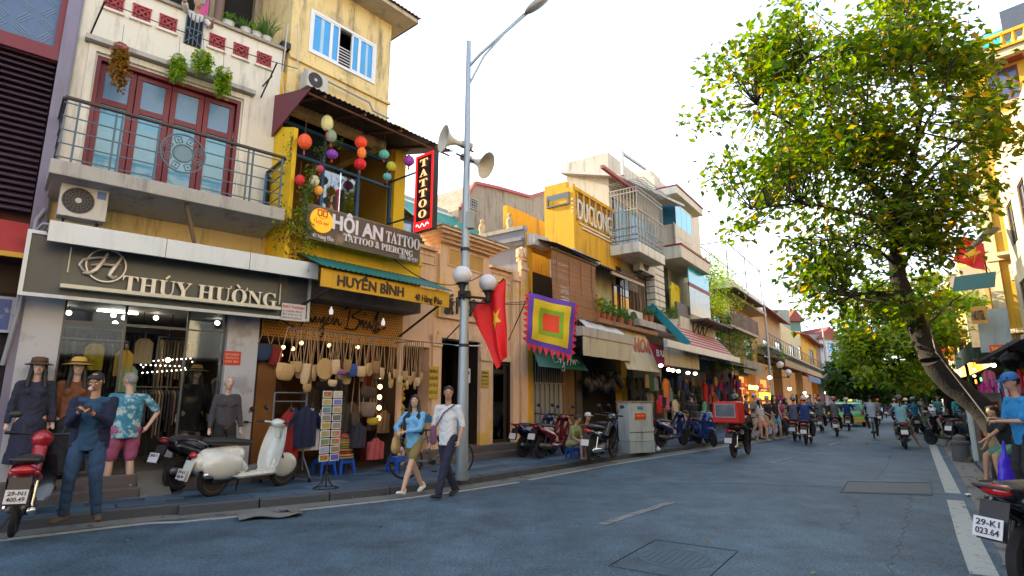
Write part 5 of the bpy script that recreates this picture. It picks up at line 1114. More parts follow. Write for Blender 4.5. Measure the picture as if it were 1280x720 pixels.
T1=(.50,.33,.14);T2=(.42,.28,.13);T3=(.56,.42,.24);T4=(.30,.17,.07)
bag(358,455,.155,.24,T1,'large flat straw tote at the left end of the bag rail','bag')
for u,v,w,h,c,lb,k in ((372,452,.07,.16,T2,'narrow tan bag right of the large straw tote','bag'),(383,455,.07,.30,T3,'long slim pale straw bag near the left of the rail','bag'),(384,480,.07,.12,(.38,.24,.10),'small brown pouch hanging lowest near the left','bag'),(393,458,.08,.22,T2,'slim tan bag left of the round straw hat','bag'),
  (406,461,.15,.1,T1,'round woven bag shaped like a hat in the middle of the rail','hat'),(418,450,.09,.22,T3,'pale conical straw bag right of the round one','bag'),(416,475,.07,.1,T3,'small pale bag below the conical one','bag'),(426,462,.085,.16,(.30,.20,.13),'brown bag with a purple band','band'),(435,450,.07,.2,T4,'dark tan bag between purple band and blue bag','bag'),
  (441,455,.09,.2,(.03,.07,.28),'blue and white patterned bag on the rail','bag'),(452,458,.10,.17,T3,'pale round topped bag right of the blue one','bag'),(461,462,.10,.10,T1,'circular spiral woven bag','round'),(469,452,.08,.2,T4,'rust brown bag right of the spiral one','bag'),(478,460,.07,.19,T3,'cream bag with dark stripe','bag')):
 bag(u,v,w,h,c,lb,k)
wd_=['first','second','third','fourth','fifth','sixth','seventh','eighth','ninth','tenth','eleventh','twelfth']
for i in range(12): bag(366+i*9.6,452+(i*7)%17,.075,.17,(T1,T3,T2)[i%3],'woven tan bag in the back row of the rail, %s from the left'%wd_[i],off=.58)
for i,(u,v) in enumerate(((487,466),(494,462),(500,470),(506,464),(512,470),(517,465),(522,472),(527,466),(489,474),(509,476),(519,476))):
 bag(u,v,.062,.15,random.choice([T1,T2,T3]),'small pale straw bag in the right hand cluster on long straps')
for u,v,w,h,c,lb in ((330,430,.12,.25,(.02,.04,.09),'dark blue handbag hanging at the left door panel'),(344,435,.11,.26,(.25,.02,.02),'dark red handbag hanging at the left door panel'),(462,484,.17,.18,(.09,.065,.05),'wide taupe cloth bag hanging below the straw bags'),(461,503,.14,.24,(.20,.15,.11),'pleated beige cloth bag below the taupe one'),(444,515,.10,.24,(.07,.055,.045),'dark patterned cloth bag low in the shop'),(466,522,.10,.12,(.50,.34,.02),'bright yellow cap shaped bag')):
 bag(u,v,w,h,c,lb,off=.45 if u>400 else .1)
def shirt_shape(m,x,y,z,w,l,sleeve=True,ph=0):
 "hanging garment: shoulders slope, body falls in folds, short sleeves"
 def half(sg):
  def fn(u,v):
   wd=w*(.42+.58*min(1,v*7))*(1 if v<.2 else 1+.10*(v-.2)); zz=z-.03-l*v-(.07*min(1,abs(u*2-1))*(1-min(1,v*4)))
   return (x+(u*2-1)*wd,y+sg*(.035+.018*math.sin(u*19+ph+v*2)*min(1,v*3)+.03*(1-(u*2-1)**2)),zz)
  return fn
 m.sheet(half(-1),22,10,.02,(0,1,0)); m.sheet(half(.6),14,6,.012,(0,1,0))
 if sleeve:
  for s_ in (-1,1):
   m.sheet(lambda u,v,s_=s_:(x+s_*(w*.78+(w*.62)*v+.0*u),y-.05+.08*u+.02*math.sin(v*9+ph),z-.07-.30*v-.17*u*(.6+.4*(1-v))),6,6,.016,(0,.3,.2)); m.sheet(lambda u,v,s_=s_:(x+s_*(w*.80+w*.55*v+.05*u),y-.055+.03*math.sin(u*8+v*4+ph),z-.06-.24*v-.20*u),6,6,.05,(0,1,0))
def garment(u,v,off,w,l,col,label,F_=None,sleeve=True,name='hanging_shirt'):
 F_=F_ or H; x,z=F_.h(u,v,off); o=F_.thing(name,label,'garment',x,off,z-l); y=-off; m=MB(); ph=random.uniform(0,6)
 shirt_shape(m,x,y,z,w,l,sleeve,ph)
 m.build('cloth',cloth('gm%d%d%d'%tuple(int(99*k) for k in col),col),o,smooth=60); m=MB(); m.bar((x,y,z-.03),(x,y,z+.07),.008); m.build('hanger',STEEL,o); return o
garment(364,507,.55,.17,1.0,(.34,.02,.02),'long red dress on the rack left of the navy shirts',sleeve=False); garment(382,505,.6,.22,.72,(.012,.018,.06),'navy blue t-shirt on the front clothes rack'); garment(390,508,.5,.2,.75,(.55,.56,.6),'white t-shirt behind the navy one on the rack')
for u,v,w,l,c_,o_ in ((340,470,.2,.7,(.05,.02,.015),-.6),(425,470,.2,.6,(.03,.03,.035),-.5),(440,500,.2,.6,(.10,.07,.05),-.3),(455,480,.18,.7,(.02,.02,.025),-.6),(470,490,.2,.8,(.05,.035,.03),-.4),(480,510,.15,.5,(.16,.10,.05),-.1),(388,480,.2,.5,(.06,.04,.03),-.7),(405,470,.2,.6,(.02,.02,.02),-.9)):
 garment(u,v,o_,w,l,c_,'dim dark garment in the crowded inside of the bag shop',sleeve=False)['group']='dim garments inside the bag shop'
# rack frame on castors
x0,_=H.h(343,500,.6); x1,_=H.h(377,500,.6); z=H.h(360,491,.6)[1]; H_o=H.O.copy(); H.O=H.O-H.n*.4; o=H.thing('clothes_rack','grey steel clothes rack on castors in front of the bag shop','clothes rack',x0,1.0,.12); m=MB()
for x in (x0,x1+.1):
 m.cyl((x,-1.0,.3),(x,-1.0,z),.016,n=8); m.bar((x,-1.0,.55),(x,-1.28,.2),.02); m.bar((x,-1.0,.55),(x,-.72,.2),.02); m.bar((x,-1.3,.2),(x,-.7,.2),.025)
m.cyl((x0,-1.0,z),(x1+.1,-1.0,z),.014,n=8); m.cyl((x0,-1.0,z-.15),(x1+.1,-1.0,z-.15),.012,n=8); m.build('frame',STEEL,o)
for x in (x0,x1+.1):
 for yy in (-1.27,-.73): m=MB(); m.lathe([(0,-.015),(.035,-.015),(.035,.015),(0,.015)],(x,yy,.16),12,'x'); m.build('castor',BLACKI,o,smooth=40)
H.O=H_o
# postcard rack
px=gp(407,611,.12); fr=H; xx=(Vector(px[:2])-H.O).dot(H.d); yy=-((Vector(px[:2])-H.O).dot(H.n)); rk=H.thing('postcard_rack','slim black wire stand of postcards in front of the bag shop','postcard rack',xx,-yy,.12)
zt_=H.side(415,490,xx)[1]; zt_=H.h(415,489,-yy)[1]; m=MB(); m.cyl((xx,yy,.14),(xx,yy,zt_),.012,n=8)
for k in range(4): a=k*PI/2+.4; m.tube([(xx,yy,.4),(xx+.1*math.cos(a),yy+.1*math.sin(a),.2),(xx+.2*math.cos(a),yy+.2*math.sin(a),.135)],.008,5)
m.lathe([(.19,.13),(.2,.13),(.2,.145),(.19,.145),(.19,.13)],(xx,yy,0),20)
zb_=H.h(405,578,-yy)[1];
for x in (-.19,0,.19): m.bar((xx+x,yy-.03,zb_),(xx+x,yy-.03,zt_),.008)
m.build('wire_frame',BLACKI,rk)
cc=[(.5,.05,.04),(.55,.45,.4),(.4,.35,.15),(.15,.2,.5),(.05,.3,.3),(.4,.3,.15),(.25,.2,.15),(.12,.14,.15),(.5,.25,.05),(.25,.25,.25),(.35,.3,.15),(.6,.08,.15),(.1,.3,.12),(.45,.1,.1),(.25,.4,.55),(.3,.15,.15),(.5,.05,.03),(.08,.1,.4)]
rows=9; ch_=(zt_-zb_)/rows; word=['first','second','third','fourth','fifth','sixth','seventh','eighth','lowest']
for r_ in range(rows):
 for c_ in range(2):
  xa=xx+(-.185 if c_==0 else .012); za=zt_-ch_*(r_+1)+.02; o=H.thing('postcard','%s postcard from the top in the %s column of the wire rack'%(word[r_],('left','right')[c_]),'postcard',xa,-yy,za,'postcards on the wire rack')
  bx('card',M('card_white',(.7,.7,.68),var=.03),o,xa,xa+.17,yy-.05,yy-.045,za,za+ch_*.86); col=cc[r_*2+c_]; bx('picture',M('card_pic_%d'%(r_*2+c_),col,.4,var=.3,sc=14,col2=tuple(min(.5,.7*k+.05) for k in (col[1],col[0],col[2])),c2sc=22,c2t=.5),o,xa+.012,xa+.158,yy-.0535,yy-.0515,za+.012,za+ch_*.86-.012)
# stools, hats
def stool(fr,u,v,label,z=.12):
 p=gp(u,v,z); o=thing('plastic_stool',label,'stool',(p.x,p.y,z),fr.rz,'blue plastic stools'); SB=M('blue_plastic',(.01,.09,.48),.35,var=.05); m=MB(); m.prism([(-.14,-.14),(.14,-.14),(.14,.14),(-.14,.14)],.27,.30,'xy'); m.box(-.135,.135,-.14,-.13,.2,.27); m.box(-.135,.135,.13,.14,.2,.27); m.box(-.14,-.13,-.13,.13,.2,.27); m.box(.13,.14,-.13,.13,.2,.27); m.build('seat',SB,o,bevel=.008)
 for sx in (-1,1):
  for sy in (-1,1): m=MB(); m.bar((sx*.16,sy*.16,0),(sx*.125,sy*.125,.27),.045,.045); m.build('leg',SB,o)
 return o
stool(H,404,594,'blue plastic stool behind the postcard stand'); stool(H,428,592,'blue plastic stool under the stack of hats'); stool(H,497,590,'blue plastic stool beside the walking woman')
p=gp(428,592,.12); o=thing('hat_stack','stack of striped straw hats in red, green and yellow on a blue stool','hats',(p.x,p.y,.42),0)
for k in range(9):
 col=[(.5,.32,.1),(.55,.4,.2),(.45,.05,.03),(.5,.35,.1),(.2,.3,.08),(.55,.25,.05),(.5,.4,.2),(.5,.3,.1),(.4,.1,.05)][k]; m=MB(); w=.20-.006*k; z=k*.048; m.lathe([(w,z),(w*1.01,z+.012),(w*.6,z+.035),(w*.5,z+.07),(0,z+.09)],(0,0,0),20); m.build('hat',M('hat_s%d'%k,col,.8,var=.3,sc=20,bump=.5,bsc=60),o,smooth=60)
# goods at the right of the shop: fans, toys, aprons
for u,v,off,w,l,col,lb in ((470,545,.5,.18,.42,(.40,.08,.08),'pink red gingham apron hanging at the right of the bag shop'),(448,525,.4,.16,.5,(.03,.03,.05),'dark dress hanging low in the bag shop'),(512,515,.6,.12,.22,(.10,.04,.25),'purple and blue scarf draped on the small rack'),(534,515,.6,.10,.2,(.03,.15,.35),'turquoise scarf at the end of the small rack'),(430,500,.2,.18,.6,(.05,.045,.04),'dark coat hanging behind the postcard stand')):
 garment(u,v,off,w,l,col,lb,sleeve=False)
for u,v,r,col,lb in ((502,540,6,(.6,.3,.03),'small orange paper lantern toy'),(512,538,6,(.25,.35,.05),'small green paper lantern toy'),(521,538,7,(.65,.10,.15),'small pink paper lantern toy'),(511,560,6,(.55,.15,.25),'small pink ball toy low on the stand'),(522,565,8,(.7,.06,.02),'bright red orange ball lantern low beside the woman'),(500,562,6,(.5,.4,.4),'pale pink paper ball low on the stand')):
 x,z=H.h(u,v,.8); o=H.thing('paper_lantern',lb,'paper lantern',x,.8,z,'paper lantern toys on the stand'); m=MB(); m.ell((x,-.8,z),(r*.013,r*.013,r*.011),12,8); m.build('shade',M('toy_%d'%int(col[0]*99+u),col,.5),o,smooth=60); m=MB(); m.bar((x,-.8,z+.05),(x,-.8,z+.16),.008); m.build('hook',BLACKI,o)
x,_=H.h(512,560,.8); o=H.thing('toy_stand','thin steel stand holding paper lanterns and scarves beside the blue stool','display stand',x,.8,.12); m=MB();
for dx in (-.2,.25): m.cyl((x+dx,-.78,.12),(x+dx,-.78,1.35),.012,n=6)
for z in (.55,.9,1.35): m.bar((x-.25,-.78,z),(x+.3,-.78,z),.016)
m.build('frame',STEEL,o)
for u,v,z_,lb in ((354,434,-.8,'warm bulb low behind the straw tote'),(366,436,-.8,'greenish bulb behind the left bags'),(351,444,-.8,'yellow bulb at the left of the shop'),(412,427,-.8,'bright bulb in the middle of the bag shop ceiling'),(377,424,-.8,'small bulb between the bag straps'),(447,434,-.5,'small bulb behind the pale round bag')):
 x,z=H.h(u,v,z_); z=min(z,2.7); o=H.thing('shop_lamp','lit '+lb,'lamp',x,z_,z,'lamps inside the bag shop'); m=MB(); m.ell((x,-z_,z),.04,8,6); m.build('bulb',BULBW,o,smooth=60); bx('cord',BLACKI,o,x-.004,x+.004,-z_-.004,-z_+.004,z+.04,2.75)
x,z=H.h(474,500,.05); o=H.thing('light_string','vertical string of glowing yellow letters at the right side of the bag shop','light sign',x,.05,1.0)
for k in range(5): zz=z+.5-.22*k; m=MB(); m.lathe([(.03,-.01),(.05,-.01),(.05,.01),(.03,.01),(.03,-.01)],(x,-.06,zz),12,'y'); m.build('glow_ring',BULBW,o)
# ============================================================ peach colonial building
Q=PE; B=Q.root('peach_building','low peach plastered building with heavy cornice, tall doorways and a lotus finial','building')
L2=PEL; cb=Q.h(583,300,.15)[1]-.0; zp1=Q.h(582,317,.05)[1]; zlow=Q.h(625,338,.0)[1]
c0,c1=Q.h(548,300,.0)[0],Q.h(609,320,.0)[0]
d1=Q.r(549,425,598,556,0); d2=Q.r(614,452,640,556,0); d0=Q.r(500,433,533,556,0); gl=.42
zd=d1[3]
wall_holes(B,PEACH,0,L2,0.1,zlow,0,.3,[(d0[0],d0[1],gl,d0[3]),(d1[0],d1[1],gl,zd),(d2[0],d2[1],gl,d2[3])])
bx('upper_wall',PEACH,B,c0,c1,-.08,.3,zlow-.0,zp1+.1); bx('upper_wall',PEACH,B,c0,c1,-.08,-.002,zd+.5,zlow)
wz=zp1+.1
for k,(o_,t_) in enumerate(((.14,.07),(.22,.08),(.34,.07),(.42,.06))): bx('cornice',PEACH,B,c0-o_+.05,c1+o_-.05,-.08-o_,.4,wz+sum((.07,.08,.07,.06)[:k])+.001*k,wz+sum((.07,.08,.07,.06)[:k+1]))
bx('cornice_top',capm,B,c0-.4,c1+.4,-.52,.5,wz+.285,wz+.32)
for a,b in ((.14,.46),(.54,.86)): xa,xb=c0+(c1-c0)*a,c0+(c1-c0)*b; m=MB(); frame_rect(m,xa,xb,wz-.55,wz-.08,.03,-.11,-.082); m.build('frieze_panel',PEACH,B); bx('panel_field',M('ochre_panel',(.55,.33,.10),.85,stain=.3),B,xa+.03,xb-.03,-.087,-.0805,wz-.52,wz-.11)
for xa,xb in ((0.02,c0-.06),(c1+.1,L2-.4)): bx('parapet_cap',PEACH,B,xa,xb,-.1,.35,zlow+.002,zlow+.08); m=MB(); frame_rect(m,xa+.1,xb-.05,zlow-.35,zlow-.1,.025,-.03,-.002); m.build('parapet_panel',PEACH,B)
bx('side_body',PEACH,B,0.05,L2-.05,1.75,6,.1,zlow-.3); bx('end_wall',PEACH,B,L2-.2,L2-.05,.3,1.75,.1,zlow-.3); bx('flat_roof',CONC,B,.05,L2-.2,.3,1.75,zlow-.4,zlow-.3)
def pilaster(x0,x1,z1,base=True): bx('pilaster',PEACH,B,x0,x1,-.12,-.002,gl-.28,z1,bevel=.01); bx('pilaster_cap',PEACH,B,x0-.03,x1+.03,-.16,-.121,z1-.28,z1-.2)
p1=Q.h(600,500,.1)[0],Q.h(613,500,.1)[0]; pilaster(p1[0],p1[1],d2[3]+.25); pa=Q.h(641,500,.1)[0]; pilaster(pa,pa+.28,zlow+.06); pe=L2-.33; pilaster(pe,L2-.02,zlow+.45)
pc=d0[1]+.06; pilaster(pc,pc+.25,d1[3]+.05)
for d in (d0,d1,d2): m=MB(); m.box(d[0]-.13,d[0]-.002,-.06,-.001,gl,d[3]+.15); m.box(d[1]+.002,d[1]+.13,-.06,-.001,gl,d[3]+.15); m.box(d[0]-.002,d[1]+.002,-.06,-.001,d[3],d[3]+.15); m.build('door_surround',PEACH,B)
bx('step',STP,B,.2,L2-.3,-.6,-.3,.1,.26,bevel=.01); bx('step',STP,B,.2,L2-.05,-.3,.02,.1,gl,bevel=.01)
bx('hall_dark',DARK,B,d1[0]-.3,d1[1]+.2,1.4,1.5,.1,zd+.2); bx('hall_floor',DARKB,B,0.05,L2-.05,.02,.5,.1,gl-.003)
m=MB(); m.box(d1[0]+.005,d1[0]+.04,.02,1.2,gl,zd); m.box(d1[1]-.04,d1[1]-.005,.02,.9,gl,zd); m.build('open_door',M('dark_wood',(.03,.018,.012),.5),B)
m=MB(); frame_rect(m,d2[0],d2[1],gl,d2[3],.09,.04,.1); g=m.build('glass_door',_M['dark_wood'],B); bx('pane',SHOPG,g,d2[0]+.08,d2[1]-.08,.06,.07,gl+.09,d2[3]-.09)
bx('red_wall',M('red_shop_wall',(.22,.04,.02),.6,emit=.15,ecol=(.8,.15,.05)),B,d2[0]-.02,L2-.1,1.6,1.65,.1,d2[3]+.3)  # red light of the shop is put into this wall as a faint glow
bx('red_wall',M('red_shop_wall2',(.16,.015,.015),.6),B,d0[0]-.2,d0[1]+.02,1.0,1.05,.1,d0[3]+.3); bx('partition',DARK,B,d0[1]+.05,d0[1]+.1,.31,1.7,.1,zlow-.5); bx('partition',DARK,B,d2[0]-.1,d2[0]-.05,.31,1.7,.1,zlow-.5)
x=(d2[0]+d2[1])/2-.1; e,_=person('headless display figure in a long yellow dress behind the glass door',Q.w(x,-.7,.42),Q.rz+PI,name='dress_form',cat='mannequin',H=1.6,top=('yeldr',(.70,.42,.02)),sleeve=1,bottom=('yeldr2',(.72,.45,.02)),skirt=.78,hair=None,female=True,skin=M('form_yellow',(.6,.4,.05)),res=.018,shoes=None)
o=Q.thing('yellow_dress','yellow frilled dress on a stand seen behind the hanging bags','dress',(d0[0]+d0[1])/2-.2,-.3,1.2); m=MB(); x=(d0[0]+d0[1])/2-.2
for k in range(60): a=random.uniform(0,6.3); m.ell((x+.2*math.cos(a)*random.random(),.3+.1*math.sin(a),1.0+random.random()*.9),(.06,.05,.05),6,4)
m.build('ruffles',M('yellow_ruffle',(.65,.40,.02)),o,smooth=60); bx('stand',STEEL,o,x-.02,x+.02,.28,.32,.42,1.0)
# finial on last pilaster
fx_,fzv=L2-.18,zlow+.45; o=Q.thing('lotus_finial','lotus bud finial on the right pilaster of the peach building','finial',fx_,.05,fzv); m=MB(); m.lathe([(.16,fzv),(.16,fzv+.05),(.09,fzv+.08),(.13,fzv+.16),(.17,fzv+.26),(.10,fzv+.4),(0,fzv+.46)],(fx_,-.02,0),16); m.build('bud',PEACH,o,smooth=50)
m=MB()
for r_ in range(3):
 for k in range(8): a=k*PI/4+r_*.4; m.ell((fx_+.13*math.cos(a),-.02+.13*math.sin(a),fzv+.16+.08*r_),(.045,.045,.075),6,5)
m.build('petals',PEACH,o,smooth=60)
# Chinese characters and yellow name plates
CHM=M('iron_characters',(.035,.03,.035),.5); o=Q.thing('wall_characters','dark metal Chinese characters fixed high on the peach wall behind the lamp post','sign',Q.h(557,380,.1)[0],.1,Q.h(557,390,.1)[1])
for u,v0,v1,c in ((556,366,389,'派'),(571,371,390,'門'),(587,374,393,'寓')):
 x,z=Q.h(u,v1,.12); z1_=Q.h(u,v0,.12)[1]; x2=Q.h(u+11,v1,.12)[0]; text(c,(z1_-z)*.85,CHM,o,x,-.09,z,w=x2-x,depth=.05,bold=.02)
YP=M('yellow_plate',(.55,.38,.05),.5,var=.1)
for u0,u1,v0,v1,lb in ((536,548,458,498,'upper yellow plate with dark script between the two left doorways'),(602,611,463,484,'small yellow plate on the pilaster left of the glass door')):
 x0,x1,z0,z1=Q.r(u0,v0,u1,v1,.14); o=Q.thing('name_plate',lb,'sign',x0,.14,z0,'yellow plates on the peach building'); bx('plate',YP,o,x0,x1,-.145,-.13,z0,z1); n=4
 for i in range(n): text(['ĐÌNH ĐỒNG LẠC','38 HÀNG ĐÀO','DI TÍCH','LỊCH SỬ'][i],(z1-z0)*.1,DKT,o,x0+.015,-.147,z1-(z1-z0)*(.2+.22*i),depth=.003,w=(x1-x0)*.85)
x,z=Q.h(578,470,.0); o=Q.thing('meter_box','white electricity meter box hanging in the dark middle doorway','meter box',x,.1,z); bx('box',WHITEF,o,x-.08,x+.08,-.2,-.09,z-.18,z+.18,bevel=.01); bx('dial',BLACKI,o,x-.04,x+.04,-.205,-.2,z+.03,z+.11); bx('arm',BLACKI,o,x-.01,x+.01,-.15,0,z+.18,z+.21)
# ============================================================ behind the peach building
BH=Fr(PE.w(0,-6,0),38)
a=BH.r(545,262,640,330,0)
o=BH.root('tarp_roof','green tarpaulin roof stretched behind the peach building','roof'); x0=BH.h(525,270,0)[0]; x1=BH.h(622,300,0)[0]; zt=BH.h(560,258,-1)[1]; zb=BH.h(580,318,1.0)[1]
m=MB(); m.sheet(lambda u,v:(x0+(x1-x0)*u,-1.5+3.4*v,zb+(zt-zb)*v-.35*math.sin(PI*v)*math.sin(PI*u)+.05*math.sin(u*17)),24,10,.02,(0,0,1)); m.build('tarp',M('green_tarp',(.03,.25,.21),.55,sc=1.2,var=.35,col2=(.05,.15,.13),c2sc=1.5,c2t=.55,bump=.3),o,smooth=60); m=MB(); m.cyl((x0,1.9,zt),(x1+1.2,1.9,zt+.05),.06,n=8); m.build('ridge_pole',WHITEF,o)
for x in (x0+.2,x1-.2):
 m=MB(); m.cyl((x,1.9,0),(x,1.9,zt),.05,n=6); m.build('post',WOODB,o)
o=BH.root('metal_roof_shed','grey shed with blue sheet wall glimpsed behind the TATTOO sign','building'); z0=BH.h(500,275,-2)[1]; z1=BH.h(505,240,-2)[1]; x0=BH.h(488,260,-2)[0]; x1=BH.h(560,260,-2)[0]
bx('wall',M('shed_wall',(.30,.36,.36),.8,stain=.5),o,x0,x1,2,5,0,z1-.1); m=MB(); m.sheet(lambda u,v:(x0-.2+(x1-x0+.4)*u,1.6+2*v,z0+.1+(z1-z0)*v*.9+.02*math.sin(u*90)),60,1,.02,(0,0,1)); m.build('tile_roof',M('brown_roof_tiles',(.14,.06,.045),.85,sc=12,var=.4),o)
OH=Fr(PE.w(1.2,-7.5,0),38); o=OH.root('old_gable_house','old stained house with a red edged gable behind the green tarpaulin','building')
p=lambda u,v:OH.h(u,v,0)
g=[p(573,290),p(573,262),p(592,230),p(620,236),p(660,247),p(690,238),p(690,300)]; xs_=[q[0] for q in g]; g[0]=(g[0][0],0); g[-1]=(g[-1][0],0)
m=MB(); m.prism([(a_,b_) for a_,b_ in g],0,5,'xz'); m.build('wall',OLDW,o)
RDG=M('red_roof_edge',(.36,.09,.09),.7,stain=.3)
for a_,b_ in zip(g[1:-1],g[2:-1]): m=MB(); m.bar((a_[0],-.1,a_[1]+.04),(b_[0],-.1,b_[1]+.04),.14,.14); m.build('roof_edge',RDG,o)
x0,x1,z0,z1=OH.r(586,248,597,262,0); m=MB(); frame_rect(m,x0,x1,z0,z1,.06,-.05,.02)
for k in range(1,4): z=z0+(z1-z0)*k/4; m.box(x0,x1,-.04,0,z-.02,z+.02); x=x0+(x1-x0)*k/4; m.box(x-.02,x+.02,-.04,0,z0,z1)
f=m.build('window',M('grey_lattice',(.3,.28,.27)),o); bx('pane',DARK,f,x0,x1,-.012,-.004,z0,z1)
# ============================================================ yellow DUCLONG house
Q=DL; B=Q.root('yellow_shop_house','weathered yellow house lettered DUCLONG with a bamboo blind over its first floor','building')
S0=Q.h(768,300,0)[0]; o_s,_=Q.side(610,300,0); zS=Q.side(640,290,0)[1]; Lg=line_hit(Q,785,540)
zlo=Q.h(690,305,0)[1]; bl_t=Q.h(718,320,.5)[1]
bx('side_wall',GREYP,B,-.02,.14,.0,8,0,zS); bx('side_cornice',GREYP,B,-.14,-.021,.0,8,zS-.5,zS-.38); bx('side_cornice',GREYP,B,-.22,-.021,-.02,8,zS-.38,zS-.28); bx('side_coping',M('grey_coping',(.34,.33,.30),.9,stain=.9),B,-.08,.2,0,8,zS+.002,zS+.12)
for k in range(5):
 m=MB(); y=.6+k*1.1; m.lathe([(.12,zS+.12),(.07,zS+.2),(.12,zS+.34),(.09,zS+.46),(.04,zS+.5),(.07,zS+.6),(0,zS+.68)],(.05,y,0),10); m.build('urn_ornament',M('old_cream_plaster',(.52,.42,.24),.9,stain=.9),B,smooth=50)
f1=Q.h(690,420,0)[1]    # first floor level
bx('yellow_pillar',YELP,B,.0,.32,-.06,.3,0,zlo)
ox1=Q.h(742,360,0)[0]
wall_holes(B,YELP,.32,S0,f1-.2,zlo,0,.25,[(.4,ox1,f1+.1,bl_t-.05)])
bx('room_dark',DARK,B,.15,S0,2.5,2.6,0,zlo-.1); bx('floor',CONC,B,.15,Lg+1,-.35,2.5,f1-.22,f1-.05)
bx('white_lintel',M('white_lintel',(.55,.53,.5),.8,stain=.4),B,.02,.85,-.35,-.07,bl_t-.05,bl_t+.30)
# upper block
cx0=Q.h(716,265,0)[0]; uz1=Q.h(742,249,0)[1]; dz,_=Q.side(681,290,cx0)
YU=YELP
bx('upper_wall',YU,B,cx0,S0,.0,.25,zlo,uz1); bx('upper_side_wall',YU,B,cx0,cx0+.22,.25,min(7,-dz),zlo,uz1+.25); bx('upper_wall',YU,B,cx0+.22,S0,3,3.2,zlo,uz1); bx('corner_post',YU,B,cx0-.03,cx0+.12,-.05,-.001,zlo,uz1+.1)
m=MB()
zr0,zr1=Q.h(745,265,0)[1],uz1
for k in range(7): x=cx0+.3+(S0-cx0-.5)*k/6; m.box(x-.05,x+.05,-.04,-.001,uz1-.75,uz1-.1)
m.build('parapet_pier',YU,B); bx('parapet_rail',YU,B,cx0,S0,-.06,-.001,uz1-.1,uz1+.03); bx('parapet_recess',M('dark_ochre',(.22,.10,.03),.9,stain=.6),B,cx0+.25,S0-.1,-.01,-.0005,uz1-.74,uz1-.1)
# skylight window on the side wall
za,zb=Q.side(698,243,cx0),Q.side(698,258,cx0); y0,y1=-Q.side(712,250,cx0)[0],-Q.side(684,250,cx0)[0]
m=MB(); m.box(cx0-.06,cx0-.002,y0,y1,zb[1],zb[1]+.06); m.box(cx0-.06,cx0-.002,y0,y1,za[1]-.06,za[1]); m.box(cx0-.06,cx0-.002,y0,y0+.06,zb[1]+.06,za[1]-.06); m.box(cx0-.06,cx0-.002,y1-.06,y1,zb[1]+.06,za[1]-.06); f=m.build('window',M('grey_window_frame',(.12,.12,.13)),B)
m=MB(); m.X=Matrix.Translation((cx0-.05,(y0+y1)/2,za[1]-.05))@Matrix.Rotation(R(-28),4,'Y'); m.box(-.02,.0,-(y1-y0)/2,(y1-y0)/2,-(za[1]-zb[1]),0); m.build('tilted_pane',M('sky_glass',(.30,.42,.48),.15,var=.2),f)
lx0_,lx1_=Q.h(722,262,.08)[0],Q.h(764,285,.08)[0]; lz_=Q.h(743,284,.08)[1]; lh_=Q.h(743,259,.08)[1]-lz_
WL=M('cream_letters',(.74,.68,.52),.6,var=.05)
sg=Q.thing('wall_lettering','tall thin cream art deco letters DUCLONG on the yellow wall','sign',lx0_,.08,lz_)
text('DUCLONG',lh_*.95,WL,sg,lx0_,-.06,lz_,w=lx1_-lx0_,depth=.05,bold=.0)
for k in (1,2): bx('underline',WL,sg,lx0_+.2*k,lx1_+.35,-.05,-.002,lz_-.13*k,lz_-.13*k+.05)
for k in range(4):
 bx('speed_line',WL,sg,lx0_-.3,lx0_-.05,-.05,-.002,lz_+lh_*(.2+.2*k),lz_+lh_*(.2+.2*k)+.05); bx('speed_line',WL,sg,lx1_+.1,lx1_+.4,-.05,-.002,lz_+lh_*(.0+.13*k),lz_+lh_*(.0+.13*k)+.04)
y_=1.2; x,z=Q.h(751,224,-1.2); o=Q.thing('water_tank','round steel water tank on the roof behind the DUCLONG letters','water tank',x,-1.2,uz1+.05); m=MB(); m.lathe([(0,-.7),(.3,-.68),(.42,-.5),(.42,.5),(.3,.68),(0,.7)],(x,1.2,z),20,'y'); m.build('drum',M('tank_steel',(.5,.6,.65),.2,metal=.9,var=.05),o,smooth=50); m=MB(); m.box(x-.35,x+.35,.8,1.6,uz1,z-.35); m.build('stand',STEEL,o)
# fat blue pipe + corrugated canopy over the blind
p0=Q.h(700,305,.9); p1=Q.h(752,332,.9); ca=(p0[1]+p1[1])/2; cx1=Q.h(750,330,.95)[0]
corr(B,.2,cx1,-1.0,ca,.0,ca+.35,CORR,name='corrugated_canopy'); q0=Q.h(716,312,.8); q1=Q.h(748,330,.8); m=MB(); m.cyl((q0[0],-.8,q0[1]),(q1[0],-.8,q1[1]-.0),.06,n=10); m.build('blue_pipe',M('blue_grey_pipe',(.25,.36,.50),.4),B,smooth=60)
# bamboo blind: individual slats
bx0,bx1=Q.h(690,360,.8)[0],Q.h(745,365,.8)[0]; bz1=Q.h(717,322,.8)[1]; bz0=Q.h(717,396,.8)[1]
bo=Q.thing('bamboo_blind','wide brown bamboo blind hanging before the yellow house first floor','blind',bx0,.8,bz0)
BM=[M('bamboo_a',(.34,.17,.075),.7,sc=8,var=.35),M('bamboo_b',(.27,.12,.055),.7,sc=8,var=.35)]; SLm=[]
for mt in BM: m=MB(); m.box(0,bx1-bx0,-.008,.004,0,.021); SLm.append(m.mesh('slat',mt))
n=int((bz1-bz0)/.026)
for k in range(n):
 o=link('slat',SLm[random.random()<.4],bo); o.location=(random.uniform(-.012,.012),random.uniform(-.004,.004)-.02*math.sin(k*.09),k*.026)
m=MB()
for t in (.1,.37,.63,.9): x=bx0+(bx1-bx0)*t; m.box(x-.008,x+.008,-.83,-.80,bz0,bz1+.1)
m.build('cords',M('cord_tan',(.3,.2,.1)),bo); bx('pelmet',WOODB,bo,bx0-.05,bx1+.05,-.84,-.78,bz1,bz1+.06)
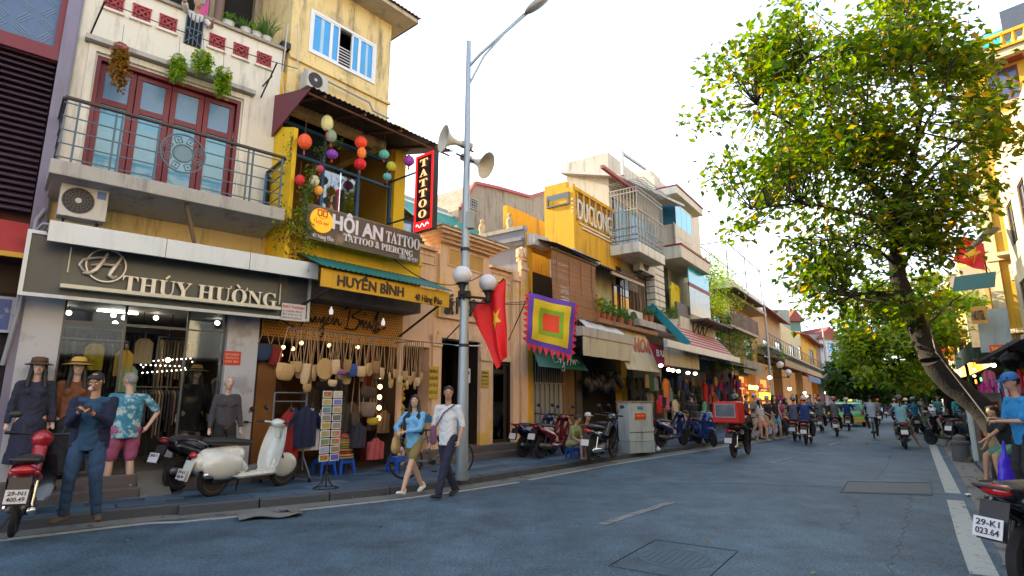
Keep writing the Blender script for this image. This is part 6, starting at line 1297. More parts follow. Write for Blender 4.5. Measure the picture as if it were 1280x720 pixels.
x0,x1,z0,z1=Q.r(712,387,733,415,.3); m=MB(); frame_rect(m,x0-.3,x1+.3,z0,z1,.04,-.33,-.28)
for k in range(9): x=x0-.25+(x1-x0+.5)*k/8; m.box(x-.012,x+.012,-.32,-.29,z0,z1)
m.build('balcony_grille',BLACKI,B)
# ground: folding shutter
sx0_,sx1_,sz0_,sz1_=Q.r(662,448,703,552,0); sz0_=.14
o=Q.thing('folding_shutter','grey folding metal shutter beneath the green script sign','shutter',sx0_,0,.14); n=14; SH=M('shutter_metal',(.28,.29,.30),.5,metal=.4,sc=3,var=.2,stain=.5)
m=MB(); m.box(0,(sx1_-sx0_)/n*.8,-.05,-.01,0,sz1_-sz0_-.75); m.add([],[]); sme=m.mesh('slat',SH)
for k in range(n): q=link('slat',sme,o); q.location=((sx1_-sx0_)*k/n,(.03 if k%2 else 0),0)
for k in range(n*2):
 if k%2==0: bx('lattice_bar',SH,o,sx0_+(sx1_-sx0_)*k/(2*n),sx0_+(sx1_-sx0_)*k/(2*n)+.02,-.04,-.02,sz1_-.74,sz1_-.0)
bx('rail',SH,o,sx0_,sx1_,-.07,.02,sz1_-.77,sz1_-.73); bx('wall_behind',DARKB,B,.32,sx1_,.1,.15,0,f1-.2)
bx('brown_wall',M('brown_old_wall',(.20,.11,.05),.9,sc=2,stain=.8),B,sx1_+.02,sx1_+.75,-.02,.25,0,f1-.22); bx('dark_pillar',M('old_timber',(.06,.045,.04),.8,var=.3),B,sx1_+.76,sx1_+1.15,-.08,.2,0,f1-.22)
# green sign
gx0_,gx1_=Q.h(668,450,.7)[0],Q.h(730,450,.7)[0]; gz0_=Q.h(699,461,.7)[1]; gz1_=Q.h(705,437,.4)[1]
o=Q.thing('shop_sign','dark green slanted sign with thin silver script above the folding shutter','shop sign',gx0_,.7,gz0_); GR=M('sign_green',(.005,.085,.06),.4,var=.15); m=MB(); m.sheet(lambda u,v:(gx0_+(gx1_-gx0_)*u+.35*(v)*(1-u),-.85+.5*v,gz0_+(gz1_-gz0_+.1)*v),1,1,.03,(0,1,0)); m.build('board',GR,o)
script(o,gx0_+.75,gx1_-.55,gz0_+.12,.36,-.83,[[(.12,.9),(.0,.6),(.05,.1),(.2,.2)],[(.2,.3),(.28,.5),(.27,.1),(.33,.4),(.4,.1),(.42,-.5),(.32,-.4),(.45,.2)],[(.55,1),(.53,0)],[(.55,.4),(.66,.5)],[(.68,1),(.66,.0)],[(.7,.3),(.76,.5),(.75,.1),(.82,.5),(.84,.1),(.9,.5),(1.0,.2)]],.009,SIL)
bx('sign_bracket',WOODB,o,gx0_+.3,gx1_,-.8,-.3,gz1_+.12,gz1_+.15)
# shop unit with cream awning
ax0,ax1=Q.h(728,428,1.2)[0],Q.h(789,440,1.2)[0]
az1=Q.h(758,425,1.2)[1]; az0=Q.h(758,448,1.2)[1]
CRM=M('cream_canvas',(.52,.48,.34),.85,sc=2,stain=.5,var=.1)
o=Q.thing('canvas_awning','cream canvas awning with a pale pelmet box over the dark luggage shop','awning',ax0,1.2,az0)
m=MB(); m.sheet(lambda u,v:(ax0+(ax1-ax0)*u,-1.22-.03*math.sin(u*23)*v,az1-(az1-az0)*v),40,4,.01,(0,1,0)); m.build('valance',CRM,o,smooth=60)
bx('pelmet_box',M('pelmet_grey',(.45,.42,.36),.7,stain=.6),o,ax0-.05,ax1+.05,-1.25,-1.0,az1,az1+.28); bx('canopy_top',CRM,o,ax0,ax1,-1.0,.0,az1+.05,az1+.12)
m=MB(); m.sheet(lambda u,v:(ax0+.5+(ax1-ax0-.7)*(u+.0)+.3*v*(1-2*u)*.6,-1.1+.7*v,az1+.28+.45*math.sin(v*1.5)+.03*math.sin(u*15)),14,8,.01,(0,0,1)); q=m.build('plastic_sheet',M('white_plastic',(.62,.66,.72),.35,var=.15,sc=5),o,smooth=60)
h0,h1=Q.h(775,440,1.0)[0],Q.h(817,450,1.0)[0]; hz1=Q.h(793,408,.8)[1]; hz0=Q.h(793,462,1.3)[1]
o=Q.thing('canvas_awning','plain cream canvas awning reading HOA in faded red letters','awning',h0,1.0,hz0); m=MB(); m.sheet(lambda u,v:(h0+(h1-h0)*u,-1.25+.6*v+.02*math.sin(u*15),hz0+(hz1-hz0)*v),20,4,.01,(0,1,0)); m.build('canvas',CRM,o,smooth=60)
text('HOA',(hz1-hz0)*.30,M('faded_red_letters',(.45,.12,.05),.7,stain=.3),o,h0+(h1-h0)*.42,-1.0,hz0+(hz1-hz0)*.42,w=(h1-h0)*.5,depth=.012,bold=.03)
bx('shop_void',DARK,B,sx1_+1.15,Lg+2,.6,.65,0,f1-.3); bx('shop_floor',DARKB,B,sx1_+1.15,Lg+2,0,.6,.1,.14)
bx('door_post',YELP,B,Q.h(776,500,0)[0],Q.h(783,500,0)[0],-.05,.2,0,f1-.25); x0,x1,z0,z1=Q.r(760,465,774,483,-.3); bx('pale_panel',M('pale_panel',(.35,.38,.36),.5),B,x0,x1,.25,.28,z0,z1)
for i in range(16):
 u=732+i*2.9; bagx=Q.h(u,468+random.uniform(-4,10),.3);
 o=Q.thing('hanging_bag','black bag hanging in the dark doorway of the luggage shop','bag',bagx[0],.3,bagx[1],'black bags in the luggage shop'); m=MB(); m.ell((bagx[0],-.3,bagx[1]-.2),(.13,.10,.2),8,6); m.cap((bagx[0],-.3,bagx[1]-.05),(bagx[0],-.3,bagx[1]+.2),.012,.012,n=5); m.build('bag_body',M('black_nylon',(.012,.012,.016),.5),o,smooth=60)
# planter balcony with flower pots, over HOA
pz=Q.h(778,408,.6)[1]; px0,px1=Q.h(740,392,.7)[0],Q.h(815,412,.7)[0]
bx('planter_ledge',M('rusty_ledge',(.30,.16,.08),.9,sc=3,stain=.9),B,px0,px1,-.95,.0,pz-.14,pz)
bx('yellow_balcony_wall',YELP,B,px0,px0+.75,-.7,.0,pz,pz+.85)
for u,lb,h_ in ((752,'bushy green plant left above the cream awning',.55),(765,'dark green pot plant in the middle of the ledge',.45),(774,'round leafed pot plant right of the middle of the ledge',.38),(785,'small pot plant near the white box on the ledge',.35),(745,'tall loose plant at the yellow balcony wall',.65),(758,'low green plant in an orange pot on the ledge',.4)):
 x,_=Q.h(u,395,.75); pot_plant(Q.w(x,.78,pz),0,lb,h=h_,pr=.13,ph=.2,n=110,L=.13,lm=LEAFM if u!=765 else LEAFD)
# upper right part of the yellow house: windows, beam roof
wl0,wl1=Q.h(758,360,0)[0],Lg+.3
wall_holes(B,M('faded_green_cream',(.40,.38,.24),.85,sc=1.5,stain=.9),ox1+.02,wl1,f1-.2,zlo-.02,-.02,-.003,[(Q.h(764,350,0)[0],Q.h(776,350,0)[0],f1+.1,zlo-.6),(Q.h(780,370,0)[0],Q.h(795,370,0)[0],f1+.5,zlo-1.6)])
for (ua,ub,t_) in ((764,776,.6),(780,795,1.6)): xa,xb=Q.h(ua,350,0)[0],Q.h(ub,350,0)[0]; window(B,xa,xb,f1+.12,zlo-t_,-.02,WOODB,GLD,2,2)
r0,r1=Q.h(722,303,.5),Q.h(812,352,.9); m=MB(); corr(B,Q.h(722,310,.5)[0],Lg+.4,-.8,zlo-.45,.0,zlo-.1,M('brown_tile_roof',(.13,.06,.045),.8,sc=7,var=.4,stain=.5),name='tile_eave',p=.2,a=.03); bx('eave_beam',M('pale_beam',(.42,.36,.27)),B,ox1,Lg+.4,-.75,-.68,zlo-.58,zlo-.46)
x0,x1,z0,z1=Q.r(776,328,796,362,.1); m=MB()
for k in range(20): zz=z0+(z1-z0)*k/20; m.box(x0,x1,-.12,-.105,zz,zz+.03)
tag(m.build('roller_slats',M('grey_roller',(.28,.25,.22),.7),B),kind='stuff')
# ============================================================ white house with caged balcony
Q=BE; B=Q.root('caged_balcony_house','white house with a caged steel balcony on a white slab and a quoined column','building')
x0=Q.h(762,260,0)[0]; x1=line_hit(Q,832,500); zt=Q.h(800,222,0)[1]; c0,c1=Q.h(799,306,1.2)[0],Q.h(831,318,1.2)[0]
bz=Q.h(812,321,1.2)[1]; bt=Q.h(812,309,1.2)[1]; gb=Q.h(800,430,0)[1]
WH=M('aged_white_plaster',(.56,.52,.42),.85,sc=1.5,stain=.7,bump=.1,var=.08)
bx('wall',WH,B,x0,x1,0,.2,gb,zt); m=MB(); m.box(x0,x0+.2,.2,1.9,gb,zt); m.box(x1-.2,x1,.2,1.9,gb,zt); m.box(x0+.2,x1-.2,1.7,1.9,gb,zt); m.build('wall',WH,B)
bx('balcony_slab',WHITEP,B,c0,c1,-1.2,0,bz,bt,bevel=.02); bx('yellow_soffit_wall',YELP,B,x0,x0+1.3,-.02,.0-.001,bz-.9,bz)
rt_=Q.h(812,291,1.2)[1]; ct=Q.h(812,245,1.2)[1]
m=MB()
for z in (bt+.12,(bt+rt_)/2,rt_): m.box(c0,c1,-1.18,-1.15,z-.02,z+.02); m.box(c0,c0+.03,-1.15,0,z-.02,z+.02); m.box(c1-.03,c1,-1.15,0,z-.02,z+.02)
m.build('balcony_rail',STEEL,B)
CG=M('cage_steel',(.35,.33,.28),.5,metal=.3,var=.2,stain=.5); n=18
for k in range(n+1):
 x=c0+(c1-c0)*k/n; bx('cage_bar',CG,B,x-.012,x+.012,-1.185,-1.16,bt,ct)
for k in range(1,9):
 y=-1.18+1.18*k/9; bx('cage_bar',CG,B,c0-.001,c0+.024,y-.012,y+.012,bt,ct); bx('cage_bar',CG,B,c1-.024,c1+.001,y-.012,y+.012,bt,ct)
for z in (rt_+.7,rt_+1.4,ct): bx('cage_rail',CG,B,c0,c1,-1.20,-1.155,z-.02,z+.02); bx('cage_rail',CG,B,c0-.005,c0+.03,-1.155,0,z-.02,z+.02)
m=MB()
for k in range(16): x=c0+(c1-c0)*k/15; m.box(x-.01,x+.01,-1.5,0,ct+.3-.01,ct+.3+.01)
for k in range(6): y=-1.5+k*.3; m.box(c0,c1,y-.01,y+.01,ct+.28,ct+.3)
m.build('roof_grid',CG,B)
bx('balcony_back',GLD,B,x0+.2,x1-.3,-.03,-.005,bt+.1,ct-.1); window(B,x0+.35,x0+1.5,bt+.2,ct-.2,-.03,M('pale_frame2',(.5,.48,.4)),M('blue_curtained_glass',(.12,.30,.42),.15,var=.4,sc=3),3,2); window(B,x0+1.7,x1-.4,bt+.2,ct-.2,-.03,_M['pale_frame2'],_M['blue_curtained_glass'],3,2)
m=MB(); zz=Q.h(800,195,1.2)[1]; m.add([(x0-.4,-.6,ct+.45),(x1+.2,-1.3,ct+.7),(x1+.2,2,ct+1.5),(x0-.4,2,ct+1.2),(x0-.4,-.6,ct+.55),(x1+.2,-1.3,ct+.8),(x1+.2,2,ct+1.6),(x0-.4,2,ct+1.3)],[(0,3,2,1),(4,5,6,7),(0,1,5,4),(1,2,6,5),(2,3,7,6),(3,0,4,7)]); m.build('sloped_roof_sheet',M('pale_roof_sheet',(.50,.50,.47),.6,stain=.4),B)
p0,p1=Q.h(777,188,.8),Q.h(777,215,.8); m=MB(); m.bar((p0[0],-.8,ct+.4),(p0[0],-.8,p0[1]),.12); m.bar((p0[0]-.05,-.8,p0[1]-.1),(p0[0]+2.4,-.8,ct+1.5),.1); m.build('roof_frame',M('white_steel',(.55,.56,.55),.5,stain=.4),B); bx('red_edge',RDG,B,x0-2,x0+1.4,-.75,-.62,ct+.2,ct+.32)
a_=Q.r(800,323,816,342,.5); air_con(Q,a_[0]-.1,a_[1]+.12,a_[2],a_[3]+.05,.55,'air conditioner under the white caged balcony',badge=False)
a_=Q.r(783,398,797,413,.6); air_con(Q,a_[0],a_[1]+.3,a_[2]-.05,a_[3]+.3,.7,'low white air conditioner on the ledge beside the flower pots',badge=False)
qx0,qx1=Q.h(819,360,.5)[0],Q.h(831,360,.5)[0]; qz0,qz1=Q.h(825,392,.5)[1],Q.h(825,322,.5)[1]
nq=9
for k in range(nq):
 h_=(qz1-qz0)/nq; bx('quoin_block',WHITEP,B,qx0,qx1,-.5,-.1,qz0+h_*k+.02,qz0+h_*(k+1)-.02,bevel=.02)
bx('quoin_core',GREYP,B,qx0+.03,qx1-.03,-.47,-.13,qz0,qz1)
bx('recess_dark',DARKB,B,x0+.3,qx0-.05,-.02,-.002,gb+.5,bz-.3); window(B,x0+.5,x0+1.5,gb+.9,bz-.6,-.03,WOODB,GLD,2,2)
m=MB()
for k in range(6): x=x0+1.7+k*.22; m.tube([(x,-.1,gb+.4),(x+.2*math.sin(k),-.15,(gb+bz)/2),(x,-.05,bz-.1)],.02,5)
m.build('tangled_pipes',M('rust_pipe',(.25,.17,.12),stain=.5),B)
for u,lb,c in ((806,'orange flower pot near the quoined column',TERRA),(813,'second orange pot by the quoined column',TERRA)): x,_=Q.h(u,395,.6); pot_plant(Q.w(x,.6,Q.h(u,404,.6)[1]),0,lb,h=.35,pr=.14,ph=.28,n=50,pot=c)
x,z=Q.h(838,408,.8); pot_plant(Q.w(x,.8,z-.1),0,'leafy plants in a white trough below the quoined column',h=.6,pr=.35,ph=.35,n=150,pot=WHITEP,L=.14)
bx('trough_ledge',CONC,B,x0+.2,x1+.3,-.95,0,z-.35,z-.1)
# shop under it: magenta sign, hanging clothes, bright bulbs
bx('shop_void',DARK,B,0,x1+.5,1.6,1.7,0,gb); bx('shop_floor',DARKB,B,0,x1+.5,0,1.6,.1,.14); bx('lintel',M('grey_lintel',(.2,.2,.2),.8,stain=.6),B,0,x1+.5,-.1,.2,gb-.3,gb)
x0_,x1_,z0_,z1_=Q.r(817,430,838,458,.6); o=Q.thing('shop_banner','magenta and white shop banner under the ledge reading BALO','banner',x0_,.6,z0_); m=MB(); m.sheet(lambda u,v:(x0_+(x1_-x0_)*u,-.7+.3*v,z0_+(z1_-z0_)*v),4,2,.02,(0,1,0)); m.build('banner',M('magenta_banner',(.30,.02,.06),.5,var=.3,sc=4),o); text('BALO',(z1_-z0_)*.3,M('white_print',(.7,.7,.7),var=0),o,x0_+.12,-.68,z0_+(z1_-z0_)*.4,w=(x1_-x0_)*.75,depth=.01)
PAL=[('orange',(.60,.20,.03)),('red',(.55,.02,.02)),('black',(.012,.012,.014)),('navy',(.02,.03,.10)),('cream',(.55,.50,.38)),('pink',(.55,.14,.22)),('purple',(.16,.05,.28)),('mint green',(.15,.45,.32)),('grey',(.2,.2,.22)),('white',(.65,.65,.63)),('dark green',(.03,.10,.05)),('tan',(.36,.24,.12)),('blue',(.03,.12,.4)),('magenta',(.5,.03,.22))]
PD=dict(PAL)
def goods(F_,items,where,group,w=.24,l=.75,off=.45,kind='shirt'):
 for (u,v,cn,sc) in items:
  x,z=F_.h(u,v,off); col=PD[cn]; ww=w*sc; ll=l*sc
  o=F_.thing('hanging_shirt' if kind=='shirt' else 'hanging_bag','%s %s %s'%(cn,'garment' if kind=='shirt' else 'bag',where),'garment' if kind=='shirt' else 'bag',x,off,z-ll,group)
  m=MB()
  if kind=='shirt': shirt_shape(m,x,-off,z,ww,ll,sc>.8,random.random()*6) if sc>.9 else m.sheet(lambda a,b:(x+(a*2-1)*ww*(.45+.55*min(1,b*6)),-off+.03*math.sin(a*15+x),z-ll*b),10,5,.05,(0,1,0))
  else: m.ell((x,-off,z-ll*.4),(ww*.8,.10,ll*.42),10,7); m.cap((x,-off,z),(x,-off,z+.1),.02,.02,n=5)
  m.build('cloth' if kind=='shirt' else 'bag_body',cloth('p_'+cn.replace(' ','_'),col),o,smooth=60)
goods(BE,[(797,470,'black',1),(803,474,'black',.9),(809,468,'tan',.7),(790,472,'black',1),(814,470,'dark green',.8),(820,472,'grey',.7)],'in the row behind the grey cabinet','garments behind the grey cabinet')
goods(BE,[(831,472,'orange',1.05),(834,494,'pink',.8),(826,494,'magenta',.6),(843,498,'cream',1.15),(838,484,'grey',.8),(829,486,'black',.9),(824,500,'red',.7)],'hanging beside the orange top in the open clothes shop','garments in the open clothes shop')
for i in range(10):
 u=785+i*6.2; x,z=BE.h(u,455+random.uniform(-3,3),.6)
for u,v,lb in ((826,457,'first of the five bright bulbs from the left'),(836,462,'second of the five bright bulbs'),(841,463,'third and middle of the five bright bulbs'),(848,464,'fourth of the five bright bulbs'),(860,466,'fifth bright bulb, near the blue tarpaulin'),(869,467,'bright bulb furthest right under the awning')):
 x,z=BE.h(u,v,1.0); o=BE.thing('shop_bulb',lb,'lamp',x,1.0,z,'bulbs over the clothes shop front'); m=MB(); m.ell((x,-1.0,z),(.085,.085,.065),10,7); m.build('bulb',BULBW if 0 else BULB,o,smooth=60); bx('cord',BLACKI,o,x-.008,x+.008,-1.008,-.992,z+.06,z+.5)
# ============================================================ house with blue glass and red edged slabs
GE=Fr(BE.w(x1,0,0),34.5); Q=GE; B=Q.root('blue_glass_house','white house with bright blue glass panels and red edged balcony roofs','building')
L3=line_hit(Q,888,490); zt=Q.h(850,240,.3)[1]; s1b=Q.h(860,310,1.0)[1]; s1t=s1b+.35; s2b,s2t=Q.h(850,272,.8)[1],Q.h(850,262,.8)[1]
WHT=M('white_house_plaster',(.62,.58,.48),.8,sc=1.5,stain=.4,var=.06)
za=Q.h(855,270,0)[1]; zb=Q.h(855,305,0)[1]
bx('wall',WHT,B,0,L3,0,.2,Q.h(855,420,0)[1],zt); m=MB(); m.box(0,.2,.2,2.2,0,zt); m.box(L3-.2,L3,.2,2.2,0,zt); m.box(.2,L3-.2,2.0,2.2,0,zt); m.build('wall',WHT,B)
# roof slab
e1=Q.h(879,270,1.0)[0]; rz0,rz1=Q.h(862,255,1.0)[1],Q.h(862,247,1.0)[1]
r0_=Q.h(846,240,1.0)[0]; bx('roof_slab',WHT,B,r0_,e1,-1.0,.2,rz0,rz1,bevel=.02); bx('roof_red_edge',M('dark_red_trim',(.22,.03,.03),.6),B,r0_,e1+.03,-1.04,.2,rz1+.002,rz1+.08); bx('roof_box',WHT,B,.6,2.0,.4,2.5,rz1+.09,rz1+1.3)
BG=M('bright_blue_glass',(.05,.42,.60),.15,var=.12,sc=.7); bx('glass_bay',WHT,B,Q.h(845,300,.8)[0],Q.h(866,310,.8)[0],-.8,0,zb-1.0,zb)
u0,u1=Q.h(846,290,.8)[0],Q.h(866,300,.8)[0]; zc0,zc1=Q.h(856,303,.8)[1],Q.h(856,263,.8)[1]
m=MB(); frame_rect(m,u0,u1,zc0,zc1,.05,-.8,-.72); f=m.build('window',WHITEF,B);
for k in range(3): a=u0+.05+(u1-u0-.1)*k/3; bx('glass_panel',BG,f,a+.01,a+(u1-u0-.1)/3-.02,-.79,-.75,zc0+.05,zc1-.05)
m=MB(); m.box(u0-.02,u0,-.79,-.02,zc0,zc1); m.build('side_glass',M('deep_blue_glass',(.02,.14,.25),.1,coat=.5),B)
window(B,.1,u0-.1,zc0-.3,zc1-.1,-.01,WHITEF,M('teal_glass',(.06,.22,.28),.1,var=.3,coat=.4),3,2)
m=MB()
for k in range(10): x=.1+(u0-.2)*k/9; m.box(x-.01,x+.01,-.75,-.73,zc0-.4,zc0+.6)
m.box(.05,u0,-.77,-.72,zc0+.6,zc0+.64); m.build('balcony_railing',STEEL,B)
# second slab
t0,t1=Q.h(866,330,1.3)[1],Q.h(866,316,1.3)[1]; e2=Q.h(888,345,1.3)[0]; bx('balcony_slab',WHT,B,-.7,e2,-1.3,0,t0,t1,bevel=.02); bx('slab_red_edge',_M['dark_red_trim'],B,-.7,e2+.03,-1.34,0,t1+.002,t1+.09)
g0,g1=Q.h(861,350,1.0)[0],Q.h(886,360,1.0)[0]; gz0_,gz1_=Q.h(872,358,1.0)[1],Q.h(872,338,1.0)[1]; bx('glass_panel',BG,B,g0,g1,-1.0,-.95,gz0_,t0-.01); bx('panel_red_band',_M['dark_red_trim'],B,g0,g1,-1.01,-.94,gz0_-.18,gz0_-.004)
bx('clear_panel',M('grey_green_glass',(.22,.28,.24),.15,var=.5,sc=2),B,g0,g1,-1.0,-.95,gz0_-1.5,gz0_-.185)
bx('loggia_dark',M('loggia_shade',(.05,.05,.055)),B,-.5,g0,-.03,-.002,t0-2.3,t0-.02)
for u,lb,z0_,z1_ in ((840,'long yellow raincoat hanging on the loggia',352,388),(845,'second yellow coat hanging on the loggia',355,385)): x,z=Q.h(u,z0_,.5); zz=Q.h(u,z1_,.5)[1]; garment(u,z0_,.5,.3,z-zz,(.62,.50,.02),lb,F_=GE)
bx('loggia_parapet',M('striped_parapet',(.10,.10,.10)),B,-.5,g0+.2,-.9,-.8,t0-2.5,t0-1.9); bx('lower_wall',WHT,B,-.3,g1+.8,-.95,-.0,t0-3.6,t0-2.51)
# brackets and awning roof
m=MB()
for k in range(3): x=g0+.3+k*.8; m.tube([(x,-.96,t0-3.2),(x,-1.2,t0-2.7),(x,-1.6,t0-2.55)],.03,5); m.bar((x,-.97,t0-3.3),(x,-.97,t0-2.5),.05)
m.build('iron_bracket',BLACKI,B); bx('small_roof',M('dark_sheet',(.07,.06,.06),.6),B,g0-.1,g1+.9,-1.8,-.96,t0-2.6,t0-2.52)
a0,a1=Q.h(836,405,.9),Q.h(905,437,1.2); z_hi=Q.h(860,400,.3)[1]; z_lo=Q.h(870,436,1.6)[1]
o=Q.thing('striped_awning','red and white striped awning with a turquoise left edge','awning',a0[0],1.0,z_lo); n=22
xs0,xs1=Q.h(848,425,1.3)[0],Q.h(905,437,1.3)[0]
AW=[M('awning_red',(.36,.05,.06),.8,var=.1),M('awning_pale',(.50,.40,.38),.8,var=.1)]
for k in range(n):
 z_a=z_hi+(z_lo-z_hi)*k/n; z_b=z_hi+(z_lo-z_hi)*(k+1)/n; y_a=-.3-1.5*k/n; y_b=-.3-1.5*(k+1)/n; m=MB(); m.add([(xs0-.3,y_a,z_a),(xs1,y_a,z_a),(xs1,y_b,z_b),(xs0-.3,y_b,z_b),(xs0-.3,y_a,z_a-.02),(xs1,y_a,z_a-.02),(xs1,y_b,z_b-.02),(xs0-.3,y_b,z_b-.02)],[(0,3,2,1),(4,5,6,7),(0,1,5,4),(1,2,6,5),(2,3,7,6),(3,0,4,7)]); m.build('stripe',AW[k%2],o)
m=MB(); m.bar((xs0-.32,-.3,z_hi+.03),(xs0-.32,-1.8,z_lo+.03),.3,.08,up=(1,0,0)); m.build('turquoise_edge',M('turquoise_sheet',(.01,.26,.32),.5),o)
bx('white_gutter',ALU,o,Q.h(845,440,1.9)[0]-1,xs1+.4,-1.95,-1.8,z_lo-.28,z_lo-.02)
x0_,x1_,z0_,z1_=Q.r(844,430,873,460,1.5); x0_-=1.2; o=Q.thing('canvas_awning','beige roll down canvas under the striped awning','awning',x0_,1.5,z0_); m=MB(); m.sheet(lambda u,v:(x0_+(x1_-x0_)*u,-1.5-.02*math.sin(u*15),z0_+(z1_-z0_)*v),20,3,.01,(0,1,0)); m.build('canvas',CRM,o,smooth=60)
bx('blue_fascia',M('slate_blue',(.07,.12,.2),.6),o,x1_,xs1,-1.6,-1.5,z0_+.5,z1_)
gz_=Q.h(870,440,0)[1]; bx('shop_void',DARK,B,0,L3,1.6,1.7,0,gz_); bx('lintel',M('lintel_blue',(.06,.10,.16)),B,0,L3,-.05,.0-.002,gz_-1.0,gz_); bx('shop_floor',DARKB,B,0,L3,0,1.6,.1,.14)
goods(GE,[(853,488,'black',1.2),(858,478,'navy',.8),(865,480,'black',1),(850,470,'navy',.8),(862,500,'dark green',.8),(868,495,'grey',.8),(856,508,'tan',.6),(848,512,'magenta',.6),(873,484,'black',.9),(878,500,'black',.9)],'in the dark middle of the clothes shop','dark garments in the middle shop')
goods(GE,[(881,478,'red',1.15),(880,500,'mint green',1.1),(890,480,'pink',.8),(895,474,'purple',.7),(901,476,'magenta',.7),(907,480,'purple',.75),(914,474,'pink',.6),(899,488,'blue',.6),(911,492,'black',.8),(905,500,'red',.5),(921,480,'magenta',.6),(926,486,'pink',.7)],'in the colourful clothes display left of the pole','colourful garments by the delivery rider',kind='shirt')
goods(GE,[(893,470,'tan',.9),(903,467,'pink',.55),(912,466,'purple',.55),(918,468,'magenta',.5)],'hanging over the colourful clothes display','bags over the colourful display',kind='bag')
for F_,ua,ub in ((BE,786,816),(BE,824,850),(GE,846,878),(GE,880,930)):
 its=[]; u=ua
 while u<ub:
  for v in (474,492,506):
   if random.random()<.75: its.append((u+random.uniform(-1.5,1.5),v+random.uniform(-4,4)+(u-850)*.02,random.choice(['black','navy','dark green','grey','black','tan'] if u<878 else ['pink','purple','red','black','magenta','orange','blue','tan']),random.uniform(.5,.85)))
  u+=4.2
 goods(F_,its,'packed in the back row of the open clothes shops','back row garments of the open clothes shops',off=.15)
x,z=GE.h(895,477,.7); o=GE.thing('straw_fan','round yellow straw hat hanging over the colourful clothes','hat',x,.7,z); m=MB(); m.lathe([(0,-.06),(.12,-.05),(.24,-.01),(.25,0),(.24,.01),(0,.01)],(x,-.7,z),20,'y'); m.build('hat_disc',STRAW,o,smooth=40)
# ============================================================ farther row
def leafy_blob(label,F_,pix,n,L,lm,off=.5,name='climbing_plant',dep=.5):
 "pix: list of (u,v,ru,rv) lobes"
 pts=[]; q0=None; m=MB(); c_=[]
 for u,v,ru,rv in pix:
  x,z=F_.h(u,v,off); xr_=abs(F_.h(u+ru,v,off)[0]-x); zr_2=abs(F_.h(u,v-rv,off)[1]-z); c_.append((x,z))
  for k in range(int(ru*rv*n*3)):
   a=random.uniform(0,2*PI); r=math.sqrt(random.random()); nz=noise.noise(Vector((x+r*math.cos(a)*3,z*2+r*math.sin(a)*4,k*.01)))
   if nz<-.22: continue
   p=Vector((x+xr_*r*math.cos(a),-off+random.gauss(0,dep*.5),z+zr_2*r*math.sin(a))); m.leaf(p,Vector((random.gauss(0,1),random.gauss(0,1),-.4)),Vector((random.gauss(0,.6),-.5,.8)),L*random.uniform(.6,1.3),L*.6)
 o=F_.thing(name,label,'plant',c_[0][0],off,c_[-1][1]);
 b=MB(); b.tube([(x,-off+.1,z) for x,z in c_] if len(c_)>1 else [(c_[0][0],-off,c_[0][1]-.3),(c_[0][0],-off,c_[0][1]+.3)],.03,5); b.build('stem',WOODB,o); m.build('leaves',lm,o); return o
RW=Fr(GE.w(L3,0,0),34); Q=RW
L4=line_hit(Q,951,505)
def row_house(F_,xa,xb,zt,wm,label,z_shop,openings,depth=7,off=0,roof=None,name='row_house'):
 o=F_.root(name,label,'building'); hol=[]
 for (ua,va,ub,vb) in openings: a=F_.r(ua,va,ub,vb,off); hol.append((a[0],a[1],a[2],a[3]))
 wall_holes(o,wm,xa,xb,z_shop,zt,-off,-off+.2,hol)
 for a in hol: window(o,a[0],a[1],a[2],a[3],-off+.1,WOODB if random.random()<.5 else M('green_wood',(.02,.10,.07),.6),GLD,2,2,t=.06)
 m=MB(); m.box(xa,xa+.2,-off+.2,depth,0,zt); m.box(xb-.2,xb,-off+.2,depth,0,zt); m.box(xa+.2,xb-.2,depth-.2,depth,0,zt); m.box(xa+.2,xb-.2,-off+.2,depth-.2,zt-.3,zt-.2); m.build('wall',wm,o)
 bx('shop_void',DARK,o,xa+.2,xb-.2,1.3,1.4,0,z_shop); bx('shop_ceiling',DARKB,o,xa+.2,xb-.2,.2-off,1.3,z_shop-.01,z_shop+.1)
 if roof:
  m=MB(); m.sheet(lambda u,v:(xa-.2+(xb-xa+.4)*u,-off-.9+4.5*v,zt-.25+1.5*v+.03*math.sin(u*80)),60,1,.06,(0,0,1)); m.build('tile_roof',roof,o,smooth=60)
 return o
zs=Q.h(920,452,0)[1]
o=row_house(Q,0,L4*.48,Q.h(915,400,0)[1],M('pale_brick',(.38,.32,.22),.85,sc=2,stain=.9),'pale old house overgrown with vines, next to the striped awning',zs,[(893,395,903,425)])
m=MB()
for k in range(14): z=zs+.2+k*.35; m.box(.05,L4*.48-.05,-.02,-.002,z,z+.03)
m.build('plank_joint',DARKB,o)
o=row_house(Q,L4*.48+.02,L4,Q.h(930,385,0)[1],M('ochre_house',(.52,.28,.12),.85,stain=.6),'orange house with a brown tarpaulin balcony and a white roof terrace',zs,[(932,425,940,450)])
x0_,x1_,z0_,z1_=Q.r(914,394,947,412,1.0); m=MB(); m.sheet(lambda u,v:(x0_+(x1_-x0_)*u,-1.0-.03*math.sin(u*19),z0_+(z1_-z0_)*v),24,3,.02,(0,1,0)); m.build('tarpaulin',M('brown_tarp',(.07,.04,.04),.7,var=.3),o,smooth=60); bx('balcony_slab',CONC,o,x0_,x1_,-1.0,0,z0_-.15,z0_); bx('balcony_roof',CORR,o,x0_-.4,x1_+.1,-1.5,0,z1_+1.0,z1_+1.08)
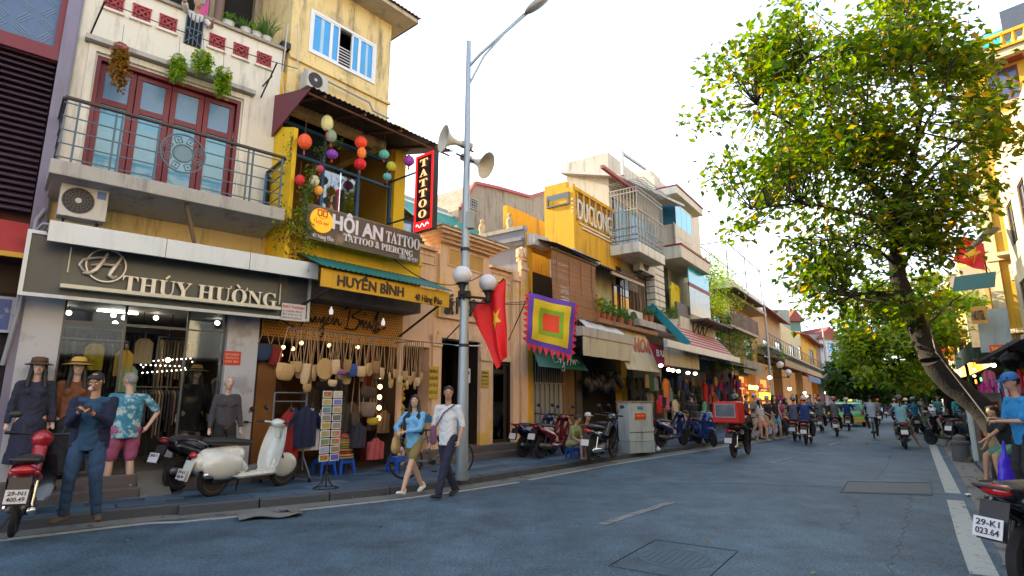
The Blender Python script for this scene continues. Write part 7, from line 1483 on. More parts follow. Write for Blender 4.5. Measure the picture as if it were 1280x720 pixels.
x0_,x1_,z0_,z1_=Q.r(912,362,952,378,.8); bx('terrace_wall',M('white_terrace',(.55,.60,.62),.7,stain=.3),o,x0_,x1_,-.8,2.5,z0_,z1_); bx('terrace_slab',CONC,o,x0_-.1,x1_+.15,-1.0,2.6,z0_-.2,z0_-.003); bx('terrace_support',WHITEP,o,x0_+.3,x0_+.6,-.6,-.3,z0_-1.5,z0_-.2)
zf=Q.h(930,322,.8)[1]; m=MB()
for x in (x0_,(x0_+x1_)/2,x1_):
 for y in (-.8,2.4): m.bar((x,y,z1_),(x,y,zf+.1*x/3),.05)
for y in (-.8,2.4,.8): m.bar((x0_,y,zf),(x1_,y,zf),.05); m.bar((x0_,y,(zf+z1_)/2),(x1_,y,(zf+z1_)/2),.03)
for x in (x0_,x1_): m.bar((x,-.8,zf),(x,2.4,zf),.05)
m.build('pergola_frame',BLACKI,o)
leafy_blob('tall yellow green creeper covering the side of the blue glass house',RW,[(893,340,16,20),(888,365,18,20),(905,350,14,18),(900,375,14,16),(893,392,12,12),(875,330,6,8)],1.0,.16,LEAFY,.4,dep=1.0)
leafy_blob('vine with small leaves hanging down the pale overgrown house',RW,[(898,420,10,12),(905,435,12,10),(890,432,8,8)],.9,.13,LEAFM,.4)
leafy_blob('dense green plants on the balconies below the brown tarpaulin',RW,[(918,425,10,12),(930,432,12,12),(942,428,8,10),(912,400,7,12),(916,445,10,8),(936,445,12,7)],1.0,.14,LEAFM,.7)
leafy_blob('low green plants along the shop awnings before the orange house',RW,[(902,456,14,5),(918,458,10,5)],1.6,.13,LEAFM,1.2)
x0_,x1_,z0_,z1_=Q.r(930,452,954,468,1.6); o=Q.thing('canvas_awning','grey beige canvas awning hanging left of the lamp pole','awning',x0_,1.6,z0_); m=MB(); m.sheet(lambda u,v:(x0_+(x1_-x0_)*u,-1.6-.02*math.sin(u*12),z0_+(z1_-z0_)*v),12,2,.02,(0,1,0)); m.build('canvas',M('grey_canvas',(.30,.28,.24),.8,stain=.6),o,smooth=60)
x0_,x1_,z0_,z1_=Q.r(895,450,940,458,1.4); o=Q.thing('sheet_canopy','dark metal canopy over the colourful clothes display','canopy',x0_,1.4,z0_); corr(o,x0_-.5,x1_,-1.7,z0_,0,z0_+.6,CORR,name='sheet')
x0_,x1_,z0_,z1_=Q.r(918,458,935,470,1.3); o=Q.thing('shop_sign','pale ochre hanging sign under the canopy, left of the glowing shop','shop sign',x0_,1.3,z0_); bx('board',M('ochre_sign',(.42,.32,.16),.6,var=.3,sc=6),o,x0_,x1_,-1.32,-1.26,z0_,z1_)
# warm glowing shop
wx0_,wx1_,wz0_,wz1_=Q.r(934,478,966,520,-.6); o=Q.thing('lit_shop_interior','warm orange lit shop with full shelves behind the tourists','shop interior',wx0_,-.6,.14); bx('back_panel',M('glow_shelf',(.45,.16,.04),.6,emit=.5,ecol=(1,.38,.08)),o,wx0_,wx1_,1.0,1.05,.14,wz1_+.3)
SH_=M('shelf_brown',(.12,.05,.02)); cols_=[(.6,.1,.05),(.6,.4,.08),(.2,.1,.05),(.7,.5,.3)]
for k in range(5):
 z=.5+k*.5; bx('shelf',SH_,o,wx0_,wx1_,.6,1.0,z,z+.04)
m=MB()
for k in range(5):
 for j in range(14): m.mi=random.randrange(4); x=wx0_+.1+(wx1_-wx0_-.2)*j/14; m.box(x,x+.1,.65,.9,.54+k*.5,.54+k*.5+random.uniform(.15,.35))
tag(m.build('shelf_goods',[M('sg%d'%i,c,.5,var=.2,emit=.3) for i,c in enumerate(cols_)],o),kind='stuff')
x0_,x1_,z0_,z1_=Q.r(949,491,962,499,.3); o2=Q.thing('light_box','small glowing yellow light box sign in the warm shop','sign',x0_,.3,z0_); bx('box',M('yellow_glow',(.8,.5,.02),.5,emit=2.2,ecol=(1,.62,.02)),o2,x0_,x1_,-.35,-.3,z0_,z1_); x0_,x1_,z0_,z1_=Q.r(935,482,947,487,.3); o2=Q.thing('light_sign','glowing yellow letters SHOP above the warm shop','sign',x0_,.3,z0_); text('SHOP',(z1_-z0_),M('yellow_glow2',(.9,.6,.1),emit=3,ecol=(1,.6,.1)),o2,x0_,-.33,z0_,w=x1_-x0_,depth=.03,bold=.03)
bx('sign_back',DARKB,o2,x0_-.05,x1_+.05,-.30,-.27,z0_-.06,z1_+.06)
R2=Fr(RW.w(L4,0,0),33); Q=R2; xs=[0]+[line_hit(Q,u,500) for u in (983,1008,1026,1041)]
z2=Q.h(975,455,0)[1]; RT=M('red_tile_roof',(.30,.07,.05),.8,sc=5,var=.3,stain=.4)
spec=[(0,1,400,M('tan_house',(.38,.28,.18),.85,stain=.8),'tan house with dark balcony right of the lamp pole',[(955,425,962,450),(970,428,977,450)],RT),
 (1,2,418,M('cream_house2',(.55,.48,.28),.85,stain=.6),'cream yellow house with tall green shutters in the far row',[(988,432,993,452),(999,434,1004,454)],None),
 (2,3,430,YELP,'narrow yellow house with a red and blue awning in the far row',[(1012,438,1017,455)],RT),(3,4,440,M('rust_house',(.36,.17,.07),.85,stain=.5),'rust coloured house with red tiled roofs at the end of the far row',[(1031,448,1035,460)],RT)]
for i,j,vt,mt,lb,op,rf in spec:
 um=(955,983,1008,1026,1041); zt_=Q.h((um[i]+um[j])/2,vt,0)[1]; o=row_house(Q,xs[i]+.02,xs[j]-.02,zt_,mt,lb,z2,op,roof=rf)
 a,b=xs[i],xs[j]; corr(o,a+.1,b-.1,-1.8,z2-.25,0,z2+.25,M('grey_sheet_canopy%d'%i,((.20,.24,.22),(.16,.22,.21),(.3,.28,.24),(.2,.16,.13))[i],.7,stain=.5),name='shop_canopy',p=.3,a=.02); bx('canopy_fascia',M('fascia_%d'%i,((.32,.26,.18),(.35,.33,.2),(.10,.15,.25),(.25,.12,.08))[i],.7,var=.3),o,a+.15,b-.15,-1.85,-1.8,z2-.75,z2-.3)
 bx('balcony_slab',CONC,o,a+.2,b-.2,-.8,0,z2+.7,z2+.85); m=MB()
 for k in range(12): x=a+.25+(b-a-.5)*k/11; m.box(x-.02,x+.02,-.8,-.77,z2+.85,z2+1.7)
 m.box(a+.2,b-.2,-.81,-.76,z2+1.7,z2+1.75); m.build('balcony_railing',BLACKI,o)
 bx('goods_backdrop',M('glow_goods_%d'%i,((.10,.04,.02),(.14,.09,.02),(.05,.04,.05),(.08,.03,.02))[i],.8,var=.6,sc=5,emit=.12,ecol=(1,.5,.2)),o,a+.2,b-.2,.9,.95,.12,z2-.1)  # backdrop material glows by itself, standing in for warm shop light
x0_,x1_,z0_,z1_=Q.r(1002,464,1018,472,1.4); o=Q.thing('awning','small red awning with a blue valance over the yellow far house shop','awning',x0_,1.4,z0_); m=MB(); m.sheet(lambda u,v:(x0_+(x1_-x0_)*u,-1.9+1.5*v,z0_+(z1_-z0_+.5)*v),4,2,.03,(0,0,1)); m.build('red_sheet',M('red_canvas',(.5,.03,.04),.8),o); bx('valance',M('blue_canvas',(.10,.25,.5),.8),o,x0_,x1_,-1.95,-1.9,z0_-.5,z0_)
leafy_blob('pot plants on the tan house balcony beside the lamp pole',R2,[(972,440,6,8),(966,462,8,4)],1.6,.15,LEAFM,.8)
for u,v,lb in ((1006,491,'bright lamp under the canopy of the yellow far house'),(1008,496,'lower lamp under the canopy of the yellow far house'),(1032,491,'bright lamp in front of the rust coloured house'),(987,486,'lamp under the canopy of the cream far house'),(962,472,'small lamp under the canopy beside the pole')):
 x,z=Q.h(u,v,1.6); o=Q.thing('shop_bulb',lb,'lamp',x,1.6,z,'lamps in the far shop row'); m=MB(); m.ell((x,-1.6,z),(.14,.14,.1),8,6); m.build('bulb',BULB,o,smooth=60); bx('cord',BLACKI,o,x-.01,x+.01,-1.61,-1.59,z+.1,z+.5)
for i,(u,cn) in enumerate(((972,'magenta'),(975,'purple'),(978,'pink'),(990,'tan'),(995,'black'),(1000,'red'),(1012,'blue'),(1018,'white'),(1022,'black'),(1030,'red'),(1035,'navy'))): goods(R2,[(u,492,cn,1.0)],'hanging in the far shop row','garments in the far shop row',off=.3,l=1.0,w=.35)
# far cross buildings
FB=Fr(dp(1000,480,82)[:2],80);
def block(F_,u0,v0,u1,v1,mt,label,wins=(),depth=8,off=0,roof=None):
 a=F_.r(u0,v0,u1,v1,off); o=F_.root('far_building',label,'building'); bx('wall',mt,o,a[0],a[1],-off,-off+depth,0,a[3])
 for (p,q,r_,s_) in wins: b=F_.r(p,q,r_,s_,off+.02); f=bx('window',GLB,o,b[0],b[1],-off-.06,-off-.002,b[2],b[3]); m=MB(); frame_rect(m,b[0],b[1],b[2],b[3],.12,-off-.1,-off-.061); m.build('frame',WHITEF,f)
 if roof: m=MB(); m.prism([(a[0]-.5,a[3]),(a[1]+.5,a[3]),((a[0]+a[1])/2,a[3]+1.8)],-off-.5,-off+depth,'xz'); m.build('roof',roof,o)
 return o
GF=M('grey_far_wall',(.26,.28,.28),.9,stain=.6); WF=M('white_far_wall',(.6,.62,.65),.8,stain=.3)
block(FB,960,387,990,470,M('grey_green_wall',(.30,.33,.28),.9,stain=.7),'grey green windowless building above the tan house')
block(FB,1000,418,1026,470,GF,'plain grey building wall behind the far row')
block(FB,1026,424,1050,470,WF,'white building with blue windows under a red roof at the street end',[(1028,427,1033,440),(1036,428,1041,441),(1043,429,1047,441)],roof=RT)
block(FB,988,402,1004,470,M('green_far_wall',(.16,.26,.18),.9),'small house with a pavilion roof rising behind the far row',[(991,414,1000,424)],roof=RT,off=-4)
block(FB,1048,432,1062,480,M('brown_far',(.28,.16,.12),.9),'small red brown building left of the street trees',[],roof=RT,off=-10)
FC=Fr(dp(1060,500,170)[:2],84)
block(FC,1056,430,1072,500,WF,'distant white tower block above the end of the street',[(1058,440,1062,448),(1065,440,1069,448),(1058,455,1062,463),(1065,455,1069,463)])
block(FC,1085,470,1102,505,M('distant_beige',(.45,.42,.36),.8),'distant pale beige block seen between the trees',[(1088,475,1091,480),(1094,475,1097,480),(1088,485,1091,490)],off=-3)
block(FC,1102,450,1150,505,M('distant_tan',(.40,.32,.24),.8),'distant tan block hidden by the street trees',[(1108,470,1112,478),(1116,470,1120,478)],off=-6)
# ============================================================ right side buildings
RO=Vector(RC.at(RC.near(18.6,25),2.7)[0]); RF=Fr(RO,34,back=True); Q=RF
YR=M('sunlit_yellow_plaster',(.62,.34,.02),.85,sc=1.2,stain=.5,var=.15); CR2=M('right_cream_plaster',(.60,.50,.30),.85,stain=.5)
xa=Q.h(1192,130,.0)[0]; zt=0
print('right',RO,xa,zt)
TB=Fr((23.2,27.0),140); B=TB.root('tall_yellow_building','tall yellow building with a balustraded top terrace at the right edge','building')
a=TB.r(1234,85,1276,128,0); zt=TB.h(1235,66,0)[1]; ww=a[1]-a[0]; hh=a[3]-a[2]; ho=[]
for lv in range(5):
 for c in range(2): ho.append((a[0]+c*(ww+1.6),a[1]+c*(ww+1.6),a[2]-lv*3.5,a[3]-lv*3.5))
ho=[h for h in ho if h[2]>4.5]; wall_holes(B,YR,0,12,0,zt,0,.25,ho)
for h in ho: window(B,h[0],h[1],h[2],h[3],.12,MAROON,M('plum_glass',(.06,.07,.14),.1,var=.3,coat=.4),3,2,t=.09); bx('window_hood',RT,B,h[0]-.3,h[1]+.3,-.6,0,h[3]+.15,h[3]+.27); bx('window_sill',CR2,B,h[0]-.1,h[1]+.1,-.15,-.002,h[2]-.15,h[2]-.02)
for lv in range(5):
 z=a[2]-lv*3.5-.8
 if z>4: bx('string_course',CR2,B,-.1,12,-.18,-.002,z,z+.2)
bx('corner_pilaster',CR2,B,-.12,.35,-.12,-.003,0,zt)
m=MB(); m.box(0,.25,.25,7,0,zt); m.box(11.7,12,.25,7,0,zt); m.box(.25,11.7,6.8,7,0,zt); m.box(.25,11.7,.25,6.8,zt-.3,zt-.1); m.build('wall',YR,B)
bo_=.9; x0_=TB.h(1206,66,bo_)[0]; zb0=TB.h(1240,66,bo_)[1]; zb1=TB.h(1240,44,bo_)[1]; x1_=x0_+10
bx('terrace_slab',CR2,B,x0_,x1_,-bo_,0,zb0-.4,zb0,bevel=.03); bx('terrace_cornice',YR,B,x0_-.12,x1_+.1,-bo_-.14,0,zb0+.002,zb0+.12); bx('balustrade_rail',YR,B,x0_,x1_,-bo_,-bo_+.2,zb1-.16,zb1)
m=MB(); H_=zb1-.16-zb0-.12; m.lathe([(.09,0),(.06,H_*.1),(.14,H_*.35),(.08,H_*.65),(.06,H_*.85),(.10,H_)],(0,0,0),10); bme=m.mesh('baluster',YR,60)
for k in range(22): q=link('baluster',bme,B); q.location=(x0_+.2+k*.42,-bo_+.1,zb0+.12)
TQ=M('turquoise_glass',(.03,.48,.50),.3,var=.1); bx('turquoise_screen',TQ,B,x0_+.02,x0_+.08,-bo_+.2,2.2,zb0+.13,zb1+.5); bx('turquoise_screen',TQ,B,x0_+.1,x0_+1.8,.6,.65,zb0+.13,zb1+.9); bx('dark_shade_panel',M('navy_shade',(.05,.07,.11),.5,var=.2),B,x0_+1.4,x1_,.3,.35,zb1+.05,zb1+1.7); bx('roof_room',CR2,B,x0_+4.2,x1_,.8,5,zb0,zb1+2.8); bx('shade_post',WHITEF,B,x0_+3.3,x0_+3.42,.1,.22,zb0,zb1+2.0)
for lv in (1,2,3):
 z_=a[2]-lv*3.5-.7
 if z_<5: continue
 bx('balcony_slab',CR2,B,.4,6.6,-.9,0,z_,z_+.15)
 for k in range(20): bx('cage_bar',M('yellow_cage',(.5,.38,.10),.5),B,.45+k*.32,.48+k*.32,-.9,-.87,z_+.15,z_+(2.4 if lv==2 else 1.1))
 bx('cage_rail',_M['yellow_cage'],B,.4,6.6,-.91,-.86,z_+1.1,z_+1.15)
leafy_blob('potted climbers on the lower balcony of the tall yellow building',TB,[(1262,210,8,12),(1272,250,6,10)],1.0,.16,LEAFY,.3)
q=TB.r(1262,330,1280,350,1.2); air_con(TB,q[0],q[0]+1.1,q[2],q[2]+.8,1.1,'white air conditioner on the tall yellow building at the right edge',badge=False)
B=Q.root('stall_row','low dark stalls with a flat canopy at the right edge of the street','building'); xe=xa+9; zlow_=3.5
bx('canopy_slab',CORR,B,xa,xe,-1.6,2.0,zlow_,zlow_+.12); bx('canopy_fascia',M('dark_green_fascia',(.03,.08,.07),.6,var=.3,stain=.3),B,xa,xe,-1.66,-1.6,zlow_-.35,zlow_+.35)
SB=Fr(dp(1240,400,21.5)[:2],138); SG2=Fr(dp(1250,480,17)[:2],142)
if True:
 for k_,(s0_,s1_,z_) in enumerate(((xe+.1,xe+9,11),(xe+9.1,xe+19,9),(xe+19.1,xe+31,12),(xe+31.1,xe+46,10))):
  o=RF.root('opposite_row_house','shop house of the right hand row, %s from the stalls toward and behind the viewer'%('first','second','third','fourth')[k_],'building'); hs=[(s0_+.8+j*2.6,s0_+2.1+j*2.6,z0+.9,z0+2.5) for j in range(int((s1_-s0_)/2.6)) for z0 in (3.4,6.4) if z0+2.6<z_]
  wall_holes(o,(CR2,YR,WHT,PEACH)[k_],s0_,s1_,3.1,z_,0,.2,hs); bx('wall',CR2,o,s0_,s1_,5,5.2,0,z_); bx('roof',RT,o,s0_,s1_,.2,5,z_-.2,z_); bx('shop_void',DARKB,o,s0_,s1_,1.3,1.4,0,3.1); bx('shop_canopy',CORR,o,s0_,s1_,-1.6,0,2.95,3.05)
  for h in hs: window(o,h[0],h[1],h[2],h[3],.1,WOODB,GLD,2,2)
# lower shop front of it: grey white boards and sign
def slant_board(x0_,x1_,z0_,z1_,off,mt,label,name='awning',cat='awning',txt=None,tm=None,push=.5,fr=None):
 o=(fr or RF).thing(name,label,cat,x0_,off,z0_); m=MB(); m.sheet(lambda u,v:(x0_+(x1_-x0_)*u,-off+push*v,z0_+(z1_-z0_)*v),8,3,.03,(0,1,0)); m.build('sheet',mt,o)
 if txt: text(txt,(z1_-z0_)*.5,tm,o,x0_+(x1_-x0_)*.1,-off+push*.25-.02,z0_+(z1_-z0_)*.25,w=(x1_-x0_)*.8,depth=.02,bold=.02)
 return o
bx('shop_void',DARK,B,xa,xe,2.2,2.3,0,zlow_); bx('shop_ceiling',DARKB,B,xa,xe,.25,2.2,zlow_-.002,zlow_+.1)
# second right building beyond: green shutters, dark roof, awnings, signs
xb=Q.h(1228,300,0)[0]; xc=Q.h(1213,300,0)[0]-3.5
def rq(u0,v0,u1,v1,off): return SB.r(u0,v0,u1,v1,0)
R2B=Q.root('green_shutter_house','house with pale grey pillars and green shutters beyond the tall yellow building','building'); xh0=xa-6;
wall_holes(R2B,CR2,xh0,xa-.05,3.2,9.2,0,.2,[(xa-2.2,xa-1.0,4.6,7.6),(xa-4.6,xa-3.4,4.6,7.6)])
for x in (xa-2.2,xa-4.6):
 window(R2B,x,x+1.2,4.6,7.6,.12,M('green_shutter',(.02,.12,.09),.6),GLD,2,3)
 for s_ in (-.62,1.22):
  bx('shutter',_M['green_shutter'],R2B,x+s_,x+s_+.6,-.06,-.002,4.6,7.6)
bx('pale_pillar',M('pale_grey_pillar',(.45,.48,.47),.7,stain=.3),R2B,xa-.6,xa-.1,-.9,-.002,4.2,8.6); bx('wall',CR2,R2B,xh0,xa-.05,5,5.2,0,9.2); bx('roof',CONC,R2B,xh0,xa-.05,.2,5,9.0,9.2)
a=rq(1208,280,1240,312,0); o=SB.thing('porch_roof','dark tilted metal porch roof right of the sunlit flag','roof',a[0],0,a[2]); m=MB(); m.add([(a[0],-.6,a[2]-.1),(a[1],-.6,a[3]-.3),(a[1],1.2,a[3]+.1),(a[0]+.9,1.2,a[3]),(a[0],-.6,a[2]-.2),(a[1],-.6,a[3]-.4),(a[1],1.2,a[3]),(a[0]+.9,1.2,a[3]-.1)],[(0,1,2,3),(7,6,5,4),(0,4,5,1),(1,5,6,2),(2,6,7,3),(3,7,4,0)]); m.build('metal_sheet',M('dark_roof_metal',(.06,.06,.065),.5,metal=.3,var=.2),o)
a=rq(1188,338,1242,362,1.6); slant_board(a[0],a[1],a[2],a[3],0,M('dark_green_board',(.01,.075,.07),.6,var=.2),'dark green awning board with a small scroll pattern below the flag at right',push=.9,fr=SB)
a=rq(1222,385,1262,440,1.5); slant_board(a[0],a[1],a[2],a[3],0,M('pale_grey_canvas',(.28,.34,.33),.7,var=.1,stain=.4),'hanging pale grey canvas awning over the right pavement',push=.3,fr=SB)
a=rq(1216,384,1236,406,1.2); slant_board(a[0],a[1],a[2],a[3],.4,M('amber_board',(.42,.22,.01),.5),'yellow and brown slanted hotel board beside the grey canvas',name='shop_sign',cat='shop sign',txt='HOTEL',tm=DKT,push=.1,fr=SB)
a=rq(1241,432,1268,448,1.3); RS=slant_board(a[0],a[1],a[2],a[3],.6,RED,'red shop sign with yellow lettering over the right hand clothes stall',name='shop_sign',cat='shop sign',push=.02,fr=SB); YTX=M('yellow_print',(.75,.45,.05),.5,var=0,emit=.1)
text('Thời Trang',(a[3]-a[2])*.3,YTX,RS,a[0]+(a[1]-a[0])*.1,-.64,a[2]+(a[3]-a[2])*.55,w=(a[1]-a[0])*.8,depth=.02); text('42 - 44',(a[3]-a[2])*.3,YTX,RS,a[0]+(a[1]-a[0])*.25,-.64,a[2]+(a[3]-a[2])*.12,w=(a[1]-a[0])*.5,depth=.02)
for u,v,lb in ((1272,428,'bright white lamp at the top of the right hand stall'),(1242,455,'vertical bright lamp over the pink goods of the right stall'),(1218,462,'small white lamp in the string at right'),(1218,470,'lower small white lamp in the string at right'),(1171,455,'round white lamp beside the tree trunk fork')):
 x,z=Q.h(u,v,1.0); o=Q.thing('stall_lamp',lb,'lamp',x,1.0,z,'lamps of the right hand stalls'); m=MB(); m.ell((x,-1.0,z),(.09,.09,.13 if u==1242 else .09) if u>1225 else (.06,.06,.05),8,6); m.build('bulb',BULB,o,smooth=60); bx('cord',BLACKI,o,x-.006,x+.006,-1.006,-.994,z+.05,z+.5)
x,z=Q.h(1227,474,1.0); o=Q.thing('neon_sign','tiny green neon sign in the dark right hand row','neon sign',x,1.0,z); bx('tube',M('neon_green',(.05,.9,.1),emit=4),o,x-.25,x+.25,-1.03,-.98,z-.07,z+.07)
x,z=Q.h(1220,477,1.0); o=Q.thing('neon_sign','small orange red neon sign beside the green one','neon sign',x,1.0,z); bx('tube',M('neon_orange',(.9,.12,.02),emit=3),o,x-.15,x+.15,-1.03,-.98,z-.1,z+.1)
# stall goods
for i,(u,v,cn) in enumerate(((1234,463,'pink'),(1239,474,'magenta'),(1236,486,'pink'),(1245,482,'navy'),(1251,478,'white'),(1257,484,'red'),(1261,477,'white'),(1266,486,'blue'),(1253,470,'blue'),(1271,462,'red'),(1262,466,'white'),(1277,470,'pink'),(1230,478,'magenta'))): goods(SG2,[(u,v,cn,.8)],'hanging in the right hand stall','clothes hanging in the right hand stall',off=.0,w=.2,l=.6)
x,z=SG2.h(1262,450,.9); o=SG2.thing('fur_bag','round black fluffy bag hanging below the red shop sign','bag',x,.9,z); m=MB()
for k in range(40): m.ell((x+random.gauss(0,.12),-.9+random.gauss(0,.1),z+random.gauss(0,.12)),(.09,.09,.09),6,4)
m.blob('fluff',M('black_fur',(.01,.01,.01),.9),o,voxel=.04); bx('cord',BLACKI,o,x-.01,x+.01,-.91,-.89,z+.15,z+.5)
bx('stall_back',M('stall_backdrop',(.035,.03,.035),.9,var=.5,sc=4),R2B,xh0,xa+9,1.4,1.5,0,3.2); bx('stall_ceiling',DARKB,R2B,xh0,xa+9,-.6,1.4,3.0,3.1)
# farther right buildings behind the tree
for i,(k0,k1,z_,mt,lb) in enumerate(((6.1,13,11,YR,'sunlit yellow house glimpsed behind the big tree'),(13.1,21,9,M('far_ochre',(.5,.32,.12),.85,stain=.6),'ochre house with balconies behind the right hand awnings'),(21.1,34,12,M('far_cream',(.5,.42,.28),.85,stain=.5),'cream block farther down the right side'),(34.1,60,9,M('far_brown',(.3,.2,.13),.85,stain=.5),'brown row of shops far down the right side'))):
 o=Q.root('right_row_house',lb,'building'); x1_,x0_=xa-k0,xa-k1; n=int((k1-k0)/2.6); hs=[(x0_+.8+j*2.6,x0_+2.1+j*2.6,z0+.9,z0+2.5) for j in range(n) for z0 in (3.4,6.4) if z0+2.6<z_]
 wall_holes(o,mt,x0_,x1_,3.1,z_,0,.2,hs);
 for h in hs: window(o,h[0],h[1],h[2],h[3],.1,_M['green_shutter'],GLD,2,2)
 bx('wall',mt,o,x0_,x1_,6,6.2,0,z_); bx('wall',mt,o,x0_,x0_+.2,.2,6,0,z_); bx('wall',mt,o,x1_-.2,x1_,.2,6,0,z_); bx('roof',RT,o,x0_,x1_,.2,6,z_-.2,z_); bx('shop_void',DARK,o,x0_,x1_,1.3,1.4,0,3.1)
 corr(o,x0_+.1,x1_-.1,-1.9,2.7,0,3.2,CORR,name='shop_canopy',p=.3,a=.02); bx('balcony',CR2,o,x0_+.5,x1_-.5,-.9,0,5.9,6.05)
 for j in range(n): bx('balcony_post',BLACKI,o,x0_+.8+j*2.6,x0_+.84+j*2.6,-.88,-.84,6.05,7.0)
 bx('goods_backdrop',M('right_goods_%d'%i,(.06,.04,.035),.9,var=.7,sc=5),o,x0_,x1_,.9,.95,.1,3.0)
for u,v,cn,lb in ((1186,432,'orange','red and orange lantern decoration lit by the sun behind the trunk'),(1177,425,'red','red hanging decoration near the tree trunk')):
 x,z=Q.h(u,v,1.2); o=Q.thing('festival_lantern',lb,'lantern',x,1.2,z); m=MB()
 for k in range(5): m.ell((x+random.gauss(0,.25),-1.2,z-.2*k),(.22,.22,.17),10,6)
 m.build('shade',M('fest_'+cn,PD[cn],.6,emit=.15),o,smooth=60); bx('cord',BLACKI,o,x-.01,x+.01,-1.21,-1.19,z,z+.7)
x0_,x1_,z0_,z1_=Q.r(1196,445,1212,456,1.3); slant_board(x0_,x1_,z0_,z1_,1.6,M('magenta_shop_sign',(.32,.01,.10),.5),'dark magenta sign under the far canopy at right',name='shop_sign',cat='shop sign')
# white advertising lightbox stand
p=gp(1223,577,.12); q=gp(1262,573,.12); lbx=thing('sign_stand','white advertising cabinet with a red poster reading MUA NHANH beside the tree trunk','sign stand',(p.x,p.y,.12),math.atan2(q.y-p.y,q.x-p.x))
w_=(q-p).length; hh_=dp(1225,492,p.y).z-.12
bx('cabinet',M('white_cabinet',(.38,.46,.46),.5,stain=.2),lbx,0,w_,0,.10,0,hh_,bevel=.02); bx('poster',M('red_poster',(.38,.015,.03),.45,var=.15),lbx,w_*.2,w_*.9,-.012,-.002,hh_*.28,hh_*.88)
for i,(t,hs_) in enumerate((('MUA NHANH',.07),('BÁN BUÔN',.05),('BÁN LẺ',.05),('0912 345 68',.05))): text(t,hs_*hh_,YTX,lbx,w_*.26,-.016,hh_*(.76-.13*i),w=w_*.58,depth=.004,bold=.02)
m=MB(); frame_rect(m,-.02,w_+.02,-.0,hh_+.03,.04,-.03,.0); m.build('frame',M('steel_frame_pale',(.35,.4,.4),.4,metal=.3),lbx)
# ============================================================ lamp posts
def lamp_post(u,vb,label,ztop=10.4,arms=True,sc=1.0,globes=((0,0),),heads=2,z0=.12,pole_r=.075,side=1):
 p=gp(u,vb,z0); o=thing('street_lamp',label,'street lamp',(p.x,p.y,z0),0); PM=M('galvanised_pole',(.33,.40,.46),.45,metal=.45,var=.15,stain=.3)
 zt_=ztop; m=MB(); m.tube([(0,0,0),(0,0,.02),(0,0,.35),(0,0,3.0),(0,0,zt_)],[.11,pole_r*1.6,pole_r*1.5,pole_r*1.15,pole_r*.62],12); m.build('pole',PM,o,smooth=60)
 return o,p,zt_
def at_y(u,v,Y): return dp(u,v,Y)
o,p,zt_=lamp_post(577,600,'tall grey street lamp post with two globe lamps and loudspeakers before the peach building',ztop=dp(581,52,gp(577,600,.12).y).z-.12)
Y=p.y; L0=lambda u,v,dy=0: dp(u,v,Y+dy)-Vector((p.x,p.y,.12))
PM=_M['galvanised_pole']; a=L0(581,84); m=MB(); m.tube([(0,0,a.z),tuple(L0(600,68,-.1)),tuple(L0(640,32,-.2)),tuple(L0(660,13,-.3))],.03,8); m.tube([(0,0,L0(581,108).z),tuple(L0(605,70,-.1)),tuple(L0(630,42,-.2)),tuple(L0(660,16,-.3))],.022,8); m.build('arm',PM,o,smooth=60)
c=L0(672,5,-.35); m=MB(); m.X=Matrix.Translation(c)@Matrix.Rotation(R(-38),4,'Y'); m.ell((0,0,0),(.36,.14,.08),14,8); m.build('lamp_head',M('lamp_head_grey',(.25,.27,.29),.4,metal=.3),o,smooth=60)
def globe(o,c,r,arm_from,neck=.22):
 m=MB(); m.ell(tuple(c),(r,r,r),24,14); m.build('globe',M('opal_globe',(.62,.62,.66),.25,var=.05,coat=.3),o,smooth=180); m=MB(); m.lathe([(r*.55,-r*.98),(r*.62,-r*.9),(r*.5,-r*.82)],tuple(c),16); m.lathe([(.04,-r-neck),(.07,-r-neck*.8),(.045,-r-neck*.4),(.09,-r+.01),(.13,-r*.92)],tuple(c),12); m.build('globe_holder',BLACKI,o,smooth=50)
 m=MB(); z=c.z-r-neck*.6; m.cyl((0,0,z),(c.x,c.y,z),.025,n=8); m.cyl((0,0,z-.1),(c.x,c.y,z-.1),.018,n=8); m.build('globe_arm',BLACKI,o,smooth=60)
# two globes on opposite sides of the post, arms along the street
g1=L0(578,344,-.35); g2=L0(610,354,.25); r=.175; globe(o,g1,r,0); globe(o,g2,r,0); q=L0(577,369); m=MB(); m.cb((0,0,q.z),(.24,.24,.14)); m.build('bracket_box',BLACKI,o,bevel=.02)
def horn(c,d,label):
 t=thing('loudspeaker',label,'loudspeaker',tuple(Vector(c)+Vector((p.x,p.y,.12))),0,'horn loudspeakers on the lamp post'); d=Vector(d).normalized(); q=d.to_track_quat('Z','Y').to_matrix().to_4x4(); m=MB(); m.X=q; m.lathe([(.05,-.22),(.055,-.05),(.09,.05),(.17,.16),(.255,.22),(.275,.225),(.255,.215),(.16,.14),(.07,.04),(0,.02)],n=24); m.build('horn',M('cream_horn',(.55,.52,.42),.5,stain=.2),t,smooth=50); m=MB(); m.X=q; m.cyl((0,0,-.40),(0,0,-.18),.075,n=14); m.build('driver',M('horn_driver',(.35,.34,.30),.5),t,smooth=50)
horn(L0(567,177,-.1),(-.85,-.5,.05),'cream horn loudspeaker on the left side of the lamp post'); horn(L0(597,203,.05),(.8,-.35,-.45),'cream horn loudspeaker on the right side of the lamp post, mouth turned away')
m=MB();
for v in (186,198): q=L0(580,v); m.tube([tuple(L0(570,v-6,-.05)),(0,0,q.z),tuple(L0(592,v+4,.0))],.02,6)
m.build('horn_bracket',BLACKI,o)
q=L0(585,276); bxq=MB(); bxq.cb((q.x+.04,q.y-.02,q.z),(.16,.14,.34)); bxq.build('junction_box',M('box_grey_green',(.30,.33,.30),.6,stain=.4),o,bevel=.01)
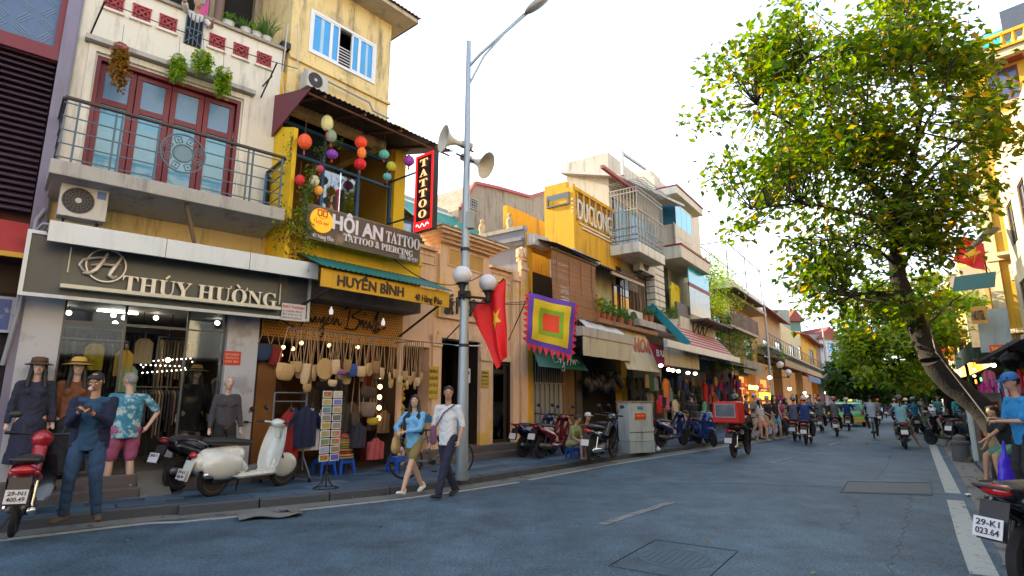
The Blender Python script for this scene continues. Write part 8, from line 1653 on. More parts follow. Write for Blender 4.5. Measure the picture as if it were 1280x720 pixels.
for v in (432,312,495,515): q=L0(578,v); m=MB(); m.lathe([(.082,-.03),(.095,-.03),(.095,.03),(.082,.03),(.082,-.03)],(0,0,q.z),14); m.build('clamp',BLACKI if v!=515 else M('sticker_pale',(.45,.5,.5)),o,smooth=40)
q=L0(600,432); m=MB(); m.bar((-.15,-.02,q.z),(.35,.05,q.z),.02); m.build('small_bracket',PM,o)
# plank leaning at the lamp base
b=gp(582,600,.12); t=dp(577,548,b.y); pk=thing('wooden_plank','pale wooden plank leaning on the foot of the street lamp','plank',tuple(b),0); m=MB(); m.bar((0,0,.02),tuple(t-b),.07,.03); m.build('plank',M('pale_wood',(.45,.36,.2),.8,sc=6),pk); m=MB(); m.bar((.03,.03,.02),tuple(t-b+Vector((.05,.05,-.15))),.05,.025); m.build('batten',_M['pale_wood'],pk)
# far lamp posts
def far_lamp(u,vb,vt,label,arm=None,gl=()):
 p=gp(u,vb,.12); zt=dp(u,vt,p.y).z; s_=p.y/11.5; o=thing('street_lamp',label,'street lamp',tuple(p),0); m=MB(); m.tube([(0,0,0),(0,0,.4),(0,0,zt-.12)],[.13,.10,.06],8); m.build('pole',PM,o,smooth=60); L=lambda a,b: dp(a,b,p.y)-p
 if arm: m=MB(); m.tube([(0,0,zt-.12)]+[tuple(L(*a)) for a in arm],.04,6); m.build('arm',PM,o,smooth=60); c=L(*arm[-1]); m=MB(); m.ell(tuple(c),(.35,.2,.08),8,5); m.build('lamp_head',_M['lamp_head_grey'],o,smooth=60)
 for a in gl: c=L(*a); m=MB(); m.ell(tuple(c),(.24,.24,.24),12,8); m.build('globe',_M['opal_globe'],o,smooth=180); m=MB(); m.bar((0,0,c.z-.3),(c.x,c.y,c.z-.3),.05); m.cyl((c.x,c.y,c.z-.35),(c.x,c.y,c.z-.2),.08,n=8); m.build('globe_arm',BLACKI,o)
 return o
far_lamp(968,528,376,'slim grey street lamp with a curved arm among the far shops',arm=[(958,360),(966,352),(976,349),(981,347)],gl=((975,456),(985,466)))
far_lamp(1040,522,405,'distant street lamp near the taxi with one globe',arm=[(1040,402)],gl=((1047,476),))
far_lamp(1098,513,446,'most distant thin lamp post above the cyclist',arm=[(1096,444)])
# ============================================================ flags
def flag(pole0,pole1,label,fn,mats,size,nu=26,nv=20,name='flag'):
 o=thing(name,label,'flag',tuple(pole0),0); m=MB(); d=pole1-pole0; m.cyl((0,0,0),tuple(d),.016,n=8); m.build('pole',M('flag_pole_brown',(.08,.05,.03)),o); return o
def star_poly(n=5,r=1,ri=.40): return [((r if k%2==0 else ri)*math.sin(k*PI/n),(r if k%2==0 else ri)*math.cos(k*PI/n)) for k in range(2*n)]
FR=M('flag_red',(.80,.012,.02),.6,var=.12,sc=3); FY=M('flag_yellow',(.80,.50,.02),.6,var=.05);
def nation_flag(corners,pole,label,star_c,star_r,rot=0):
 "corners: world points TL,TR,BR,BL of the cloth"
 TL,TR,BR,BL=corners; o=flag(pole[0],pole[1],label,None,None,None); P0=pole[0]; N_=(TR-TL).cross(BL-TL).normalized()
 if N_.y>0: N_=-N_
 def pt(u,v,e=0): a=TL.lerp(TR,u).lerp(BL.lerp(BR,u),v); w=.05*math.sin(u*11+v*3)+.03*math.sin(v*8+u*5); return a+N_*(w+e)-P0
 m=MB(); m.sheet(lambda u,v:pt(u,v),30,24,.006,N_*-1); m.build('cloth',FR,o,smooth=60)
 cu,cv=star_c; m=MB(); sp=star_poly(); ww=(TR-TL).length; hh=((BL-TL).length+(BR-TR).length)/2; c_=[]
 for x,y in sp:
  x,y=x*math.cos(rot)-y*math.sin(rot),x*math.sin(rot)+y*math.cos(rot); c_.append((cu+x*star_r/ww*1.0,cv-y*star_r/hh))
 n=len(c_); vs=[]; fs=[]
 for k in range(n):   # fan split radially so that it follows the folds
  for j in range(1,5): vs.append(pt(cu+(c_[k][0]-cu)*j/4,cv+(c_[k][1]-cv)*j/4,.012))
 vs.append(pt(cu,cv,.012)); ce=len(vs)-1
 for k in range(n):
  k2=(k+1)%n; fs.append((ce,k*4,k2*4))
  for j in range(3): fs.append((k*4+j,k*4+j+1,k2*4+j+1,k2*4+j))
 m.add(vs,fs); m.build('star',FY,o,smooth=60)
pb=PE.w(PE.h(553,427,.0)[0],.05,PE.h(553,427,.0)[1]); Yf=11.9; pt_=dp(630,348,11.0)
nation_flag([dp(591,390,11.35),dp(630,347,11.0),dp(635,440,11.0),dp(622,461,11.15)],(pb,pt_),'red flag with a yellow star hanging from a slanted pole beside the lamp post',(.60,.42),.22,rot=.25)
p0=RF.w(RF.h(1246,345,.1)[0],.2,RF.h(1246,345,.1)[1]); Yr=p0.y;
nation_flag([dp(1200,295,Yr-1),dp(1232,304,Yr-.5),dp(1230,338,Yr-.5),dp(1190,326,Yr-1)],(p0,dp(1201,290,Yr-1)),'sunlit red flag with a yellow star above the dark green awning at right',(.52,.46),.62*Yr/26,rot=-.1)
# five colour festival flag
p0=PE.w(PE.h(634,425,0)[0],.05,PE.h(634,425,0)[1]); Yq=12.6; c_=[dp(661,366,Yq),dp(719,379,Yq+.3),dp(715,444,Yq+.3),dp(658,428,Yq)]
o=flag(p0,dp(663,364,Yq),'square five colour festival flag with a toothed red fringe','',None,None,name='festival_flag'); o.name='festival_flag'
N_=(c_[1]-c_[0]).cross(c_[3]-c_[0]).normalized(); N_=-N_ if N_.y>0 else N_
def fp(u,v,e=0): return c_[0].lerp(c_[1],u).lerp(c_[3].lerp(c_[2],u),v)+N_*(.04*math.sin(u*9+v*2)+.02*math.sin(v*11)+e)-p0
rings=[('purple_border',(.13,.05,.42),0,0),('yellow_border',(.72,.55,.02),.10,.006),('green_border',(.22,.42,.02),.24,.012),('red_centre',(.78,.06,.015),.33,.018)]
for nm,col,ins,e in rings: m=MB(); m.sheet(lambda u,v:fp(ins+(1-2*ins)*u,ins+(1-2*ins)*v,e),16,14,.004,-N_); m.build(nm,M('fest_'+nm,col,.7,var=.15,sc=6),o,smooth=60)
for side_ in range(3):
 n=8
 for k in range(n):
  a,b=k/n,(k+1)/n
  if side_==0: P_=[fp(a,1),fp(b,1),fp((a+b)/2,1.16)]
  elif side_==1: P_=[fp(0,a),fp(0,b),fp(-.10,(a+b)/2)]
  else: P_=[fp(1,a),fp(1,b),fp(1.09,(a+b)/2)]
  m=MB(); m.add([q for q in P_]+[q-N_*.006 for q in P_],[(0,1,2),(5,4,3),(0,3,4,1),(1,4,5,2),(2,5,3,0)]); m.build('fringe_tooth',M('fest_fringe',(.62,.02,.06),.7),o)
# ============================================================ electric cabinet, bollard, no entry sign
p=gp(788,567,.12); q=gp(819,565,.12); cabn=thing('electric_cabinet','pale grey blue electric cabinet with a red poster standing at the kerb','electric cabinet',tuple(p),math.atan2(q.y-p.y,q.x-p.x)); w_=(q-p).length; h_=dp(788,503,p.y).z-.12; CB_=M('cabinet_grey',(.42,.50,.52),.6,stain=.45,sc=2)
d_=w_*.5
bx('base',M('cabinet_base',(.34,.42,.45),.7,stain=.5),cabn,0,w_,0,d_,0,h_*.22); bx('body',CB_,cabn,.01,w_-.01,.01,d_-.01,h_*.225,h_,bevel=.01); bx('top_cap',M('cap_brown',(.25,.2,.17)),cabn,-.02,w_+.02,-.02,d_+.02,h_+.002,h_+.04); bx('joint',BLACKI,cabn,0.02,w_-.02,.002,.012,h_*.40,h_*.41)
bx('red_poster',RED,cabn,w_*.25,w_*.68,-.004,.008,h_*.66,h_*.78); bx('blue_label',M('blue_label',(.05,.2,.35)),cabn,w_*.35,w_*.58,-.002,.008,h_*.86,h_*.92); text('ĐIỆN LỰC',h_*.025,YTX,cabn,w_*.29,-.006,h_*.72,w=w_*.34,depth=.003)
for k in range(4): bx('door_line',BLACKI,cabn,w_*.5-.003,w_*.5+.003,.004,.011,h_*(.24+.04*k),h_*(.27+.04*k))
p=gp(1203,577,.0); o=thing('concrete_bollard','short stained concrete bollard at the right kerb behind the parked bike','bollard',(p.x,p.y,0),R(20)); CM=M('bollard_concrete',(.10,.10,.10),.9,var=.4,stain=.5,sc=5,bump=.3); m=MB(); m.lathe([(.20,0),(.19,.42),(.21,.44),(.21,.50),(.15,.52),(.13,.62),(.05,.66),(0,.66)],n=14); m.build('post',CM,o,smooth=40); bx('painted_foot',M('painted_foot',(.42,.34,.2),.9,col2=(.1,.1,.1),c2sc=8,c2t=.5),o,-.17,.17,-.215,-.19,.0,.12)
p=gp(1162,528,.12); t=dp(1162,487,p.y).z; o=thing('traffic_sign','round red no stopping sign on a grey post behind the trunk','traffic sign',tuple(p),RF.rz-PI/2-.9+.9); m=MB(); m.cyl((0,0,0),(0,0,t+.3),.04,n=8); m.build('post',STEEL,o)
for nm,r_,e,mt in (('red_disc',.30,0,RED),('blue_disc',.21,.02,M('sign_blue',(.03,.12,.4)))): m=MB(); m.lathe([(0,-.02-e),(r_,-.02-e),(r_,.0-e),(0,.0-e)],(0,-.05,t),20,'y'); m.build(nm,mt,o,smooth=30)
m=MB(); m.bar((-.22,-.09,t+.22),(.22,-.09,t-.22),.08,.01); m.build('diagonal_bar',RED,o)
for u,v,lb in ((1158,477,'small red traffic light glowing left of the trunk'),(1145,484,'second red traffic light deeper down the street')):
 p=gp(u,524,.12); z=dp(u,v,p.y).z; o=thing('traffic_light',lb,'traffic light',tuple(p),0); m=MB(); m.cyl((0,0,0),(0,0,z-.3),.05,n=8); m.build('pole',BLACKI,o); m=MB(); m.cb((0,0,z-.35),(.3,.25,.9)); m.build('housing',BLACKI,o); m=MB(); m.ell((0,-.14,z-.14),(.12,.05,.12),10,6); m.build('red_lens',M('traffic_red',(1,.02,.02),emit=5),o,smooth=60)
# ============================================================ motorbikes, bicycle, taxi
TYRE=M('tyre_rubber',(.015,.015,.016),.8,var=.2,sc=20); CHROME=M('chrome',(.6,.6,.6),.15,metal=1,var=.05); BLKP=M('black_plastic',(.015,.015,.018),.4,var=.15); SEATM=M('seat_vinyl',(.02,.02,.022),.5,var=.2,sc=12)
PLATE=M('plate_white',(.6,.62,.62),.4); TAILR=M('tail_red',(.45,.01,.015),.15,var=0,coat=.6); HEADL=M('head_glass',(.55,.6,.65),.08,var=0,coat=.8); ENG=M('engine_grey',(.16,.16,.16),.45,metal=.6,var=.3,sc=15)
def paint(n,c): return M('paint_'+n,c,.25,var=.06,coat=.7)
def wheel(par,y,r,w,spoke=False):
 m=MB(); m.lathe([(r-.07,-w*.35),(r-.035,-w*.5),(r-.01,-w*.38),(r,0),(r-.01,w*.38),(r-.035,w*.5),(r-.07,w*.35)],(0,y,r),28,'x'); o=m.build('wheel',TYRE,par,smooth=50)
 m=MB(); m.lathe([(r-.075,-w*.36),(r-.055,-w*.36),(r-.055,w*.36),(r-.075,w*.36),(r-.075,-w*.36)],(0,y,r),28,'x'); m.lathe([(.045,-w*.5),(.045,w*.5)],(0,y,r),12,'x')
 n=9 if spoke else 5
 for k in range(n): a=k*2*PI/n; m.bar((0,y+.03*math.cos(a),r+.03*math.sin(a)),(0,y+(r-.06)*math.cos(a+.15),r+(r-.06)*math.sin(a+.15)),.012 if spoke else .03,.03)
 m.build('rim',CHROME if spoke else ENG,o,smooth=40)
def motorbike(label,loc,az,style='scooter',col=None,plate='29-B1 4',group='motorbikes parked along the street',res=.022,mirror=True,lean=3,col2=None,turn=0):
 o=thing('motorbike',label,'motorbike',loc,-R(az),group); o.rotation_euler=(0,R(lean),-R(az)); col=col or BLKP; c2=col2 or BLKP
 V=style=='vespa'; U=style=='cub'; r=.245 if V else (.29 if U else .27); yr,yf=-.58,(.68 if V else .70); tw=.10 if V else (.065 if U else .09)
 wheel(o,yr,r,tw,U); wheel(o,yf,r,tw,U)
 m=MB()
 if V:
  m.cap((0,-.72,.56),(0,-.30,.58),.15,.17,1.0,1.0);
  for s in (-1,1): m.ell((s*.13,-.54,.45),(.11,.33,.20),14,10)
  m.cap((0,-.35,.50),(0,-.16,.36),.16,.13); m.cap((0,-.2,.27),(0,.36,.27),.15,.15,1.15,.42); m.ell((0,-.86,.50),(.12,.10,.14))
  m.ell((0,yf,r+.10),(.095,.27,.20),14,10)
 elif U:
  m.cap((0,-.78,.70),(0,-.25,.62),.085,.10,1.15,.9); m.cap((0,-.25,.6),(0,.2,.52),.09,.07,1,1.1); m.cap((0,.2,.52),(0,.50,.88),.07,.08);
  for s in (-1,1): m.cap((s*.10,-.45,.60),(s*.10,-.72,.68),.055,.04)
  m.ell((0,.50,.98),(.12,.12,.11)); m.cap((0,.64,.58),(0,.80,.56),.06,.05,1.2,.6)
 else:
  m.cap((0,-.85,.78),(0,-.30,.66),.07,.16,1.2,.85); m.cap((0,-.30,.64),(0,-.12,.40),.16,.14)
  for s in (-1,1): m.cap((s*.12,-.75,.70),(s*.13,-.28,.52),.06,.12); m.cap((s*.16,.46,.55),(s*.10,.62,.80),.07,.09)
  m.cap((0,-.2,.30),(0,.36,.30),.16,.15,1.15,.45); m.cap((0,.52,.45),(0,.60,.86),.13,.12,1.25,.8); m.ell((0,.50,.98),(.15,.13,.09)); m.cap((0,yf-.18,r+.26),(0,yf+.14,r+.25),.06,.05,1.3,.6)
 m.blob('body',col,o,voxel=res,it=3)
 # leg shield
 wd=.26 if V else (.22 if not U else .24); zt_=.97 if not U else .80; m=MB()
 m.sheet(lambda u,v:((u*2-1)*wd*(.62+.38*math.sin(PI*(.15+.75*v))),(.36+.16*v+(.07 if not U else -.02)-.20*(abs(u*2-1)**2)*.55),.26+(zt_-.26)*v),14,10,.022,(0,1,.1)); m.build('leg_shield',col if not U else (col2 or col),o,smooth=60)
 # seat
 m=MB(); zs=.79 if not U else .80; m.cap((0,-.70,zs+.015),(0,-.42,zs),.125,.14,1,.45); m.cap((0,-.42,zs),(0,-.08,zs-.04),.14,.11,1,.45); m.blob('seat',SEATM,o,voxel=res,it=3)
 # steering
 m=MB(); hz=1.02; m.cyl((0,.50,.8),(0,.46,hz-.02),.035);
 for s in (-1,1): m.tube([(0,.46,hz),(s*.14,.47,hz+.02),(s*.33,.36,hz+.03)],.014,8)
 m.build('handlebar',col if V else BLKP,o,smooth=60)
 for s in (-1,1): m=MB(); m.cyl((s*.24,.40,hz+.028),(s*.36,.34,hz+.032),.021); m.tube([(s*.25,.42,hz+.03),(s*.30,.46,hz+.02),(s*.37,.42,hz+.02)],.007,5); m.build('grip',BLKP,o,smooth=60)
 if V: m=MB(); m.ell((0,.46,hz+.01),(.11,.10,.075),14,8); m.build('headset',col,o,smooth=180)
 m=MB(); m.ell((0,.555 if V else .64,hz+.0 if V or U else .80),(.06,.05,.06) if V or U else (.11,.05,.05),12,8); m.build('headlight',HEADL,o,smooth=180)
 if mirror:
  for s in (-1,1): m=MB(); m.tube([(s*.19,.44,hz+.03),(s*.22,.46,hz+.16),(s*.27,.46,hz+.22)],.007,5); m.ell((s*.31,.46,hz+.25),(.065,.018,.045),10,7); m.build('mirror',BLKP,o,smooth=60)
 # forks, engine, swing arm
 m=MB();
 for s in (-1,1): m.bar((s*.055,yf,r),(s*.055,.54,.62),.032)
 m.build('fork',CHROME if U else BLKP,o); m=MB(); m.cap((.02,-.5,.28),(.02,-.12,.30),.095,.11,1,.9); m.cap((-.07,yr,r),(-.07,-.2,.30),.05,.06,1,1); m.cap((0,-.15,.30),(0,.10,.36),.07,.06); m.blob('engine',ENG,o,voxel=res,it=1)
 m=MB(); m.cap((.13,-.80,.34 if not U else .30),(.13,-.42,.29),.055,.05); m.cap((.13,-.42,.29),(.10,.0,.22),.022,.018); m.blob('exhaust',CHROME if U or V else ENG,o,voxel=max(res*.7,.013),it=1)
 for s in (-1,1): m=MB(); m.cyl((s*.11,yr-.03,.30),(s*.11,yr+.06,.60),.024,n=8); m.build('shock_absorber',CHROME if U else BLKP,o,smooth=60)
 m=MB(); ty=-.95 if V else (-.92 if not U else -.86); tz=.62 if V else (.80 if not U else .72); m.ell((0,ty,tz),(.07 if V else .11,.05,.045),12,7); m.build('tail_light',TAILR,o,smooth=180)
 m=MB(); m.sheet(lambda u,v:((u-.5)*.19,ty+.02-.10*v*0-.05-.09*(1-v),tz-.34+.27*v),2,4,.012,(0,1,0)); m.build('rear_mudguard',col if V else BLKP,o)
 pl=MB(); py=ty-.13; pz=tz-.25; q=Matrix.Translation((0,py-.01,pz))@Matrix.Rotation(R(-16),4,'X'); pl.X=q; pl.box(-.095,.095,-.006,.0,-.07,.07); pp=pl.build('license_plate',PLATE,o)
 if res<.02:
  for i,t in enumerate(plate.split('|')):
   me,w=text_mesh(t,.042,BLACKI,depth=.003,bold=.01,w=.15); t_=link('plate_number',me,pp); t_.matrix_local=q@Matrix.Translation((-.075,-.009,.012-.06*i))
 m=MB(); m.tube([(-.1,-.84,zs-.02),(-.12,-.98,zs+.04),(.12,-.98,zs+.04),(.1,-.84,zs-.02)],.012,6); m.build('grab_rail',CHROME if V else BLKP,o,smooth=60)
 if lean: m=MB(); m.bar((-.06,-.1,.24),(-.17,-.05,.0),.02); m.build('side_stand',BLKP,o)
 if U: m=MB(); m.sheet(lambda u,v:((u-.5)*.09,yf+(r+.02)*math.cos(R(20)+v*R(130)),r+(r+.02)*math.sin(R(20)+v*R(130))),2,10,.01,(0,0,-1)); m.build('front_mudguard',col,o,smooth=60)
 return o
def az_of(a,b): d=b-a; return math.degrees(math.atan2(d.x,d.y))
def bike2(label,rear,front,z=.12,**k):
 a=gp(*rear,z); b=gp(*front,z); h0=k.pop('az',None); az=min(range(-180,180,2),key=lambda t:(lambda p:abs(p[0]-front[0])+2.0*abs(p[1]-front[1])+(0 if h0 is None else .12*abs(t-h0)))(proj(a+Vector((math.sin(R(t)),math.cos(R(t)),0))*1.26))); d=Vector((math.sin(R(az)),math.cos(R(az)),0)); return motorbike(label,tuple(a+d*.58),az,**k)
WHTP=paint('white',(.62,.66,.62)); BLK=paint('black',(.010,.012,.016)); REDP=paint('red',(.38,.012,.02)); NAVY=paint('navy',(.012,.025,.09)); BLUP=paint('blue',(.012,.035,.15)); DKR=paint('dark_red',(.13,.008,.012)); GRYP=paint('grey',(.10,.11,.12)); SILP=paint('silver',(.35,.38,.40))
bike2('dark red motorbike cut by the left picture edge, its white plate showing',(14,672),(30,622),z=.06,az=-38,style='cub',col=REDP,col2=BLK,plate='29-N1|400.49',res=.016)
bike2('white retro scooter parked before the clothes shop',(264,621),(350,611),style='vespa',col=WHTP,plate='29-E1|365.94',res=.014,az=62)
bike2('black scooter standing directly behind the white retro scooter',(220,614),(298,604),style='scooter',col=BLK,res=.018,az=52)
bike2('second black scooter, half hidden between the shop steps and the white scooter',(238,605),(308,597),style='scooter',col=NAVY,res=.02,az=50)
bike2('navy scooter with a pale plate, leftmost of the group before the peach building',(654,572),(690,566),style='scooter',col=NAVY,res=.02,az=48)
bike2('dark red scooter with gold wheels before the folding shutter',(676,573),(707,570),style='scooter',col=DKR,res=.02,az=62)
bike2('black motorbike nearest the kerb, left of the seated people',(740,578),(766,573),style='cub',col=BLK,res=.02,az=60)
bike2('dark motorbike just behind the kerbside black one',(752,568),(776,562),style='cub',col=NAVY,res=.024,az=40)
bike2('black scooter with a green detail half hidden by the electric cabinet',(772,562),(790,556),style='scooter',col=BLK,res=.026,az=30)
bike2('dark scooter with blue panels right of the electric cabinet',(826,559),(854,553),style='scooter',col=NAVY,col2=BLUP,res=.026,az=62)
bike2('white and blue scooter pointing at the road near the delivery rider',(874,555),(888,562),style='scooter',col=BLUP,res=.026,az=115)
bike2('dark scooter parked behind the white and blue one',(868,551),(880,556),style='scooter',col=GRYP,res=.03,az=110)
for i,(u,v,c,az,lb) in enumerate(((941,546,BLK,60,'first dark parked scooter behind the tourists'),(986,541,DKR,55,'dark red parked scooter right of the tourists'),(1021,531,SILP,60,'silver scooter parked at the far left kerb'),(1030,528,BLK,70,'black scooter at the far left kerb before the end lamp'))): motorbike(lb,tuple(gp(u,v,.12)),az,style='scooter',col=c,res=.035)
motorbike('black scooter parked at the right kerb, white plate toward the viewer',tuple(gp(1186,558,.0)),-8,style='scooter',col=BLK,res=.024,plate='29-D1 3')
motorbike('silver scooter parked at the right kerb behind the black one',tuple(gp(1166,542,.0)),5,style='scooter',col=SILP,res=.03); motorbike('dark scooter on the right pavement beside the tree trunk',tuple(gp(1207,556,.12)),60,style='scooter',col=GRYP,res=.028); motorbike('black motorbike deeper on the right pavement',tuple(gp(1196,544,.12)),70,style='cub',col=BLK,res=.035)
# near right bike
motorbike('black and red scooter at the lower right corner, tail toward the viewer',(4.40,4.80,.06),68,style='scooter',col=BLK,plate='29-K1|023.64',res=.014,lean=3)
# delivery box
def rider(bk_loc,az,label,top,helmet,bottom=('jeans_dark',(.03,.04,.08)),res=.028,group='people riding in the street',**k):
 k.setdefault('fL',(-.15,.12,.34)); k.setdefault('fR',(.15,.12,.34)); k.setdefault('pel',(0,-.28,.90)); k.setdefault('sleeve',1.0); k.setdefault('hL',(-.30,.34,1.04)); k.setdefault('hR',(.30,.34,1.04))
 return person(label,bk_loc,-R(az),lean=k.pop('lean',10),top=top,bottom=bottom,hat=('helmet',helmet) if helmet else None,res=res,poleL=(-.8,-.3,-.5),poleR=(.8,-.3,-.5),kneeL=(-.25,1,.5),kneeR=(.25,1,.5),group=group,**k)
def ride(label_b,label_p,u,v,az,top,helmet,col=BLK,style='cub',z=0,**k):
 p=tuple(gp(u,v,z)); motorbike(label_b,p,az,style=style,col=col,res=.03,group='motorbikes riding in the street',lean=0,mirror=True); rider(p,az,label_p,top,helmet,**k); return p
p=ride('motorbike of the delivery rider carrying the red box','delivery rider in dark clothes behind the red box',926,570,38,('r_red',(.30,.02,.02)),(.03,.06,.05),bottom=('r_blk',(.015,.015,.02)))
bo=thing('delivery_box','large red delivery box with a clear rear window on the motorbike','delivery box',p,-R(38)); DR=M('delivery_red',(.60,.015,.012),.4,var=.08); m=MB(); m.prism([(-.36,.93),(.36,.93),(.33,1.50),(-.33,1.50)],-1.08,-.50,'xz'); m.build('box',DR,bo,bevel=.03); bx('window',M('box_window',(.10,.12,.15),.1,var=.5,sc=6,coat=.5),bo,-.25,.25,-1.092,-1.082,1.10,1.42); m=MB(); frame_rect(m,-.27,.27,1.08,1.44,.02,-1.10,-1.093); m.build('window_trim',M('trim_silver',(.4,.4,.4)),bo)
ride('dark motorbike ridden by the person in the navy jacket','rider in a navy jacket and cream helmet seen from behind',1011,555,34,('r_navy',(.01,.035,.16)),(.55,.48,.38)); ride('motorbike with a red tail light ridden by the person in the plaid shirt','rider in a dark plaid shirt and grey helmet',997,551,34,('r_plaid',(.07,.08,.14)),(.10,.12,.13),col=DKR)
ride('motorbike beside the green taxi','rider in a grey jacket and red helmet beside the taxi',1047,545,31,('r_grey',(.12,.12,.13)),(.5,.05,.05));
p=tuple(gp(1131,560)); motorbike('dark scooter ridden by the woman with the ponytail',p,31,style='scooter',col=BLK,res=.026,group='motorbikes riding in the street',lean=0); rider(p,31,'woman in a pale blue top and black helmet on a scooter, foot down',('r_pale',(.16,.36,.42)),(.015,.015,.02),bottom=('w_sh',(.14,.13,.12)),leg=.5,hair='tail',female=True,fR=(.42,-.08,.09),sleeve=.5,shoes='sandal',res=.022)
ride('scooter ridden by the person in the bright blue shirt','rider in a bright blue shirt right of the ponytail woman',1146,541,31,('r_blue',(.02,.22,.48)),(.04,.2,.4),style='scooter',col=GRYP)
ride('small motorbike far down the road centre','distant rider in a dark top down the road centre',1108,522,31,('r_dk',(.03,.03,.05)),(.2,.05,.05),res=.04); ride('small motorbike left of the ponytail woman','distant rider in a pale shirt just left of the ponytail woman',1121,530,31,('r_wh',(.4,.45,.5)),(.3,.3,.32),res=.04); ride('tiny motorbike at the end of the road','tiny rider at the end of the road, right of the cyclist',1112,516,31,('r_bl2',(.05,.1,.25)),(.5,.5,.5),res=.05)
for i,(u,v,lb) in enumerate(((1062,538,'rider in navy just left of the taxi'),(1028,540,'rider in navy and cream helmet farther up the left lane'),(1083,527,'small rider between the taxi and the cyclist'),(1136,534,'small rider right of the road centre'),(1100,530,'small rider ahead of the cyclist'),(1070,521,'tiny rider ahead of the taxi'))):
 src=[o for o in bpy.data.objects if o.get('label') in ('dark motorbike ridden by the person in the navy jacket','rider in a navy jacket and cream helmet seen from behind') and o.parent is None]
 if i in (1,4): src=[o for o in bpy.data.objects if o.get('label') in ('motorbike beside the green taxi','rider in a grey jacket and red helmet beside the taxi')]
 for o in src:
  c=dup(o,gp(u,v),-R(32),('motorbike of the ' if 'motorbike' in o.name else '')+lb.replace('navy','grey' if i in (1,4) else 'navy').replace('cream','red' if i==1 else 'cream'))
# bicycles
def bicycle(label,p,az,side=0):
 o=thing('bicycle',label,'bicycle',p,-R(az)); r=.33
 for y in (-.52,.53):
  m=MB(); m.lathe([(r-.03,-.015),(r,-.0),(r-.03,.015),(r-.04,0),(r-.03,-.015)],(0,y,r),26,'x')
  w=m.build('wheel',TYRE,o,smooth=60); m=MB()
  for k in range(12): a=k*PI/6; m.bar((0,y,r),(0,y+(r-.03)*math.cos(a),r+(r-.03)*math.sin(a)),.005)
  m.cyl((-.04,y,r),(.04,y,r),.03); m.build('spokes',CHROME,w)
 m=MB()
 for a,b in (((0,-.52,r),(0,-.12,.75)),((0,-.12,.75),(0,-.02,.28)),((0,-.02,.28),(0,-.52,r)),((0,-.12,.72),(0,.36,.74)),((0,-.02,.28),(0,.38,.62)),((0,.35,.85),(0,.53,r))): m.cyl(a,b,.018)
 m.build('frame',GRYP,o,smooth=60); m=MB(); m.cap((0,-.25,.86),(0,-.02,.86),.08,.03,1,.4); m.cyl((0,-.14,.72),(0,-.14,.86),.015); m.build('saddle',SEATM,o,smooth=60); m=MB(); m.cyl((0,.35,.8),(0,.33,.98),.015); m.tube([(-.28,.22,.98),(-.15,.36,1.0),(.15,.36,1.0),(.28,.22,.98)],.013,7); m.build('handlebar',CHROME,o,smooth=60)
 m=MB(); m.box(-.09,.09,-.75,-.35,.70,.72); m.build('rear_rack',BLKP,o); m=MB(); m.cyl((-.09,-.02,.28),(.09,-.02,.28),.05); m.box(.09,.19,-.06,.02,.12,.14); m.box(-.19,-.09,-.06,.02,.42,.44); m.build('pedals',BLKP,o); return o
p=tuple(gp(1093,549)); bicycle('old bicycle ridden down the road beside the taxi',p,30); rider(p,30,'cyclist in a pale hooded jacket and blue cap seen from behind',('c_pale',(.30,.40,.52)),None,pel=(0,-.16,.98),hL=(-.28,.22,1.03),hR=(.28,.22,1.03),fL=(-.13,-.02,.52),fR=(.13,-.02,.22),res=.026,bottom=('blk_tr',(.015,.015,.02))).__class__
bicycle('dark bicycle parked at the lamp post behind the walking couple',tuple(gp(540,597,.12)),60)
# taxi
p=gp(1066,533); tx=thing('taxi_car','green taxi hatchback with a yellow bumper driving away','taxi',tuple(p+Vector((.6,1.2,0))),-R(31)); GT=paint('taxi_green',(.03,.38,.07)); m=MB();
side=[(-1.85,.35),(-1.88,.62),(-1.80,.95),(-1.55,1.38),(-1.1,1.50),(-.1,1.52),(.55,1.32),(1.0,1.0),(1.75,.88),(1.95,.65),(1.95,.32)]
vs=[];n=len(side)
for k,(sx,zz_) in enumerate(((-.80,0),(-.84,1),(.84,1),(.80,0))):
 for y,z in side: t=max(0,(z-.95)/.57); vs.append((sx*(1-.22*t) if zz_ else sx*(.985-.22*t),y*(1 if zz_ else .985),z if zz_ or z>.4 else z))
m.add(vs,[tuple(range(n)),tuple(range(3*n,4*n))[::-1]]+[(k*n+i,(k+1)*n+i,(k+1)*n+(i+1)%n,k*n+(i+1)%n) for k in range(3) for i in range(n)]); m.build('body',GT,tx,smooth=35)
m=MB(); m.add([(-.66,-1.80,1.0),(.66,-1.80,1.0),(.56,-1.60,1.36),(-.56,-1.60,1.36),(-.66,-1.76,1.0),(.66,-1.76,1.0),(.56,-1.56,1.36),(-.56,-1.56,1.36)],[(0,1,2,3),(7,6,5,4),(0,4,5,1),(1,5,6,2),(2,6,7,3),(3,7,4,0)]); m.build('rear_window',M('taxi_glass',(.05,.14,.14),.08,coat=.5,var=.2),tx)
for s in (-1,1): m=MB(); m.box(s*.845,s*.80,-1.0,.5,1.0,1.34); m.build('side_window',_M['taxi_glass'],tx).location.x=-s*.06; bx('tail_light',TAILR,tx,s*.60,s*.80,-1.915,-1.86,.72,.98)
bx('rear_bumper',M('taxi_yellow',(.65,.42,.02),.4),tx,-.82,.82,-1.95,-1.80,.30,.50); bx('license_plate',PLATE,tx,-.25,.25,-1.935,-1.90,.60,.72); bx('roof_sign',M('taxi_sign',(.7,.6,.1),emit=.4),tx,-.22,.22,-.5,-.3,1.53,1.65); bx('side_stripe',_M['taxi_yellow'],tx,-.6,.6,-1.905,-1.88,.52,.57)
